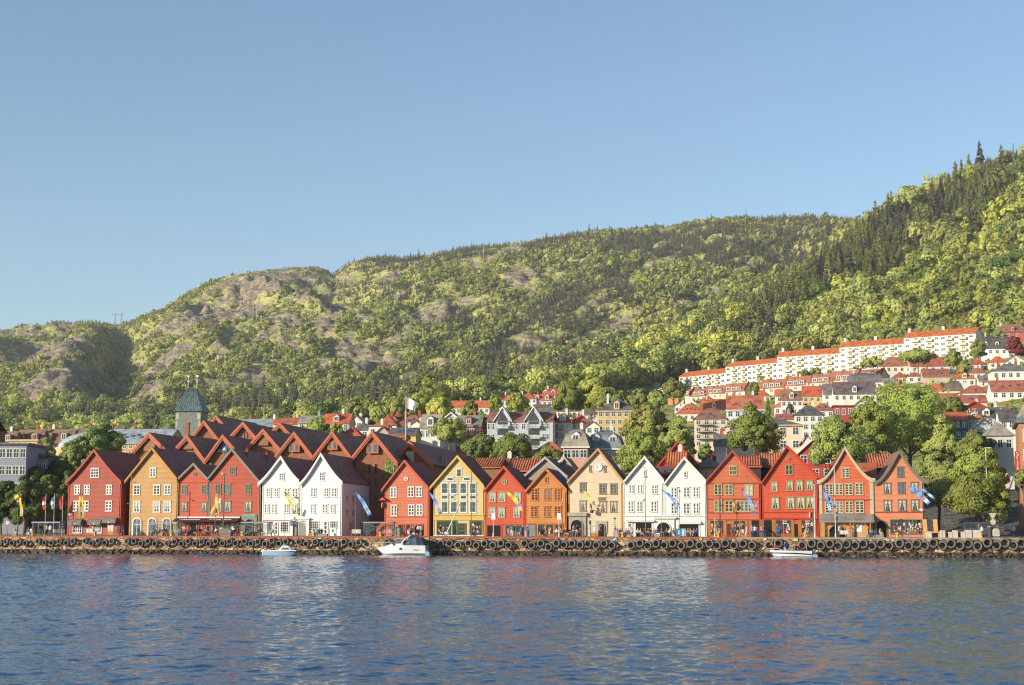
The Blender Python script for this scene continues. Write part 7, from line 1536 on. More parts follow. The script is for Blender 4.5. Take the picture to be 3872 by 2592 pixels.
def cafe(rg, x0, x1, n, t0, where, hold=None, stand=0):
	r_ = random.Random(int(x0 * 3 + len(rg)))
	for k in range(n):
		x = x0 + (x1 - x0) * (k + .3 + .4 * r_.random()) / n; t_ = t0 + 2.2 * (k % 3) * .8; s = at_t(*Z(rg, x, 1290), t_)[0]; yaw = r_.choice([0, .5, -.5, 1.4, -1.4, 3.0])
		c = CS[(k * 4 + int(x0)) % len(CS)]; person(s, t_, QZ, 'sit', c, r_.choice(['denim', 'black', 'beige', 'navy']), yaw, '%s, %s from left' % (where, ['first', 'second', 'third', 'fourth', 'fifth', 'sixth', 'seventh', 'eighth', 'ninth', 'tenth', 'eleventh', 'twelfth'][k]), 1.0)
		d = Vector((math.sin(yaw), -math.cos(yaw)))
		o = qthing('cafe_chair', 'cafe chair occupied by a guest %s' % where, 'chair', s, t_, QZ, yaw, 'cafe chairs %s' % where); mb = MB(); mb.box(-.2, .2, -.22, .2, .4, .44); mb.build('seat', M_plank, o); mb = MB(); mb.box(-.2, .2, .2, .23, .6, .88); mb.build('backrest', M_plank, o)
		for a, b in ((-.18, -.2), (.18, -.2), (-.18, .2), (.18, .2)): mb = MB(); mb.box(a - .02, a + .02, b - .02, b + .02, 0, .4 if b < 0 else .6); mb.build('leg', M_metal, o)
		if k % 2 == 0: make_table('small cafe table %s, beside the %s guest' % (where, c), s + d.x * .75 + .1, t_ + d.y * .75, True)
cafe('R1', 1840, 2200, 7, DQ + 6, 'in front of the ochre house')
cafe('R2', 240, 600, 6, DQ + 6, 'under the maroon awning'); cafe('R2', 620, 980, 8, DQ + 5.5, 'before the tall red house'); cafe('R2', 1110, 1260, 4, DQ + 6, 'by the arched doorway')
cafe('R4', 960, 1270, 8, DQ + 5, 'before the grey stone portal'); cafe('R4', 1660, 1900, 7, DQ + 6, 'at the corner of the clock house'); cafe('R5', 180, 500, 8, DQ + 5, 'before the left chalk white house'); cafe('R5', 530, 650, 3, DQ + 5, 'left of the blue information panels'); cafe('R5', 785, 930, 4, DQ + 6, 'before the right chalk white house')
for a in [('R1', 1430, DQ + 5, 'walk', 'white', 'beige', 'past the right awning of the dark red house', .9), ('R1', 1482, DQ + 5.5, 'walk', 'pale blue', 'white', 'beside the grey gate by the dark red house', .9), ('R1', 490, DQ + 8, 'stand', 'black', 'grey', 'inside the left bus shelter', 0), ('R1', 565, DQ + 7, 'stand', 'beige', 'black', 'inside the left bus shelter', .4), ('R1', 605, DQ + 7, 'stand', 'white', 'denim', 'inside the left bus shelter', -.3),
		  ('R1', 180, DQ + 3, 'sit', 'white', 'beige', 'on the quay edge under the yellow streamer', 1.2), ('R1', 212, DQ + 3.3, 'stand', 'maroon', 'black', 'on the quay under the yellow streamer', -1), ('R1', 340, DQ + 4, 'sit', 'purple', 'white', 'left of the left bus shelter', .2), ('R1', 372, DQ + 4, 'sit', 'white', 'white', 'left of the left bus shelter', -.4), ('R2', 600, DQ + 7, 'stand', 'black', 'black', 'waiting tables at the tall red house', 0), ('R2', 1045, DQ + 7, 'stand', 'red', 'black', 'inside the shelter by the white house', 1.2), ('R2', 1385, DQ + 9, 'walk', 'white', 'beige', 'past the door of the left white house', -1.2),
		  ('R2', 1872, DQ + 5, 'sit', 'white', 'black', 'outside the right white house', 1.0), ('R2', 1912, DQ + 5, 'sit', 'pale blue', 'denim', 'outside the right white house', 2.6), ('R2', 1943, DQ + 5, 'sit', 'brown', 'black', 'outside the right white house', 2.9), ('R2', 1972, DQ + 5, 'sit', 'black', 'black', 'outside the right white house', -2.6), ('R3', 668, DQ + 6, 'sit', 'green', 'black', 'in the shelter left of the salmon house', 0),
		  ('R3', 1128, DQ + 9, 'stand', 'red', 'denim', 'at the salmon house shop', 2.5), ('R3', 1158, DQ + 8, 'stand', 'cream', 'beige', 'at the salmon house shop', .4), ('R3', 1188, DQ + 9, 'stand', 'black', 'denim', 'at the salmon house shop', 1.0), ('R3', 1216, DQ + 8, 'stand', 'white', 'denim', 'at the salmon house shop', -.6), ('R3', 1250, DQ + 8, 'stand', 'beige', 'beige', 'at the salmon house shop', 2.8), ('R3', 1274, DQ + 9, 'stand', 'brown', 'brown', 'at the salmon house shop', -1.0), ('R3', 1488, DQ + 8, 'walk', 'black', 'denim', 'past the pale yellow clothes shop', 1.2),
		  ('R4', 432, DQ + 6, 'stand', 'grey', 'white', 'before the vermilion house with one hand on a bag', 2.8), ('R4', 462, DQ + 7, 'stand', 'navy', 'grey', 'before the vermilion house', .5), ('R4', 565, DQ + 8, 'stand', 'denim', 'denim', 'between the vermilion and the orange house', 0), ('R4', 608, DQ + 8, 'stand', 'pale blue', 'white', 'between the vermilion and the orange house', .6), ('R4', 1183, DQ + 11, 'walk', 'white', 'white', 'out of the stone portal', .8), ('R4', 1218, DQ + 11, 'walk', 'navy', 'grey', 'out of the stone portal', .5), ('R4', 1490, DQ + 10, 'stand', 'pink', 'black', 'by the small arched doorway of the clock house', .3), ('R4', 1514, DQ + 10, 'stand', 'black', 'black', 'by the small arched doorway of the clock house', -.4),
		  ('R4', 1685, DQ + 9, 'stand', 'grey', 'black', 'in front of the clock house wall', 2.2), ('R4', 1866, DQ + 8, 'stand', 'white', 'denim', 'in the middle of the cafe crowd', .3), ('R4', 1836, DQ + 3.5, 'sit', 'blue', 'denim', 'nearest the quay edge at the cafe crowd', -1.4), ('R5', 432, DQ + 3.5, 'sit', 'purple', 'white', 'nearest the quay edge before the white portal', 1.3), ('R5', 1345, DQ + 8, 'stand', 'grey', 'black', 'before the brick red shopfront', .2), ('R5', 1383, DQ + 8, 'walk', 'brown', 'black', 'before the brick red shopfront', -.9), ('R5', 1412, DQ + 7.5, 'walk', 'black', 'beige', 'before the brick red shopfront', 1.0), ('R5', 1515, DQ + 5, 'walk', 'pink', 'white', 'in long strides past the brick red shopfront', -1.3),
		  ('R5', 1580, DQ + 9, 'stand', 'pale blue', 'denim', 'in the dark passage of the brick red house', .2), ('R5', 1612, DQ + 9, 'stand', 'white', 'navy', 'in the dark passage of the brick red house', -.4), ('R5', 1640, DQ + 9, 'stand', 'red', 'denim', 'in the dark passage of the brick red house', 2.7), ('R5', 1695, DQ + 8, 'walk', 'cream', 'denim', 'left of the scarlet house', 1.1), ('R5', 1722, DQ + 8, 'walk', 'blue', 'denim', 'left of the scarlet house', 1.2), ('R6', 125, DQ + 7, 'stand', 'blue', 'denim', 'looking into the scarlet house shop window', 2.9), ('R6', 155, DQ + 8, 'stand', 'denim', 'black', 'looking into the scarlet house shop window', 2.6), ('R6', 488, DQ + 8, 'walk', 'beige', 'beige', 'past the right window of the scarlet house', -.8), ('R6', 520, DQ + 8, 'walk', 'navy', 'denim', 'past the right window of the scarlet house', -1),
		  ('R6', 1262, DQ + 7, 'sit', 'white', 'denim', 'on the step between the coral and the pink house', -.2), ('R6', 1302, DQ + 7.4, 'sit', 'pale blue', 'denim', 'on the step between the coral and the pink house', .4), ('R6', 1374, DQ + 7, 'sit', 'cream', 'beige', 'at the arched gateway of the pink house', .8), ('R7', 1410, DQ + 4, 'walk', 'white', 'black', 'left of the street tree on the right', -1.2), ('R7', 1598, DQ + 3.4, 'walk', 'blue', 'pale blue', 'beside the grey bin under the road signs', 1.2), ('R7', 1796, DQ + 22, 'walk', 'white', 'denim', 'across the street at the far right', -.6)]: pz(*a)
M_conc = paint('concrete_step', (150, 142, 132), .85, .15)
for s_, t_, w_, lb in [(at_t(*Z('R6', 1282, 1290), DQ + 7)[0], DQ + 7.15, .95, 'low stone step with two seated people by the coral house'), (at_t(*Z('R6', 1374, 1290), DQ + 7)[0], DQ + 7.1, .5, 'low stone block with one seated person by the pink gateway'), (at_t(*Z('R1', 180, 1290), DQ + 3)[0], DQ + 3.0, .4, 'low stone block with a seated person under the yellow streamer'), (at_t(*Z('R1', 356, 1290), DQ + 4)[0], DQ + 4.0, .9, 'low stone bench with two seated people left of the bus shelter'), (at_t(*Z('R2', 1925, 1290), DQ + 5)[0], DQ + 5.0, 1.5, 'low stone bench outside the right white house'), (at_t(*Z('R3', 668, 1290), DQ + 6)[0], DQ + 6.1, .5, 'low stone block in the shelter by the salmon house'), (at_t(*Z('R4', 1836, 1290), DQ + 3.5)[0], DQ + 3.5, .45, 'low stone block near the quay edge at the cafe crowd'), (at_t(*Z('R5', 432, 1290), DQ + 3.5)[0], DQ + 3.5, .45, 'low stone block near the quay edge before the white portal')]:
	mb = MB(); mb.hexa([(-w_, -.22, 0), (w_, -.22, 0), (w_, .25, 0), (-w_, .25, 0), (-w_ + .02, -.2, .39), (w_ - .02, -.2, .39), (w_ - .02, .23, .39), (-w_ + .02, .23, .39)]); o = mb.build('stone_seat', M_conc, None, W(s_, t_, QZ), (0, 0, -ANG)); tag(o, lb, 'stone seat')
M_sg = None
t = NT('shelter_glass'); p = t.bsdf((.75, .8, .82), .05, **{'Transmission Weight': .85, 'IOR': 1.1}); M_sg = t.m
def shelter(rg, x0, x1, ytop, t_, label, arch=None):
	a = at_t(*Z(rg, x0, 1290), t_); b = at_t(*Z(rg, x1, 1290), t_); h = at_t(*Z(rg, x0, ytop), t_)[1] - QZ; w = b[0] - a[0]; o = qthing('bus_shelter', label, 'bus shelter', (a[0] + b[0]) / 2, t_, QZ, 0, 'glass bus shelters on the quay'); D_ = 2.0
	mb = MB(); n = 6; pr = [(-.2 + (D_ + .4) * k / n, h - .28 + .28 * math.sin(math.pi * (.25 + .5 * k / n))) for k in range(n + 1)]
	mb.idx([(x, y, z) for x in (-w / 2 - .1, w / 2 + .1) for y, z in pr] + [(x, y, z - .16) for x in (-w / 2 - .1, w / 2 + .1) for y, z in pr], [(k, n + 1 + k, n + 2 + k, k + 1) for k in range(n)] + [(2 * n + 2 + k + 1, 3 * n + 4 + k, 3 * n + 3 + k, 2 * n + 2 + k) for k in range(n)] + [(0, 2 * n + 2, 3 * n + 3, n + 1), (n, 2 * n + 1, 4 * n + 3, 3 * n + 2)] + [(k, k + 1, 2 * n + 3 + k, 2 * n + 2 + k) for k in range(n)] + [(n + 2 + k, n + 1 + k, 3 * n + 3 + k, 3 * n + 4 + k) for k in range(n)])
	mb.build('roof', paint('shelter_roof', (160, 164, 166), .4, .06, metallic=.3), o)
	for x in (-w / 2 + .06, -w / 6, w / 6, w / 2 - .06):
		mb = MB(); mb.box(x - .05, x + .05, D_ - .1, D_, 0, h - .2); mb.build('post', M_metal, o)
	for x in (-w / 2 + .06, w / 2 - .06): mb = MB(); mb.box(x - .05, x + .05, 0, .1, 0, h - .2); mb.build('post', M_metal, o)
	for i in range(3): mb = MB(); mb.box(-w / 2 + .12 + i * w / 3, -w / 2 - .12 + (i + 1) * w / 3, D_ - .06, D_ - .04, .25, h - .35); mb.build('glass_panel', M_sg, o)
	for x in (-w / 2 + .05, w / 2 - .07): mb = MB(); mb.box(x, x + .02, .15, D_ - .15, .25, h - .35); mb.build('glass_panel', M_sg, o)
	mb = MB(); mb.box(-w * .3, w * .3, D_ - .55, D_ - .2, .42, .47); mb.build('bench', M_plank, o); return o
shelter('R1', 390, 718, 1128, DQ + 7, 'bus shelter left of the dark red house'); shelter('R1', 1815, 2140, 1130, DQ + 4, 'bus shelter in front of the ochre house'); shelter('R2', 987, 1318, 1130, DQ + 4, 'bus shelter before the grey-green doorway and the left white house'); shelter('R3', 557, 905, 1130, DQ + 4, 'bus shelter between the right white house and the salmon house')
M_pole = paint('pole_white', (214, 212, 206), .45, .06); M_polg = paint('pole_grey', (120, 124, 122), .5, .1)
M_yel = paint('streamer_yellow', (236, 198, 66), .8, .08, 2); M_blu = paint('streamer_blue', (112, 156, 222), .8, .1, 2); M_emb = paint('streamer_pale', (214, 222, 232), .8)
def ribbon(mb, pts, w, sc_):
	"""cloth tail: pts in local (x,z); w in metres; a slow wave in depth"""
	P = [];
	fine = []
	for i in range(len(pts) - 1):
		for k in range(4): fine.append(tuple(np.array(pts[i]) + (np.array(pts[i + 1]) - np.array(pts[i])) * k / 4))
	fine.append(pts[-1]); n = len(fine)
	for i, (x, z) in enumerate(fine):
		x2, z2 = fine[min(i + 1, n - 1)]; x1, z1 = fine[max(i - 1, 0)]; d = Vector((x2 - x1, 0, z2 - z1)).normalized(); nn = Vector((-d.z, 0, d.x)); u = i / (n - 1); ww = w * (.35 + .65 * min(1, u * 2.2)); y = .16 * math.sin(u * 9 + x * 3); c = Vector((x, y, z))
		P += [c - nn * ww / 2, c + nn * ww / 2 + Vector((0, .14 * math.cos(u * 7), 0))]
	b = len(mb.v); Q = [p + Vector((0, .015, 0)) for p in P]
	mb.idx(P + Q, [(2 * i, 2 * i + 1, 2 * i + 3, 2 * i + 2) for i in range(n - 1)] + [(2 * n + 2 * i + 1, 2 * n + 2 * i, 2 * n + 2 * i + 2, 2 * n + 2 * i + 3) for i in range(n - 1)])
	m = len(mb.mi)
	for i in range(n - 1):
		if .66 < i / (n - 1) < .84: mb.mi[m - 2 * (n - 1) + i] = 1
def streamer(rg, px, ytop, tails, mat, label, ybase=1300, box=None):
	t_ = DQ + 1.3; s0, _ = at_t(*Z(rg, px, ybase), t_); zt = at_t(*Z(rg, px, ytop), t_)[1]; o = qthing('streamer_pole', label, 'streamer', s0, t_, QZ, 0, 'festive streamers on thin poles')
	mb = MB(); mb.tube([(0, 0, 0), (0, 0, zt - QZ)], [.035, .02], 6); mb.build('pole', M_polg, o)
	for pts, w in tails:
		L = [(at_t(*Z(rg, x, y), t_)[0] - s0, at_t(*Z(rg, x, y), t_)[1] - QZ) for x, y in pts]; mb = MB(); ribbon(mb, L, w / 3.2 * t_ / F * 1.02, 1); mb.build('streamer', [mat, M_emb], o, smooth=True)
streamer('R1', 205, 795, [([(175, 800), (205, 835), (235, 880)], 70), ([(240, 795), (250, 900), (262, 1065)], 36)], M_yel, 'yellow two tailed streamer at the left edge before the dark trees')
streamer('R1', 966, 775, [([(956, 788), (968, 880), (950, 1075)], 30), ([(995, 788), (1000, 900), (1003, 1080)], 28)], M_yel, 'yellow streamer hanging limp before the dark red house')
streamer('R2', 680, 775, [([(690, 778), (702, 900), (700, 1080)], 42), ([(690, 900), (660, 980), (625, 1068)], 28)], M_yel, 'yellow streamer with spread tails before the tall red house')
streamer('R2', 1520, 768, [([(1520, 772), (1570, 850), (1610, 940), (1640, 1035)], 32), ([(1545, 785), (1620, 860), (1680, 950), (1690, 1030)], 20)], M_yel, 'yellow streamer blowing across the left white house')
streamer('R4', 350, 755, [([(350, 760), (430, 820), (500, 900), (540, 1000)], 50)], M_yel, 'broad yellow streamer before the vermilion house')
streamer('R4', 1275, 738, [([(1275, 742), (1350, 800), (1400, 880), (1465, 965)], 30), ([(1415, 880), (1480, 930), (1505, 975)], 24)], M_yel, 'thin yellow streamer before the clock house')
streamer('R3', 460, 768, [([(460, 772), (530, 860), (580, 940), (630, 1050)], 48)], M_blu, 'blue streamer before the grey side wall of the right white house')
streamer('R3', 1350, 764, [([(1345, 768), (1410, 850), (1455, 930), (1490, 1040)], 40)], M_blu, 'blue streamer between the salmon and the pale yellow house')
streamer('R5', 484, 738, [([(486, 742), (570, 800), (630, 870), (665, 985)], 38), ([(590, 815), (680, 890), (705, 965)], 14)], M_blu, 'blue streamer between the two chalk white houses')
streamer('R5', 1458, 728, [([(1460, 732), (1520, 820), (1570, 920), (1595, 1035)], 40), ([(1585, 895), (1635, 945), (1650, 1000)], 18)], M_blu, 'blue streamer before the brick red house')
streamer('R6', 690, 718, [([(690, 722), (715, 820), (745, 920), (770, 1025)], 36), ([(700, 750), (760, 860), (830, 960)], 24)], M_blu, 'blue streamer with split tails before the coral house')
streamer('R6', 1714, 698, [([(1714, 702), (1790, 770), (1880, 830), (1960, 910)], 48), ([(1722, 705), (1900, 750), (1960, 800), (2035, 860)], 30)], M_blu, 'blue streamer blowing out to the right before the pink house')
def pole(rg, x, ytop, ybase, r, t_, label, cat, mat, top=None, name='lamp_post'):
	s0 = at_t(*Z(rg, x, ybase), t_)[0]; h = at_t(*Z(rg, x, ytop), t_)[1] - QZ; o = qthing(name, label, cat, s0, t_); mb = MB(); mb.lathe([(r * 1.8, 0), (r * 1.8, .5), (r, .6), (r * .7, h)], seg=10); mb.build('pole', mat, o); return o, h
o, h = pole('R2', 780, 555, 1290, .11, DQ + 6, 'tall dark green lamp post before the tall red house', 'lamp post', paint('pole_green', (84, 104, 86), .5)); mb = MB(); mb.lathe([(0, 0), (.25, .05), (.22, .25), (0, .32)], (-.25, 0, h - .1)); mb.tube([(0, 0, h), (-.25, 0, h + .05)], .05, 6); mb.build('lamp_head', M_pole, o); mb = MB(); [mb.lathe([(0, -.25), (.22, -.2), (.28, .1), (0, .2)], (-.55, .1 * k, h * .55 + .35 * k), 'y', 10) for k in (0, 1)]; mb.box(-.5, 0, -.03, .03, h * .55, h * .55 + .06); mb.build('loudspeaker', M_pole, o)
o, h = pole('R1', 1573, 540, 1285, .07, DQ + 8, 'slim grey lamp post at the left corner of the ochre house', 'lamp post', M_polg); mb = MB(); mb.tube([(0, 0, h * .86), (.5, 0, h * .855)], .04, 6); mb.lathe([(0, -.06), (.2, -.06), (.1, .06), (0, .08)], (.6, 0, h * .85), seg=10); mb.tube([(0, 0, h * .52), (-.4, 0, h * .515)], .04, 6); mb.lathe([(0, -.06), (.2, -.06), (.1, .06), (0, .08)], (-.5, 0, h * .51), seg=10); mb.build('lamp_arm', M_polg, o)
o, h = pole('R5', 292, 470, 1305, .06, DQ + 5, 'tall thin lamp post before the left chalk white house', 'lamp post', M_polg); mb = MB(); mb.tube([(-.35, 0, h), (.2, 0, h)], .035, 6); mb.box(-.1, .35, -.12, .12, h * .845, h * .86); mb.lathe([(0, 0), (.14, 0), (.12, .25), (0, .25)], (-.2, 0, h * .52), seg=8); mb.build('lamp_arm', M_polg, o)
o, h = pole('R5', 705, 715, 1210, .05, DQ + 7, 'slim lamp post behind the blue information panels', 'lamp post', M_polg); mb = MB(); mb.box(-.3, .05, -.04, .04, h - .03, h + .03); mb.lathe([(0, 0), (.16, 0), (.08, .3), (0, .32)], (.05, 0, h * .9), seg=8); mb.build('lamp_head', paint('lamp_black', (40, 40, 42)), o)
o, h = pole('R3', 1862, 505, 1308, .06, DQ + 3, 'tall pole before the right windows of the pale yellow house', 'pole', M_polg, name='tall_pole'); mb = MB(); mb.box(-.15, .15, -.1, .1, h * .52, h * .54); mb.build('pole_collar', M_pole, o)
o, h = pole('R5', 1132, 1098, 1302, .06, DQ + 4, 'short white post before the brick red shop window', 'post', M_pole, name='short_post'); mb = MB(); mb.lathe([(0, 0), (.09, 0), (.05, .08), (0, .08)], (0, 0, h)); mb.build('post_cap', M_pole, o)
o, h = pole('R6', 583, 692, 1302, .075, DQ + 3, 'white flagpole without a flag at the right of the scarlet house', 'flagpole', M_pole, name='flagpole'); mb = MB(); mb.lathe([(0, 0), (.16, .03), (.16, .12), (0, .16)], (0, 0, h)); mb.build('pole_cap', M_pole, o)
o, h = pole('R6', 832, 442, 1302, .07, DQ + 2.6, 'tall pale lamp post with a dark banner sign before the coral house', 'lamp post', M_pole); mb = MB(); [mb.box(-.18, .18, -.05, .05, h * q, h * q + .08) for q in (.52, .85)]; mb.build('pole_bracket', M_polg, o); zb0 = at_t(*Z('R6', 830, 1120), DQ + 2.6)[1] - QZ; mb = MB(); mb.box(-.02, .36, -.02, .02, zb0, zb0 + 1.25); bn = mb.build('banner_sign', paint('banner_navy', (46, 72, 96)), o); mb = MB(); mb.lathe([(.12, -.03), (.12, -.021), (.08, -.021), (.08, -.03)], (.17, 0, zb0 + .8), 'y', 12, True); mb.build('emblem', M_white, bn)
for x, lb in ((210, 'white bus stop sign post before the vermilion house'), (1005, 'white bus stop sign post before the orange house')):
	o, h = pole('R4', x, 1085, 1310, .07, DQ + 3, lb, 'sign post', M_pole, name='sign_post'); mb = MB(); mb.box(-.3, .3, -.04, .04, h - .25, h + .7); mb.build('sign_plate', paint('sign_pale', (226, 228, 232)), o)
o, h = pole('R4', 1050, 878, 1300, .045, DQ + 8, 'thin dark lamp post beside the clock house portal', 'lamp post', paint('lamp_black', (40, 40, 42))); mb = MB(); mb.lathe([(.05, -.1), (.16, .15), (.05, .3), (0, .35)], (0, 0, h), seg=8); mb.build('lantern', M_pole, o)
o, h = pole('R4', 1382, 1130, 1300, .04, DQ + 6, 'small traffic signal post beside the white kiosk board', 'signal post', M_polg, name='signal_post'); mb = MB(); mb.box(-.14, .14, -.12, .12, h - .45, h + .15); mb.build('signal_head', paint('lamp_black', (40, 40, 42)), o)
o, h = pole('R7', 1490, 240, 1280, .09, DQ + 34, 'tall lamp post with a flat white head among the trees on the right', 'lamp post', M_pole); mb = MB(); mb.box(-.15, .85, -.2, .2, h - .05, h + .1); mb.build('lamp_head', M_pole, o)
t_ = DQ + 2; s0 = at_t(*Z('R3', 1545, 1312), t_)[0]; o = qthing('leaning_boom', 'long white boom leaning to the right before the pale yellow house', 'boom', s0, t_); e = at_t(*Z('R3', 1712, 930), t_); mb = MB(); mb.tube([(0, 0, 0), (e[0] - s0, .4, e[1] - QZ)], [.1, .07], 10); mb.build('spar', M_pole, o); mb = MB(); mb.lathe([(.05, -.08), (.1, 0), (.05, .12), (0, .14)], (e[0] - s0, .4, e[1] - QZ), seg=8); mb.build('spar_end', M_num, o); mb = MB(); mb.lathe([(.3, 0), (.3, .12), (.12, .2), (0, .2)], seg=12); mb.build('foot', M_metal, o)
def flag(rg, x, y0, y1, t_, label, cols, ybase=1280, w=.7):
	s0 = at_t(*Z(rg, x, ybase), t_)[0]; h = at_t(*Z(rg, x, y0), t_)[1] - QZ; fl = h - (at_t(*Z(rg, x, y1), t_)[1] - QZ); o = qthing('flagpole', label, 'flag', s0, t_, QZ, 0, 'flags by the left bus shelter'); mb = MB(); mb.tube([(0, 0, 0), (0, 0, h + .3)], [.05, .03], 6); mb.lathe([(0, -.06), (.07, 0), (0, .06)], (0, 0, h + .35), seg=8); mb.build('pole', M_pole, o)
	mb = MB(); n = 8; P = []
	for i in range(n + 1):
		for j in range(4): u, v = i / n, j / 3; P.append((-.05 - w * v * (.55 + .3 * math.sin(u * 3)) , .12 * math.sin(v * 5 + u * 4), h - fl * u - .25 * v * (1 - u)))
	mb.idx(P, [(i * 4 + j, i * 4 + j + 1, (i + 1) * 4 + j + 1, (i + 1) * 4 + j) for i in range(n) for j in range(3)]); mb.mi = [1 if (k // 3) in (3, 4) else 0 for k in range(3 * n)]; mb.build('flag', cols, o, smooth=True)
M_fr, M_fb = paint('flag_red', (196, 44, 36), .8), paint('flag_bluewhite', (96, 150, 180), .8)
flag('R1', 542, 820, 985, DQ + 12, 'limp red flag, left one of the three small flags', [M_fr, M_white]); flag('R1', 646, 820, 980, DQ + 12, 'limp blue and white flag between the two red ones', [M_fb, M_white]); flag('R1', 748, 815, 985, DQ + 12, 'limp red flag nearest the dark red house', [M_fr, M_fr])
d_ = at_y(1534, 1690, 285); s0 = d_.dot(U); o = thing('flagpole', 'tall white flagpole with a large white flag above the brick wings', 'flag', (d_.x, d_.y, at_y(1534, 1690, 285).z - 14), -ANG); hp = 14 + at_y(1534, 1497, 285).z - at_y(1534, 1690, 285).z; mb = MB(); mb.tube([(0, 0, 0), (0, 0, hp)], [.12, .06], 8); mb.build('pole', M_pole, o)
mb = MB(); n = 9; P = []
for i in range(n + 1):
	for j in range(5): u, v = i / n, j / 4; P.append((.1 + 1.65 * u, .22 * math.sin(u * 6), hp - .3 - .75 * u - v * 1.95 * (1 - .1 * u)))
mb.idx(P, [(i * 5 + j, i * 5 + j + 1, (i + 1) * 5 + j + 1, (i + 1) * 5 + j) for i in range(n) for j in range(4)]); mb.mi = [1 if k in (30, 31) else 0 for k in range(4 * n)]; mb.build('flag', [M_white, paint('flag_navy', (40, 50, 110))], o, smooth=True)
def board(rg, x0, x1, y0, y1, t_, label, mat, lower=None, legs=True, name='notice_board', posters=2, pm=None):
	a = at_t(*Z(rg, x0, y1), t_); b = at_t(*Z(rg, x1, y0), t_); w = b[0] - a[0]; h = b[1] - QZ; z0 = max(.02, a[1] - QZ); o = qthing(name, label, 'board', (a[0] + b[0]) / 2, t_); mb = MB(); zm = z0 + (.0 if not lower else (h - z0) * .32)
	if legs: zm = max(zm, .45)
	mb.box(-w / 2, w / 2, -.06, .06, zm, h); pb = mb.build('panel', mat, o); mb = MB(); [mb.box(sx - .035, sx + .035, -.07, .07, 0, h + .04) for sx in (-w / 2 - .04,)]; mb.build('post', M_polg, o); mb = MB(); mb.box(w / 2 + .005, w / 2 + .075, -.07, .07, 0, h + .04); mb.build('post', M_polg, o)
	if lower: mb = MB(); mb.box(-w / 2 + .01, w / 2 - .01, -.05, .05, z0, zm - .002); mb.build('base_panel', lower, o)
	for k in range(posters): mb = MB(); pw = w / (posters + .6); xx = -w / 2 + w * (k + .5) / posters; mb.box(xx - pw * .3, xx + pw * .3, -.075, -.061, zm + (h - zm) * .25, zm + (h - zm) * .8); mb.build('poster', pm or M_white, pb)
	return o
M_bd = paint('board_beige', (196, 186, 166), .7); M_or = paint('board_orange', (206, 120, 66), .7); M_kb = paint('kiosk_blue', (66, 128, 176), .4); M_kl = paint('kiosk_pale', (170, 208, 224), .4)
board('R1', 1042, 1125, 1215, 1285, DQ + 4, 'low beige notice board with two sheets before the dark red house', M_bd); board('R1', 1302, 1375, 1170, 1292, DQ + 4, 'tall pale notice board with orange base before the dark red house', M_bd, M_or, legs=False); board('R3', 420, 524, 1225, 1300, DQ + 3, 'beige notice board before the grey side wall', M_bd, posters=1); board('R4', 1392, 1474, 1178, 1310, DQ + 3, 'pale kiosk board with orange base before the clock house', M_bd, M_or, legs=False, posters=1)
board('R6', 880, 988, 1235, 1308, DQ + 3, 'beige notice board with two sheets before the coral house arch', M_bd); board('R5', 668, 720, 1215, 1308, DQ + 4, 'dark blue information panel before the right chalk white house', M_kb, legs=False, posters=1, pm=M_kl); board('R5', 728, 775, 1215, 1308, DQ + 4, 'pale blue information panel beside the dark blue one', M_kl, legs=False, posters=1); board('R6', 862, 900, 1190, 1245, DQ + 3.4, 'small framed picture board above the beige notice board', M_white, posters=1, pm=M_fr); board('R2', 2070, 2145, 1215, 1290, DQ + 10, 'blue and white menu board before the right white house', M_white, posters=1, pm=M_kb)
def lathe_thing(name, label, cat, rg, x, t_, prof, mat, part, extra=None, group=None):
	o = qthing(name, label, cat, at_t(*Z(rg, x, 1290), t_)[0], t_, QZ, 0, group); mb = MB(); mb.lathe(prof, seg=14); mb.build(part, mat, o, smooth=False)
	if extra: mb = MB(); mb.lathe(extra[1], seg=14); mb.build(extra[0], extra[2], o)
	return o
binp = [(0, 0), (.3, 0), (.34, .85), (.0, .85)]; rim = ('rim', [(.28, .852), (.37, .852), (.37, .95), (.28, .95)], M_metal)
lathe_thing('litter_bin', 'dark grey litter bin before the coral house', 'litter bin', 'R6', 1055, DQ + 3, binp, paint('bin_dark', (70, 72, 74)), 'bin_body', rim); lathe_thing('litter_bin', 'beige litter bin before the salmon house door', 'litter bin', 'R3', 982, DQ + 5, [(0, 0), (.42, 0), (.45, 1.25), (0, 1.25)], paint('bin_beige', (178, 168, 144)), 'bin_body', ('rim', [(.3, 1.252), (.46, 1.252), (.46, 1.4), (.3, 1.4)], M_metal)); lathe_thing('litter_bin', 'grey litter bin between the vermilion and the orange house', 'litter bin', 'R4', 612, DQ + 5, binp, paint('bin_grey', (150, 146, 138)), 'bin_body', rim); lathe_thing('litter_bin', 'black bin at the foot of the street tree on the right', 'litter bin', 'R7', 1512, DQ + 4, [(0, 0), (.42, 0), (.45, 1.5), (0, 1.5)], paint('bin_black', (44, 46, 48)), 'bin_body', ('rim', [(.3, 1.502), (.47, 1.502), (.47, 1.62), (.3, 1.62)], M_metal)); lathe_thing('litter_bin', 'round grey planter bin at the cafe crowd', 'litter bin', 'R4', 1720, DQ + 3, [(0, 0), (.5, 0), (.55, .9), (0, .9)], paint('bin_grey', (150, 146, 138)), 'bin_body', ('rim', [(.4, .902), (.57, .902), (.57, .98), (.4, .98)], M_metal))
bol = [(.24, 0), (.2, .12), (.15, .3), (.17, .42), (.3, .5), (.3, .6), (.2, .68), (0, .7)]
M_bol = paint('bollard_yellow', (224, 172, 60), .6, .2, 4)
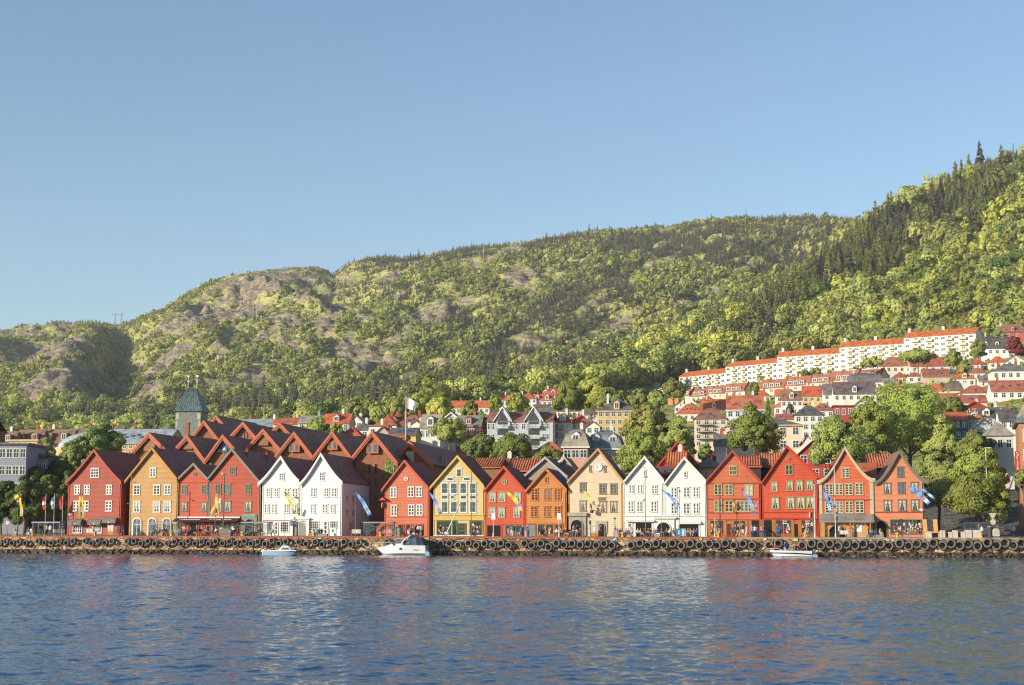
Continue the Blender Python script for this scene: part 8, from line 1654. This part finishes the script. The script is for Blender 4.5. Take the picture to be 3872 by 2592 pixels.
for rg, x, w in (('R1', 400, 'below the left bus shelter'), ('R1', 1155, 'before the dark red house'), ('R2', 160, 'before the ochre house'), ('R2', 1020, 'before the tall red house'), ('R2', 1878, 'before the right white house'), ('R3', 768, 'behind the bow of the white cruiser'), ('R4', 1775, 'before the clock house corner'), ('R5', 1175, 'before the brick red house'), ('R6', 462, 'before the scarlet house'), ('R6', 1578, 'before the pink house'), ('R7', 1403, 'near the street tree on the right')):
	o = qthing('bollard', 'yellow iron mooring bollard %s' % w, 'bollard', at_t(*Z(rg, x, 1300), DQ + .5)[0], DQ + .35, QZ + .04, 0, 'yellow bollards on the quay edge'); mb = MB(); mb.lathe(bol, seg=14); mb.build('bollard_body', M_bol, o, smooth=True); mb = MB(); mb.lathe([(0, 0), (.3, 0), (.3, .03), (0, .03)], seg=12); mb.build('base_plate', M_chain, o)
for k, (x0, x1, yt) in enumerate([(728, 800, 1262), (905, 962, 1240), (1003, 1047, 1260), (1055, 1115, 1240), (1153, 1206, 1255), (1210, 1282, 1235), (1298, 1400, 1238)]):
	a = at_t(*Z('R7', x0, 1290), DQ + 6); b = at_t(*Z('R7', x1, yt), DQ + 6); w = (b[0] - a[0]) / 2; h = max(.5, b[1] - QZ + .05); mb = MB(); e = .05
	mb.idx([(x, y, z) for z, q in ((0, 0), (h - e, 0), (h, e)) for x, y in ((-w + q, -.45 + q), (w - q, -.45 + q), (w - q, .45 - q), (-w + q, .45 - q))], [(3, 2, 1, 0), (8, 9, 10, 11)] + [(i, (i + 1) % 4, 4 + (i + 1) % 4, 4 + i) for i in range(4)] + [(4 + i, 4 + (i + 1) % 4, 8 + (i + 1) % 4, 8 + i) for i in range(4)])
	o = mb.build('granite_block', paint('granite', (206, 196, 182), .85, .15, 2), None, W((a[0] + b[0]) / 2, DQ + 6, QZ), (0, 0, -ANG + .04 * (k % 3 - 1))); tag(o, ['smallest pale granite block under the wooden chair', 'tall granite block right of the wooden chair', 'low granite block between two tall ones', 'tall granite block in the middle of the row', 'low granite block before the white van', 'wide tall granite block before the white van', 'longest granite block, last of the row on the right'][k], 'stone block', 'pale granite blocks right of the pink house')
s0 = at_t(*Z('R7', 812, 1290), DQ + 9)[0]; o = qthing('timber_chair', 'big double wooden chair of raw timber beside the pink house', 'chair', s0, DQ + 9); M_raw = paint('raw_timber', (218, 168, 92), .7, .15, 2)
for x in (-.95, .55): mb = MB(); mb.hexa([(x - .3, .2, .7), (x + .3, .2, .7), (x + .3, .34, .7), (x - .3, .34, .7), (x - .35, .55, 2.6), (x + .25, .55, 2.6), (x + .25, .69, 2.6), (x - .35, .69, 2.6)]); mb.build('backrest', M_raw, o)
mb = MB(); mb.hexa([(-1.4, -.6, .75), (1.1, -.6, .62), (1.1, .3, .55), (-1.4, .3, .68), (-1.4, -.6, .92), (1.1, -.6, .79), (1.1, .3, .72), (-1.4, .3, .85)]); mb.build('seat', M_raw, o)
for x in (-1.2, .9): mb = MB(); mb.hexa([(x - .1, -.5, 0), (x + .1, -.5, 0), (x + .1, .2, 0), (x - .1, .2, 0), (x - .1, -.5, .7), (x + .1, -.5, .66), (x + .1, .2, .6), (x - .1, .2, .66)]); mb.build('leg', M_raw, o)
o, h = pole('R7', 1550, 1040, 1290, .045, DQ + 7, 'yield triangle above a round sign seen from behind, right side', 'road sign', M_polg, name='road_sign'); mb = MB(); mb.idx([(-.55, -.06, h + .15), (.55, -.06, h + .15), (0, -.06, h - .75), (-.55, -.03, h + .15), (.55, -.03, h + .15), (0, -.03, h - .75)], [(0, 2, 1), (3, 4, 5), (0, 1, 4, 3), (1, 2, 5, 4), (2, 0, 3, 5)]); mb.build('triangle_plate', M_bd, o); mb = MB(); mb.lathe([(0, -.06), (.4, -.06), (.4, -.03), (0, -.03)], (0, 0, h - 1.1), 'y', 18); mb.build('round_plate', M_bd, o)
o, h = pole('R1', 85, 1140, 1280, .045, DQ + 9, 'round speed sign before the dark trees at the left', 'road sign', M_polg, name='road_sign'); mb = MB(); mb.lathe([(0, -.06), (.36, -.06), (.36, -.03), (0, -.03)], (0, 0, h - .05), 'y', 18); pl = mb.build('round_plate', M_white, o); mb = MB(); mb.lathe([(.36, -.068), (.36, -.061), (.29, -.061), (.29, -.068)], (0, 0, h - .05), 'y', 18, True); mb.build('red_ring', M_fr, pl); text_mesh('lettering', '30', .34, M_num, pl, (0, -.064, h - .05), (math.pi / 2, 0, 0))
s0 = at_t(*Z('R7', 1378, 1240), DQ + 26)[0]; o = qthing('parked_van', 'white van parked in the shaded street right of the pink house', 'van', s0, DQ + 26, QZ, 0); M_van = paint('van_white', (214, 216, 220), .35, .04)
prof = [(-2.6, .45), (-2.65, 1.1), (-2.45, 1.9), (-2.2, 2.25), (1.2, 2.25), (1.75, 1.45), (2.5, 1.15), (2.65, .7), (2.6, .4)]
mb = MB(); mb.prism(prof[::-1], -.95, .95); mb.f = [f[::-1] for f in mb.f]; mb.build('body', M_van, o)
for y in (-.96, .96):
	mb = MB(); mb.face([(x, y, z) for x, z in ((-2.2, 1.35), (-.6, 1.35), (-.6, 2.0), (-2.1, 2.0))]); mb.build('side_window', M_pane2, o); mb = MB(); mb.face([(x, y, z) for x, z in ((.2, 1.35), (1.55, 1.35), (1.15, 2.0), (.2, 2.0))]); mb.build('side_window', M_pane2, o)
for x in (-1.7, 1.65):
	for y in (-.9, .9): mb = MB(); mb.lathe([(0, -.1), (.2, -.12), (.34, -.1), (.34, .1), (0, .1)], (x, y, .34), 'y', 16); mb.build('wheel', M_tyre, o)
for rg, x, y0, t_, lb, c in (('R7', 1582, 1215, DQ + 3, 'pale electric cabinet beside the black bin on the right', (206, 202, 196)), ('R2', 812, 1215, DQ + 5, 'grey food cart with an orange counter before the tall red house', (110, 116, 118))):
	s0 = at_t(*Z(rg, x, 1290), t_)[0]; h = at_t(*Z(rg, x, y0), t_)[1] - QZ; o = qthing('food_cart' if rg == 'R2' else 'electric_cabinet', lb, 'cart' if rg == 'R2' else 'cabinet', s0, t_); w = .95 if rg == 'R2' else .42; mb = MB(); mb.prism([(-w, .25), (w, .25), (w, h * .75), (w * .7, h), (-w * .7, h), (-w, h * .75)], -.4, .4); mb.build('cabinet_body', paint('cab_%d' % c[0], c, .5), o); mb = MB(); mb.box(-w * .9, w * .9, -.55, -.402, h * .45, h * .52) if rg == 'R2' else mb.box(-w * .8, w * .8, -.42, -.402, h * .3, h * .9); mb.build('counter' if rg == 'R2' else 'cabinet_door', M_or if rg == 'R2' else M_bd, o); mb = MB(); mb.box(-w * .9, w * .9, -.35, .35, 0, .249); mb.build('plinth', M_metal, o)
for rg, x, y, w, h_, rot, lb, c in (('R3', 1322, 1340, .65, .5, 0, 'yellow-green rescue box on the quay wall behind the cruiser', (206, 208, 70)), ('R6', 345, 1347, .7, .45, 0, 'yellow-green rescue box on the quay wall behind the right motorboat', (196, 206, 80)), ('R3', 28, 1330, .55, .3, .12, 'pale turquoise plate on the quay wall below the right white house', (150, 206, 204)), ('R4', 1675, 1342, .65, .35, .5, 'tilted pale blue plate on the quay wall below the clock house', (160, 204, 220)), ('R5', 960, 1338, .3, .28, 0, 'small white plate on the quay wall left of the brick red house', (230, 228, 220)), ('R5', 1740, 1338, .33, .28, 0, 'small white plate on the quay wall above the right motorboat bow', (230, 228, 220))):
	s0, z0 = at_t(*Z(rg, x, y), DQ - .2); o = qthing('wall_plate' if 'plate' in lb else 'rescue_box', lb, 'plate' if 'plate' in lb else 'rescue box', s0, DQ - .16, z0); o.rotation_euler = (0, -rot, -ANG); mb = MB(); mb.box(-w / 2, w / 2, -.09, .05, -h_ / 2, h_ / 2); mb.build('plate_body', paint('plate_%d_%d' % c[:2], c, .5), o); mb = MB(); mb.box(-w / 2 - .03, w / 2 + .03, -.11, -.088, h_ / 2 - .05, h_ / 2 + .03); mb.build('plate_edge', M_metal, o)
mb = MB(); L = []
for k in range(25): x = 220 + (1010 - 220) * k / 24; s0, z0 = at_t(*Z('R4', x, 1335 - 14 * (1 - ((k % 8) / 4 - 1) ** 2) * -1), DQ - .2); L.append((s0, 0, z0))
mb.tube(L, .03, 6); o = mb.build('cable', M_chain, None, W(0, DQ - .22, 0), (0, 0, -ANG)); tag(o, 'dark cable slung along the top of the quay wall', 'cable')
M_gel = paint('gelcoat_white', (240, 240, 238), .25, .03); M_hb = paint('gelcoat_blue', (170, 196, 222), .25, .04); M_nav = paint('canvas_navy', (44, 52, 92), .8, .12); M_str = paint('stripe_navy', (36, 36, 84), .35); M_scr = glass('windscreen', (84, 96, 112), .06)
def hull(mb, L, B, sheer, draft=.35, rake_=.14, n=18, stern=.0):
	"""bow at x=0, stern at x=L; sheer(u) height of the gunwale"""
	st = []
	for i in range(n + 1):
		u = i / n; b = B / 2 * (1 - (1 - min(1, u / .62)) ** 2.3) if u < .62 else B / 2 * (1 - .06 * (u - .62) / .38); b = max(b, .02); zs = sheer(u); kz = -draft + (zs * .92 + draft) * max(0, 1 - u / .3) ** 2.2
		xs = u * L; xk = xs + rake_ * L * max(0, 1 - u / .35) * .6; zc = kz + (zs - kz) * (.36 if u > .1 else .5); bc = b * (.84 if u > .1 else .7)
		st.append([(xk, 0, kz), (xk * .6 + xs * .4 if u < .35 else xs, -bc, zc), (xs, -b, zs), (xs, b, zs), (xk * .6 + xs * .4 if u < .35 else xs, bc, zc)])
	P = [p for s_ in st for p in s_]; F_ = []
	for i in range(n):
		for a, b in ((0, 1), (1, 2), (3, 4), (4, 0)): F_.append((i * 5 + a, (i + 1) * 5 + a, (i + 1) * 5 + b, i * 5 + b))
		F_.append((i * 5 + 2, (i + 1) * 5 + 2, (i + 1) * 5 + 3, i * 5 + 3))
	F_ += [tuple(n * 5 + k for k in (0, 1, 2, 3, 4)), (4, 3, 2, 1, 0)]
	mb.idx(P, F_); return st
def boat(rg_px, off, label, rz=0.0, name='motorboat'):
	a = W(at_t(rg_px, 2100, DQ - off)[0], DQ - off, 0); return thing(name, label, 'boat', (a.x, a.y, 0), -ANG + rz, 'motorboats at the quay'), a
o, a = boat(1412, 2.2, 'white cabin cruiser with navy canvas top moored at the quay', name='cabin_cruiser'); L = 8.5
mb = MB(); st = hull(mb, L * .93, 2.9, lambda u: 1.02 + .42 * math.sin(min(1, u * 1.7) * 1.4) - .1 * max(0, u - .6)); mb.build('hull', M_gel, o)
k_ = .0049; X_ = lambda zx: (zx - 250) * k_; Zc = lambda zy: (700 - zy) * k_
mb = MB(); mb.hexa([(X_(640), -.85, 1.25), (X_(1230), -1.2, 1.35), (X_(1230), 1.2, 1.35), (X_(640), .85, 1.25), (X_(800), -.55, Zc(372)), (X_(1210), -.95, Zc(345)), (X_(1210), .95, Zc(345)), (X_(800), .55, Zc(372))]); cb = mb.build('cabin', M_gel, o)
mb = MB(); [mb.lathe([(0, -.02), (.16, -.02), (.16, .0), (0, .0)], (X_(q), -1.05 if q < 1000 else -1.435, Zc(zz)), 'y', 12) for q, zz in ((915, 397), (1125, 510))]; mb.v = [(x, y, z) for x, y, z in mb.v]; mb.build('porthole', M_num, cb)
mb = MB(); mb.hexa([(X_(870), -.8, Zc(348)), (X_(1200), -1.15, Zc(352)), (X_(1200), 1.15, Zc(352)), (X_(870), .8, Zc(348)), (X_(985), -.6, Zc(250)), (X_(1230), -.9, Zc(235)), (X_(1230), .9, Zc(235)), (X_(985), .6, Zc(250))]); mb.build('windscreen', M_scr, o)
for y in (-1.28, 1.28): mb = MB(); mb.tube([(X_(1140), y, Zc(380)), (X_(1230), y * .98, Zc(260)), (X_(1400), y * .9, Zc(128))], [.12, .1, .09], 8); mb.build('radar_arch', M_gel, o)
mb = MB(); mb.tube([(X_(1400), -1.15, Zc(128)), (X_(1405), 0, Zc(105)), (X_(1400), 1.15, Zc(128))], .09, 8); mb.lathe([(0, -.1), (.2, -.1), (.22, .05), (.1, .15), (0, .15)], (X_(1470), 0, Zc(70)), seg=12); mb.tube([(X_(1420), .2, Zc(110)), (X_(1470), 0, Zc(80))], .05, 6); mb.build('radar', M_gel, o)
mb = MB(); mb.hexa([(X_(1215), -1.2, Zc(395)), (X_(1650), -1.25, Zc(425)), (X_(1650), 1.25, Zc(425)), (X_(1215), 1.2, Zc(395)), (X_(1400), -1.0, Zc(150)), (X_(1600), -1.05, Zc(165)), (X_(1600), 1.05, Zc(165)), (X_(1400), 1.0, Zc(150))]); mb.hexa([(X_(1640), -1.2, Zc(430)), (X_(1830), -1.1, Zc(430)), (X_(1830), 1.1, Zc(430)), (X_(1640), 1.2, Zc(430)), (X_(1600), -1.0, Zc(170)), (X_(1720), -.95, Zc(190)), (X_(1720), .95, Zc(190)), (X_(1600), 1.0, Zc(170))]); mb.hexa([(X_(1110), -1.0, Zc(150)), (X_(1410), -1.05, Zc(135)), (X_(1410), 1.05, Zc(135)), (X_(1110), 1.0, Zc(150)), (X_(1120), -.95, Zc(135)), (X_(1420), -1.0, Zc(112)), (X_(1420), 1.0, Zc(112)), (X_(1120), .95, Zc(135))]); cv = mb.build('canvas_top', M_nav, o)
mb = MB()
for (xa, za), (xb, zb_), (xc, zc), (xd, zd) in (((1275, 385), (1390, 390), (1440, 205), (1385, 200)), ((1410, 395), (1610, 405), (1580, 215), (1470, 208))):
	f = lambda x, z: (X_(x), -1.24 + .18 * (400 - z) / 250 - .03, Zc(z)); mb.face([f(xa, za), f(xb, zb_), f(xc, zc), f(xd, zd)])
mb.build('canvas_window', M_scr, cv)
mb = MB(); mb.hexa([(L * .93 - .02, -1.2, -.2), (L + .0, -1.1, -.1), (L + .0, 1.1, -.1), (L * .93 - .02, 1.2, -.2), (L * .92, -1.15, .75), (L - .1, -1.05, .5), (L - .1, 1.05, .5), (L * .92, 1.15, .75)]); mb.build('swim_platform', M_hb, o)
mb = MB(); mb.tube([(.25, -.2, 1.1), (.2, -.3, 1.72), (1.6, -1.05, 1.85), (2.7, -1.2, 1.85), (2.9, -1.25, 1.5)], .03, 6); mb.tube([(.25, .2, 1.1), (.2, .3, 1.72), (1.6, 1.05, 1.85), (2.7, 1.2, 1.85), (2.9, 1.25, 1.5)], .03, 6); mb.tube([(.2, -.3, 1.72), (.05, 0, 1.74), (.2, .3, 1.72)], .03, 6); [mb.tube([(1.6, q * 1.05, 1.2), (1.6, q * 1.05, 1.85)], .025, 5) for q in (-1, 1)]; mb.build('bow_rail', M_pole, o)
mb = MB(); r_ = random.Random(2); [mb.box(X_(1500) + .06 * k + .015, X_(1500) + .06 * k + .05, -1.43, -1.40, Zc(548), Zc(530)) for k in range(11)]; mb.build('hull_lettering', M_num, o)
mb = MB(); p0 = Vector((a.x, a.y, 1.0)); e_ = W(at_t(*Z('R3', 470, 1312), DQ)[0], DQ + .1, QZ); mb.tube([p0.lerp(e_, k / 8) - Vector((0, 0, .55 * math.sin(math.pi * k / 8))) for k in range(9)], .035, 6); rp = mb.build('mooring_rope', M_rope); tag(rp, 'white mooring rope from the cruiser bow up to the quay', 'rope')
o, a = boat(1141, 9, 'small pale blue and white motorboat with outboard and windscreen cabin', rz=math.pi, name='small_motorboat'); L = 5.5
mb = MB(); hull(mb, L, 2.0, lambda u: .78 - .1 * math.sin(u * 3.1)); mb.build('hull', M_hb, o)
mb = MB(); [mb.hexa([(L * .1, y - .05 * q, .69), (L * .97, y - .05 * q, .66), (L * .97, y + .05 * q, .66), (L * .1, y + .05 * q, .69), (L * .1, y - .05 * q, .79), (L * .97, y - .05 * q, .76), (L * .97, y + .05 * q, .76), (L * .1, y + .05 * q, .79)]) for y, q in ((-.92, 1), (.92, 1))]; mb.build('gunwale', M_gel, o)
k2 = .00343; XB = lambda zx: (2040 - zx) * k2; ZB = lambda zy: (812 - zy) * k2
mb = MB(); mb.hexa([(XB(1650), -.7, ZB(590)), (XB(1080), -.8, ZB(590)), (XB(1080), .8, ZB(590)), (XB(1650), .7, ZB(590)), (XB(1470), -.5, ZB(402)), (XB(1250), -.6, ZB(398)), (XB(1250), .6, ZB(398)), (XB(1470), .5, ZB(402))]); cb = mb.build('cabin', M_gel, o)
for q in (-1, 1):
	f = lambda x, z: (XB(x), q * (.8 - .24 * (590 - z) / 190 + .025) if x < 1300 else q * (.76 - .24 * (590 - z) / 190 + .02), ZB(z)); mb = MB(); mb.face([f(1560, 560), f(1200, 560), f(1270, 480), f(1490, 475)]); mb.build('cabin_window', M_scr, cb)
mb = MB(); mb.hexa([(L + .02, -.2, -.3), (L + .25, -.15, -.3), (L + .25, .15, -.3), (L + .02, .2, -.3), (L + .02, -.18, .5), (L + .28, -.16, .5), (L + .28, .16, .5), (L + .02, .18, .5)]); mb.hexa([(L - .1, -.22, .5), (L + .42, -.2, .5), (L + .42, .2, .5), (L - .1, .22, .5), (L - .02, -.18, .88), (L + .3, -.16, .92), (L + .3, .16, .92), (L - .02, .18, .88)]); mb.build('outboard_motor', M_gel, o)
IV = o.matrix_basis.copy();
def aboard(base, rz, lx, ly, z, pose, top, bot, yaw, where, sc=1.0):
	v = Matrix.Rotation(-ANG + rz, 3, 'Z') @ Vector((lx, ly, 0)); return person(Vector((base.x + v.x, base.y + v.y, z)), 0, 0, pose, top, bot, yaw, where, sc, 'people aboard the boats')
aboard(a, math.pi, XB(850), 0, .28, 'photo', 'black', 'black', -.9, 'aboard the small motorboat stern'); aboard(a, math.pi, XB(1770), 0, .35, 'sit', 'brown', 'black', .3, 'on the bow of the small motorboat')
o, a = boat(2896, 2.4, 'white motorboat with a navy stripe and people aboard on the right', name='open_motorboat'); L = 6.3
mb = MB(); hull(mb, L, 2.3, lambda u: .88 - .08 * u); mb.build('hull', M_gel, o)
mb = MB()
for q in (-1, 1):
	n = 16; P = []
	for i in range(n + 1):
		u = .02 + .97 * i / n; b = 2.3 / 2 * (1 - (1 - min(1, u / .62)) ** 2.3) if u < .62 else 1.15 * (1 - .06 * (u - .62) / .38); zt = .62 - .1 * u - .25 * max(0, u - .6); hgt_ = .15; P += [(u * L, q * (b * .985 + .03), zt), (u * L, q * (b * .95 + .03), zt - hgt_)]
	mb.idx(P, [(2 * i, 2 * i + 2, 2 * i + 3, 2 * i + 1) for i in range(n)])
mb.build('hull_stripe', M_str, o)
mb = MB(); mb.hexa([(2.9, -.95, .85), (3.35, -1.0, .85), (3.35, 1.0, .85), (2.9, .95, .85), (3.25, -.8, 1.5), (3.5, -.85, 1.45), (3.5, .85, 1.45), (3.25, .8, 1.5)]); mb.build('windscreen', M_scr, o)
mb = MB(); mb.tube([(.15, -.1, .9), (.3, -.45, 1.12), (1.8, -1.0, 1.12), (2.2, -1.05, .9)], .025, 6); mb.tube([(.15, .1, .9), (.3, .45, 1.12), (1.8, 1.0, 1.12), (2.2, 1.05, .9)], .025, 6); mb.tube([(.3, -.45, 1.12), (.22, 0, 1.14), (.3, .45, 1.12)], .025, 6); mb.build('bow_rail', M_pole, o)
mb = MB(); mb.tube([(5.6, -.9, .8), (5.62, -.9, 2.2)], .025, 6); mb.build('antenna', M_pole, o)
mb = MB(); mb.hexa([(L, -.9, -.1), (L + .75, -.8, 0), (L + .75, .8, 0), (L, .9, -.1), (L, -.9, .35), (L + .75, -.8, .3), (L + .75, .8, .3), (L, .9, .35)]); mb.hexa([(L + .1, -.3, .3), (L + .7, -.25, .3), (L + .7, .25, .3), (L + .1, .3, .3), (L + .2, -.25, .72), (L + .6, -.2, .7), (L + .6, .2, .7), (L + .2, .25, .72)]); mb.build('stern_drive', M_hb, o)
for lx, ly, z, pose, top, bot, yaw, wh in ((.75, 0, .5, 'sit', 'black', 'beige', .9, 'at the bow of the right motorboat'), (1.25, .2, .5, 'sit', 'red', 'black', -.4, 'at the bow of the right motorboat'), (2.65, -.1, .3, 'photo', 'blue', 'beige', .2, 'in the middle of the right motorboat'), (4.2, .1, .45, 'sit', 'maroon', 'denim', .7, 'at the stern of the right motorboat'), (4.55, .4, .45, 'sit', 'brown', 'denim', -.7, 'at the stern of the right motorboat')): aboard(a, 0, lx, ly, z, pose, top, bot, yaw, wh)
M_steel = paint('galvanised', (150, 156, 160), .5, .05, metallic=.3)
def hill_pt(px, py, r): a = at_r(px, py, r); return a.x, a.y, ground_z(a.x, a.y)
x, y, z = hill_pt(447, 1238, 2385); o = thing('power_pylon', 'twin legged steel power pylon in the saddle between the far hills', 'pylon', (x, y, z), 0); ph = 24
for q in (-4.5, 4.5):
	mb = MB()
	for a_, b_ in ((-1, -1), (1, -1), (1, 1), (-1, 1)): mb.tube([(q + a_ * 1.6, b_ * 1.6, -1), (q + a_ * .35, b_ * .35, ph)], .22, 4)
	for k in range(7): f0, f1 = k / 7, (k + 1) / 7; w0, w1 = 1.6 - 1.25 * f0, 1.6 - 1.25 * f1; mb.tube([(q - w0, -w0, ph * f0), (q + w1, -w1, ph * f1)], .13, 4); mb.tube([(q + w0, -w0, ph * f0), (q - w1, -w1, ph * f1)], .13, 4)
	mb.build('lattice_leg', M_steel, o)
mb = MB(); mb.tube([(-10, 0, ph - 2), (10, 0, ph - 2)], .35, 4); mb.tube([(-8, 0, ph), (8, 0, ph)], .2, 4); [mb.tube([(q, 0, ph - 2), (q, 0, ph - 4.5)], .18, 4) for q in (-9.5, 0, 9.5)]; mb.build('crossarm', M_steel, o)
for px, py, r, h, lb in ((960, 1370, 1950, 30, 'twin pale masts standing on the far hillside above the church tower'), (1828, 1035, 2150, 24, 'single pale mast on the upper far hillside'), (2476, 870, 2390, 16, 'thin mast on the ridge left of the middle'), (2820, 838, 2385, 22, 'pale mast on the ridge near the highest point'), (1096, 1012, 2395, 12, 'short aerial on the rocky summit'), (3843, 900, 1290, 42, 'bare grey dead trunk on the right hill')):
	x, y, z = hill_pt(px, py, r); o = thing('hill_mast', lb, 'mast', (x, y, z), 0)
	for q in ((-2, 2) if 'twin' in lb else (0,)): mb = MB(); mb.tube([(q, 0, -1), (q, 0, h)], [.5, .3], 6); mb.build('mast_tube', M_steel if 'dead' not in lb else M_bark, o)
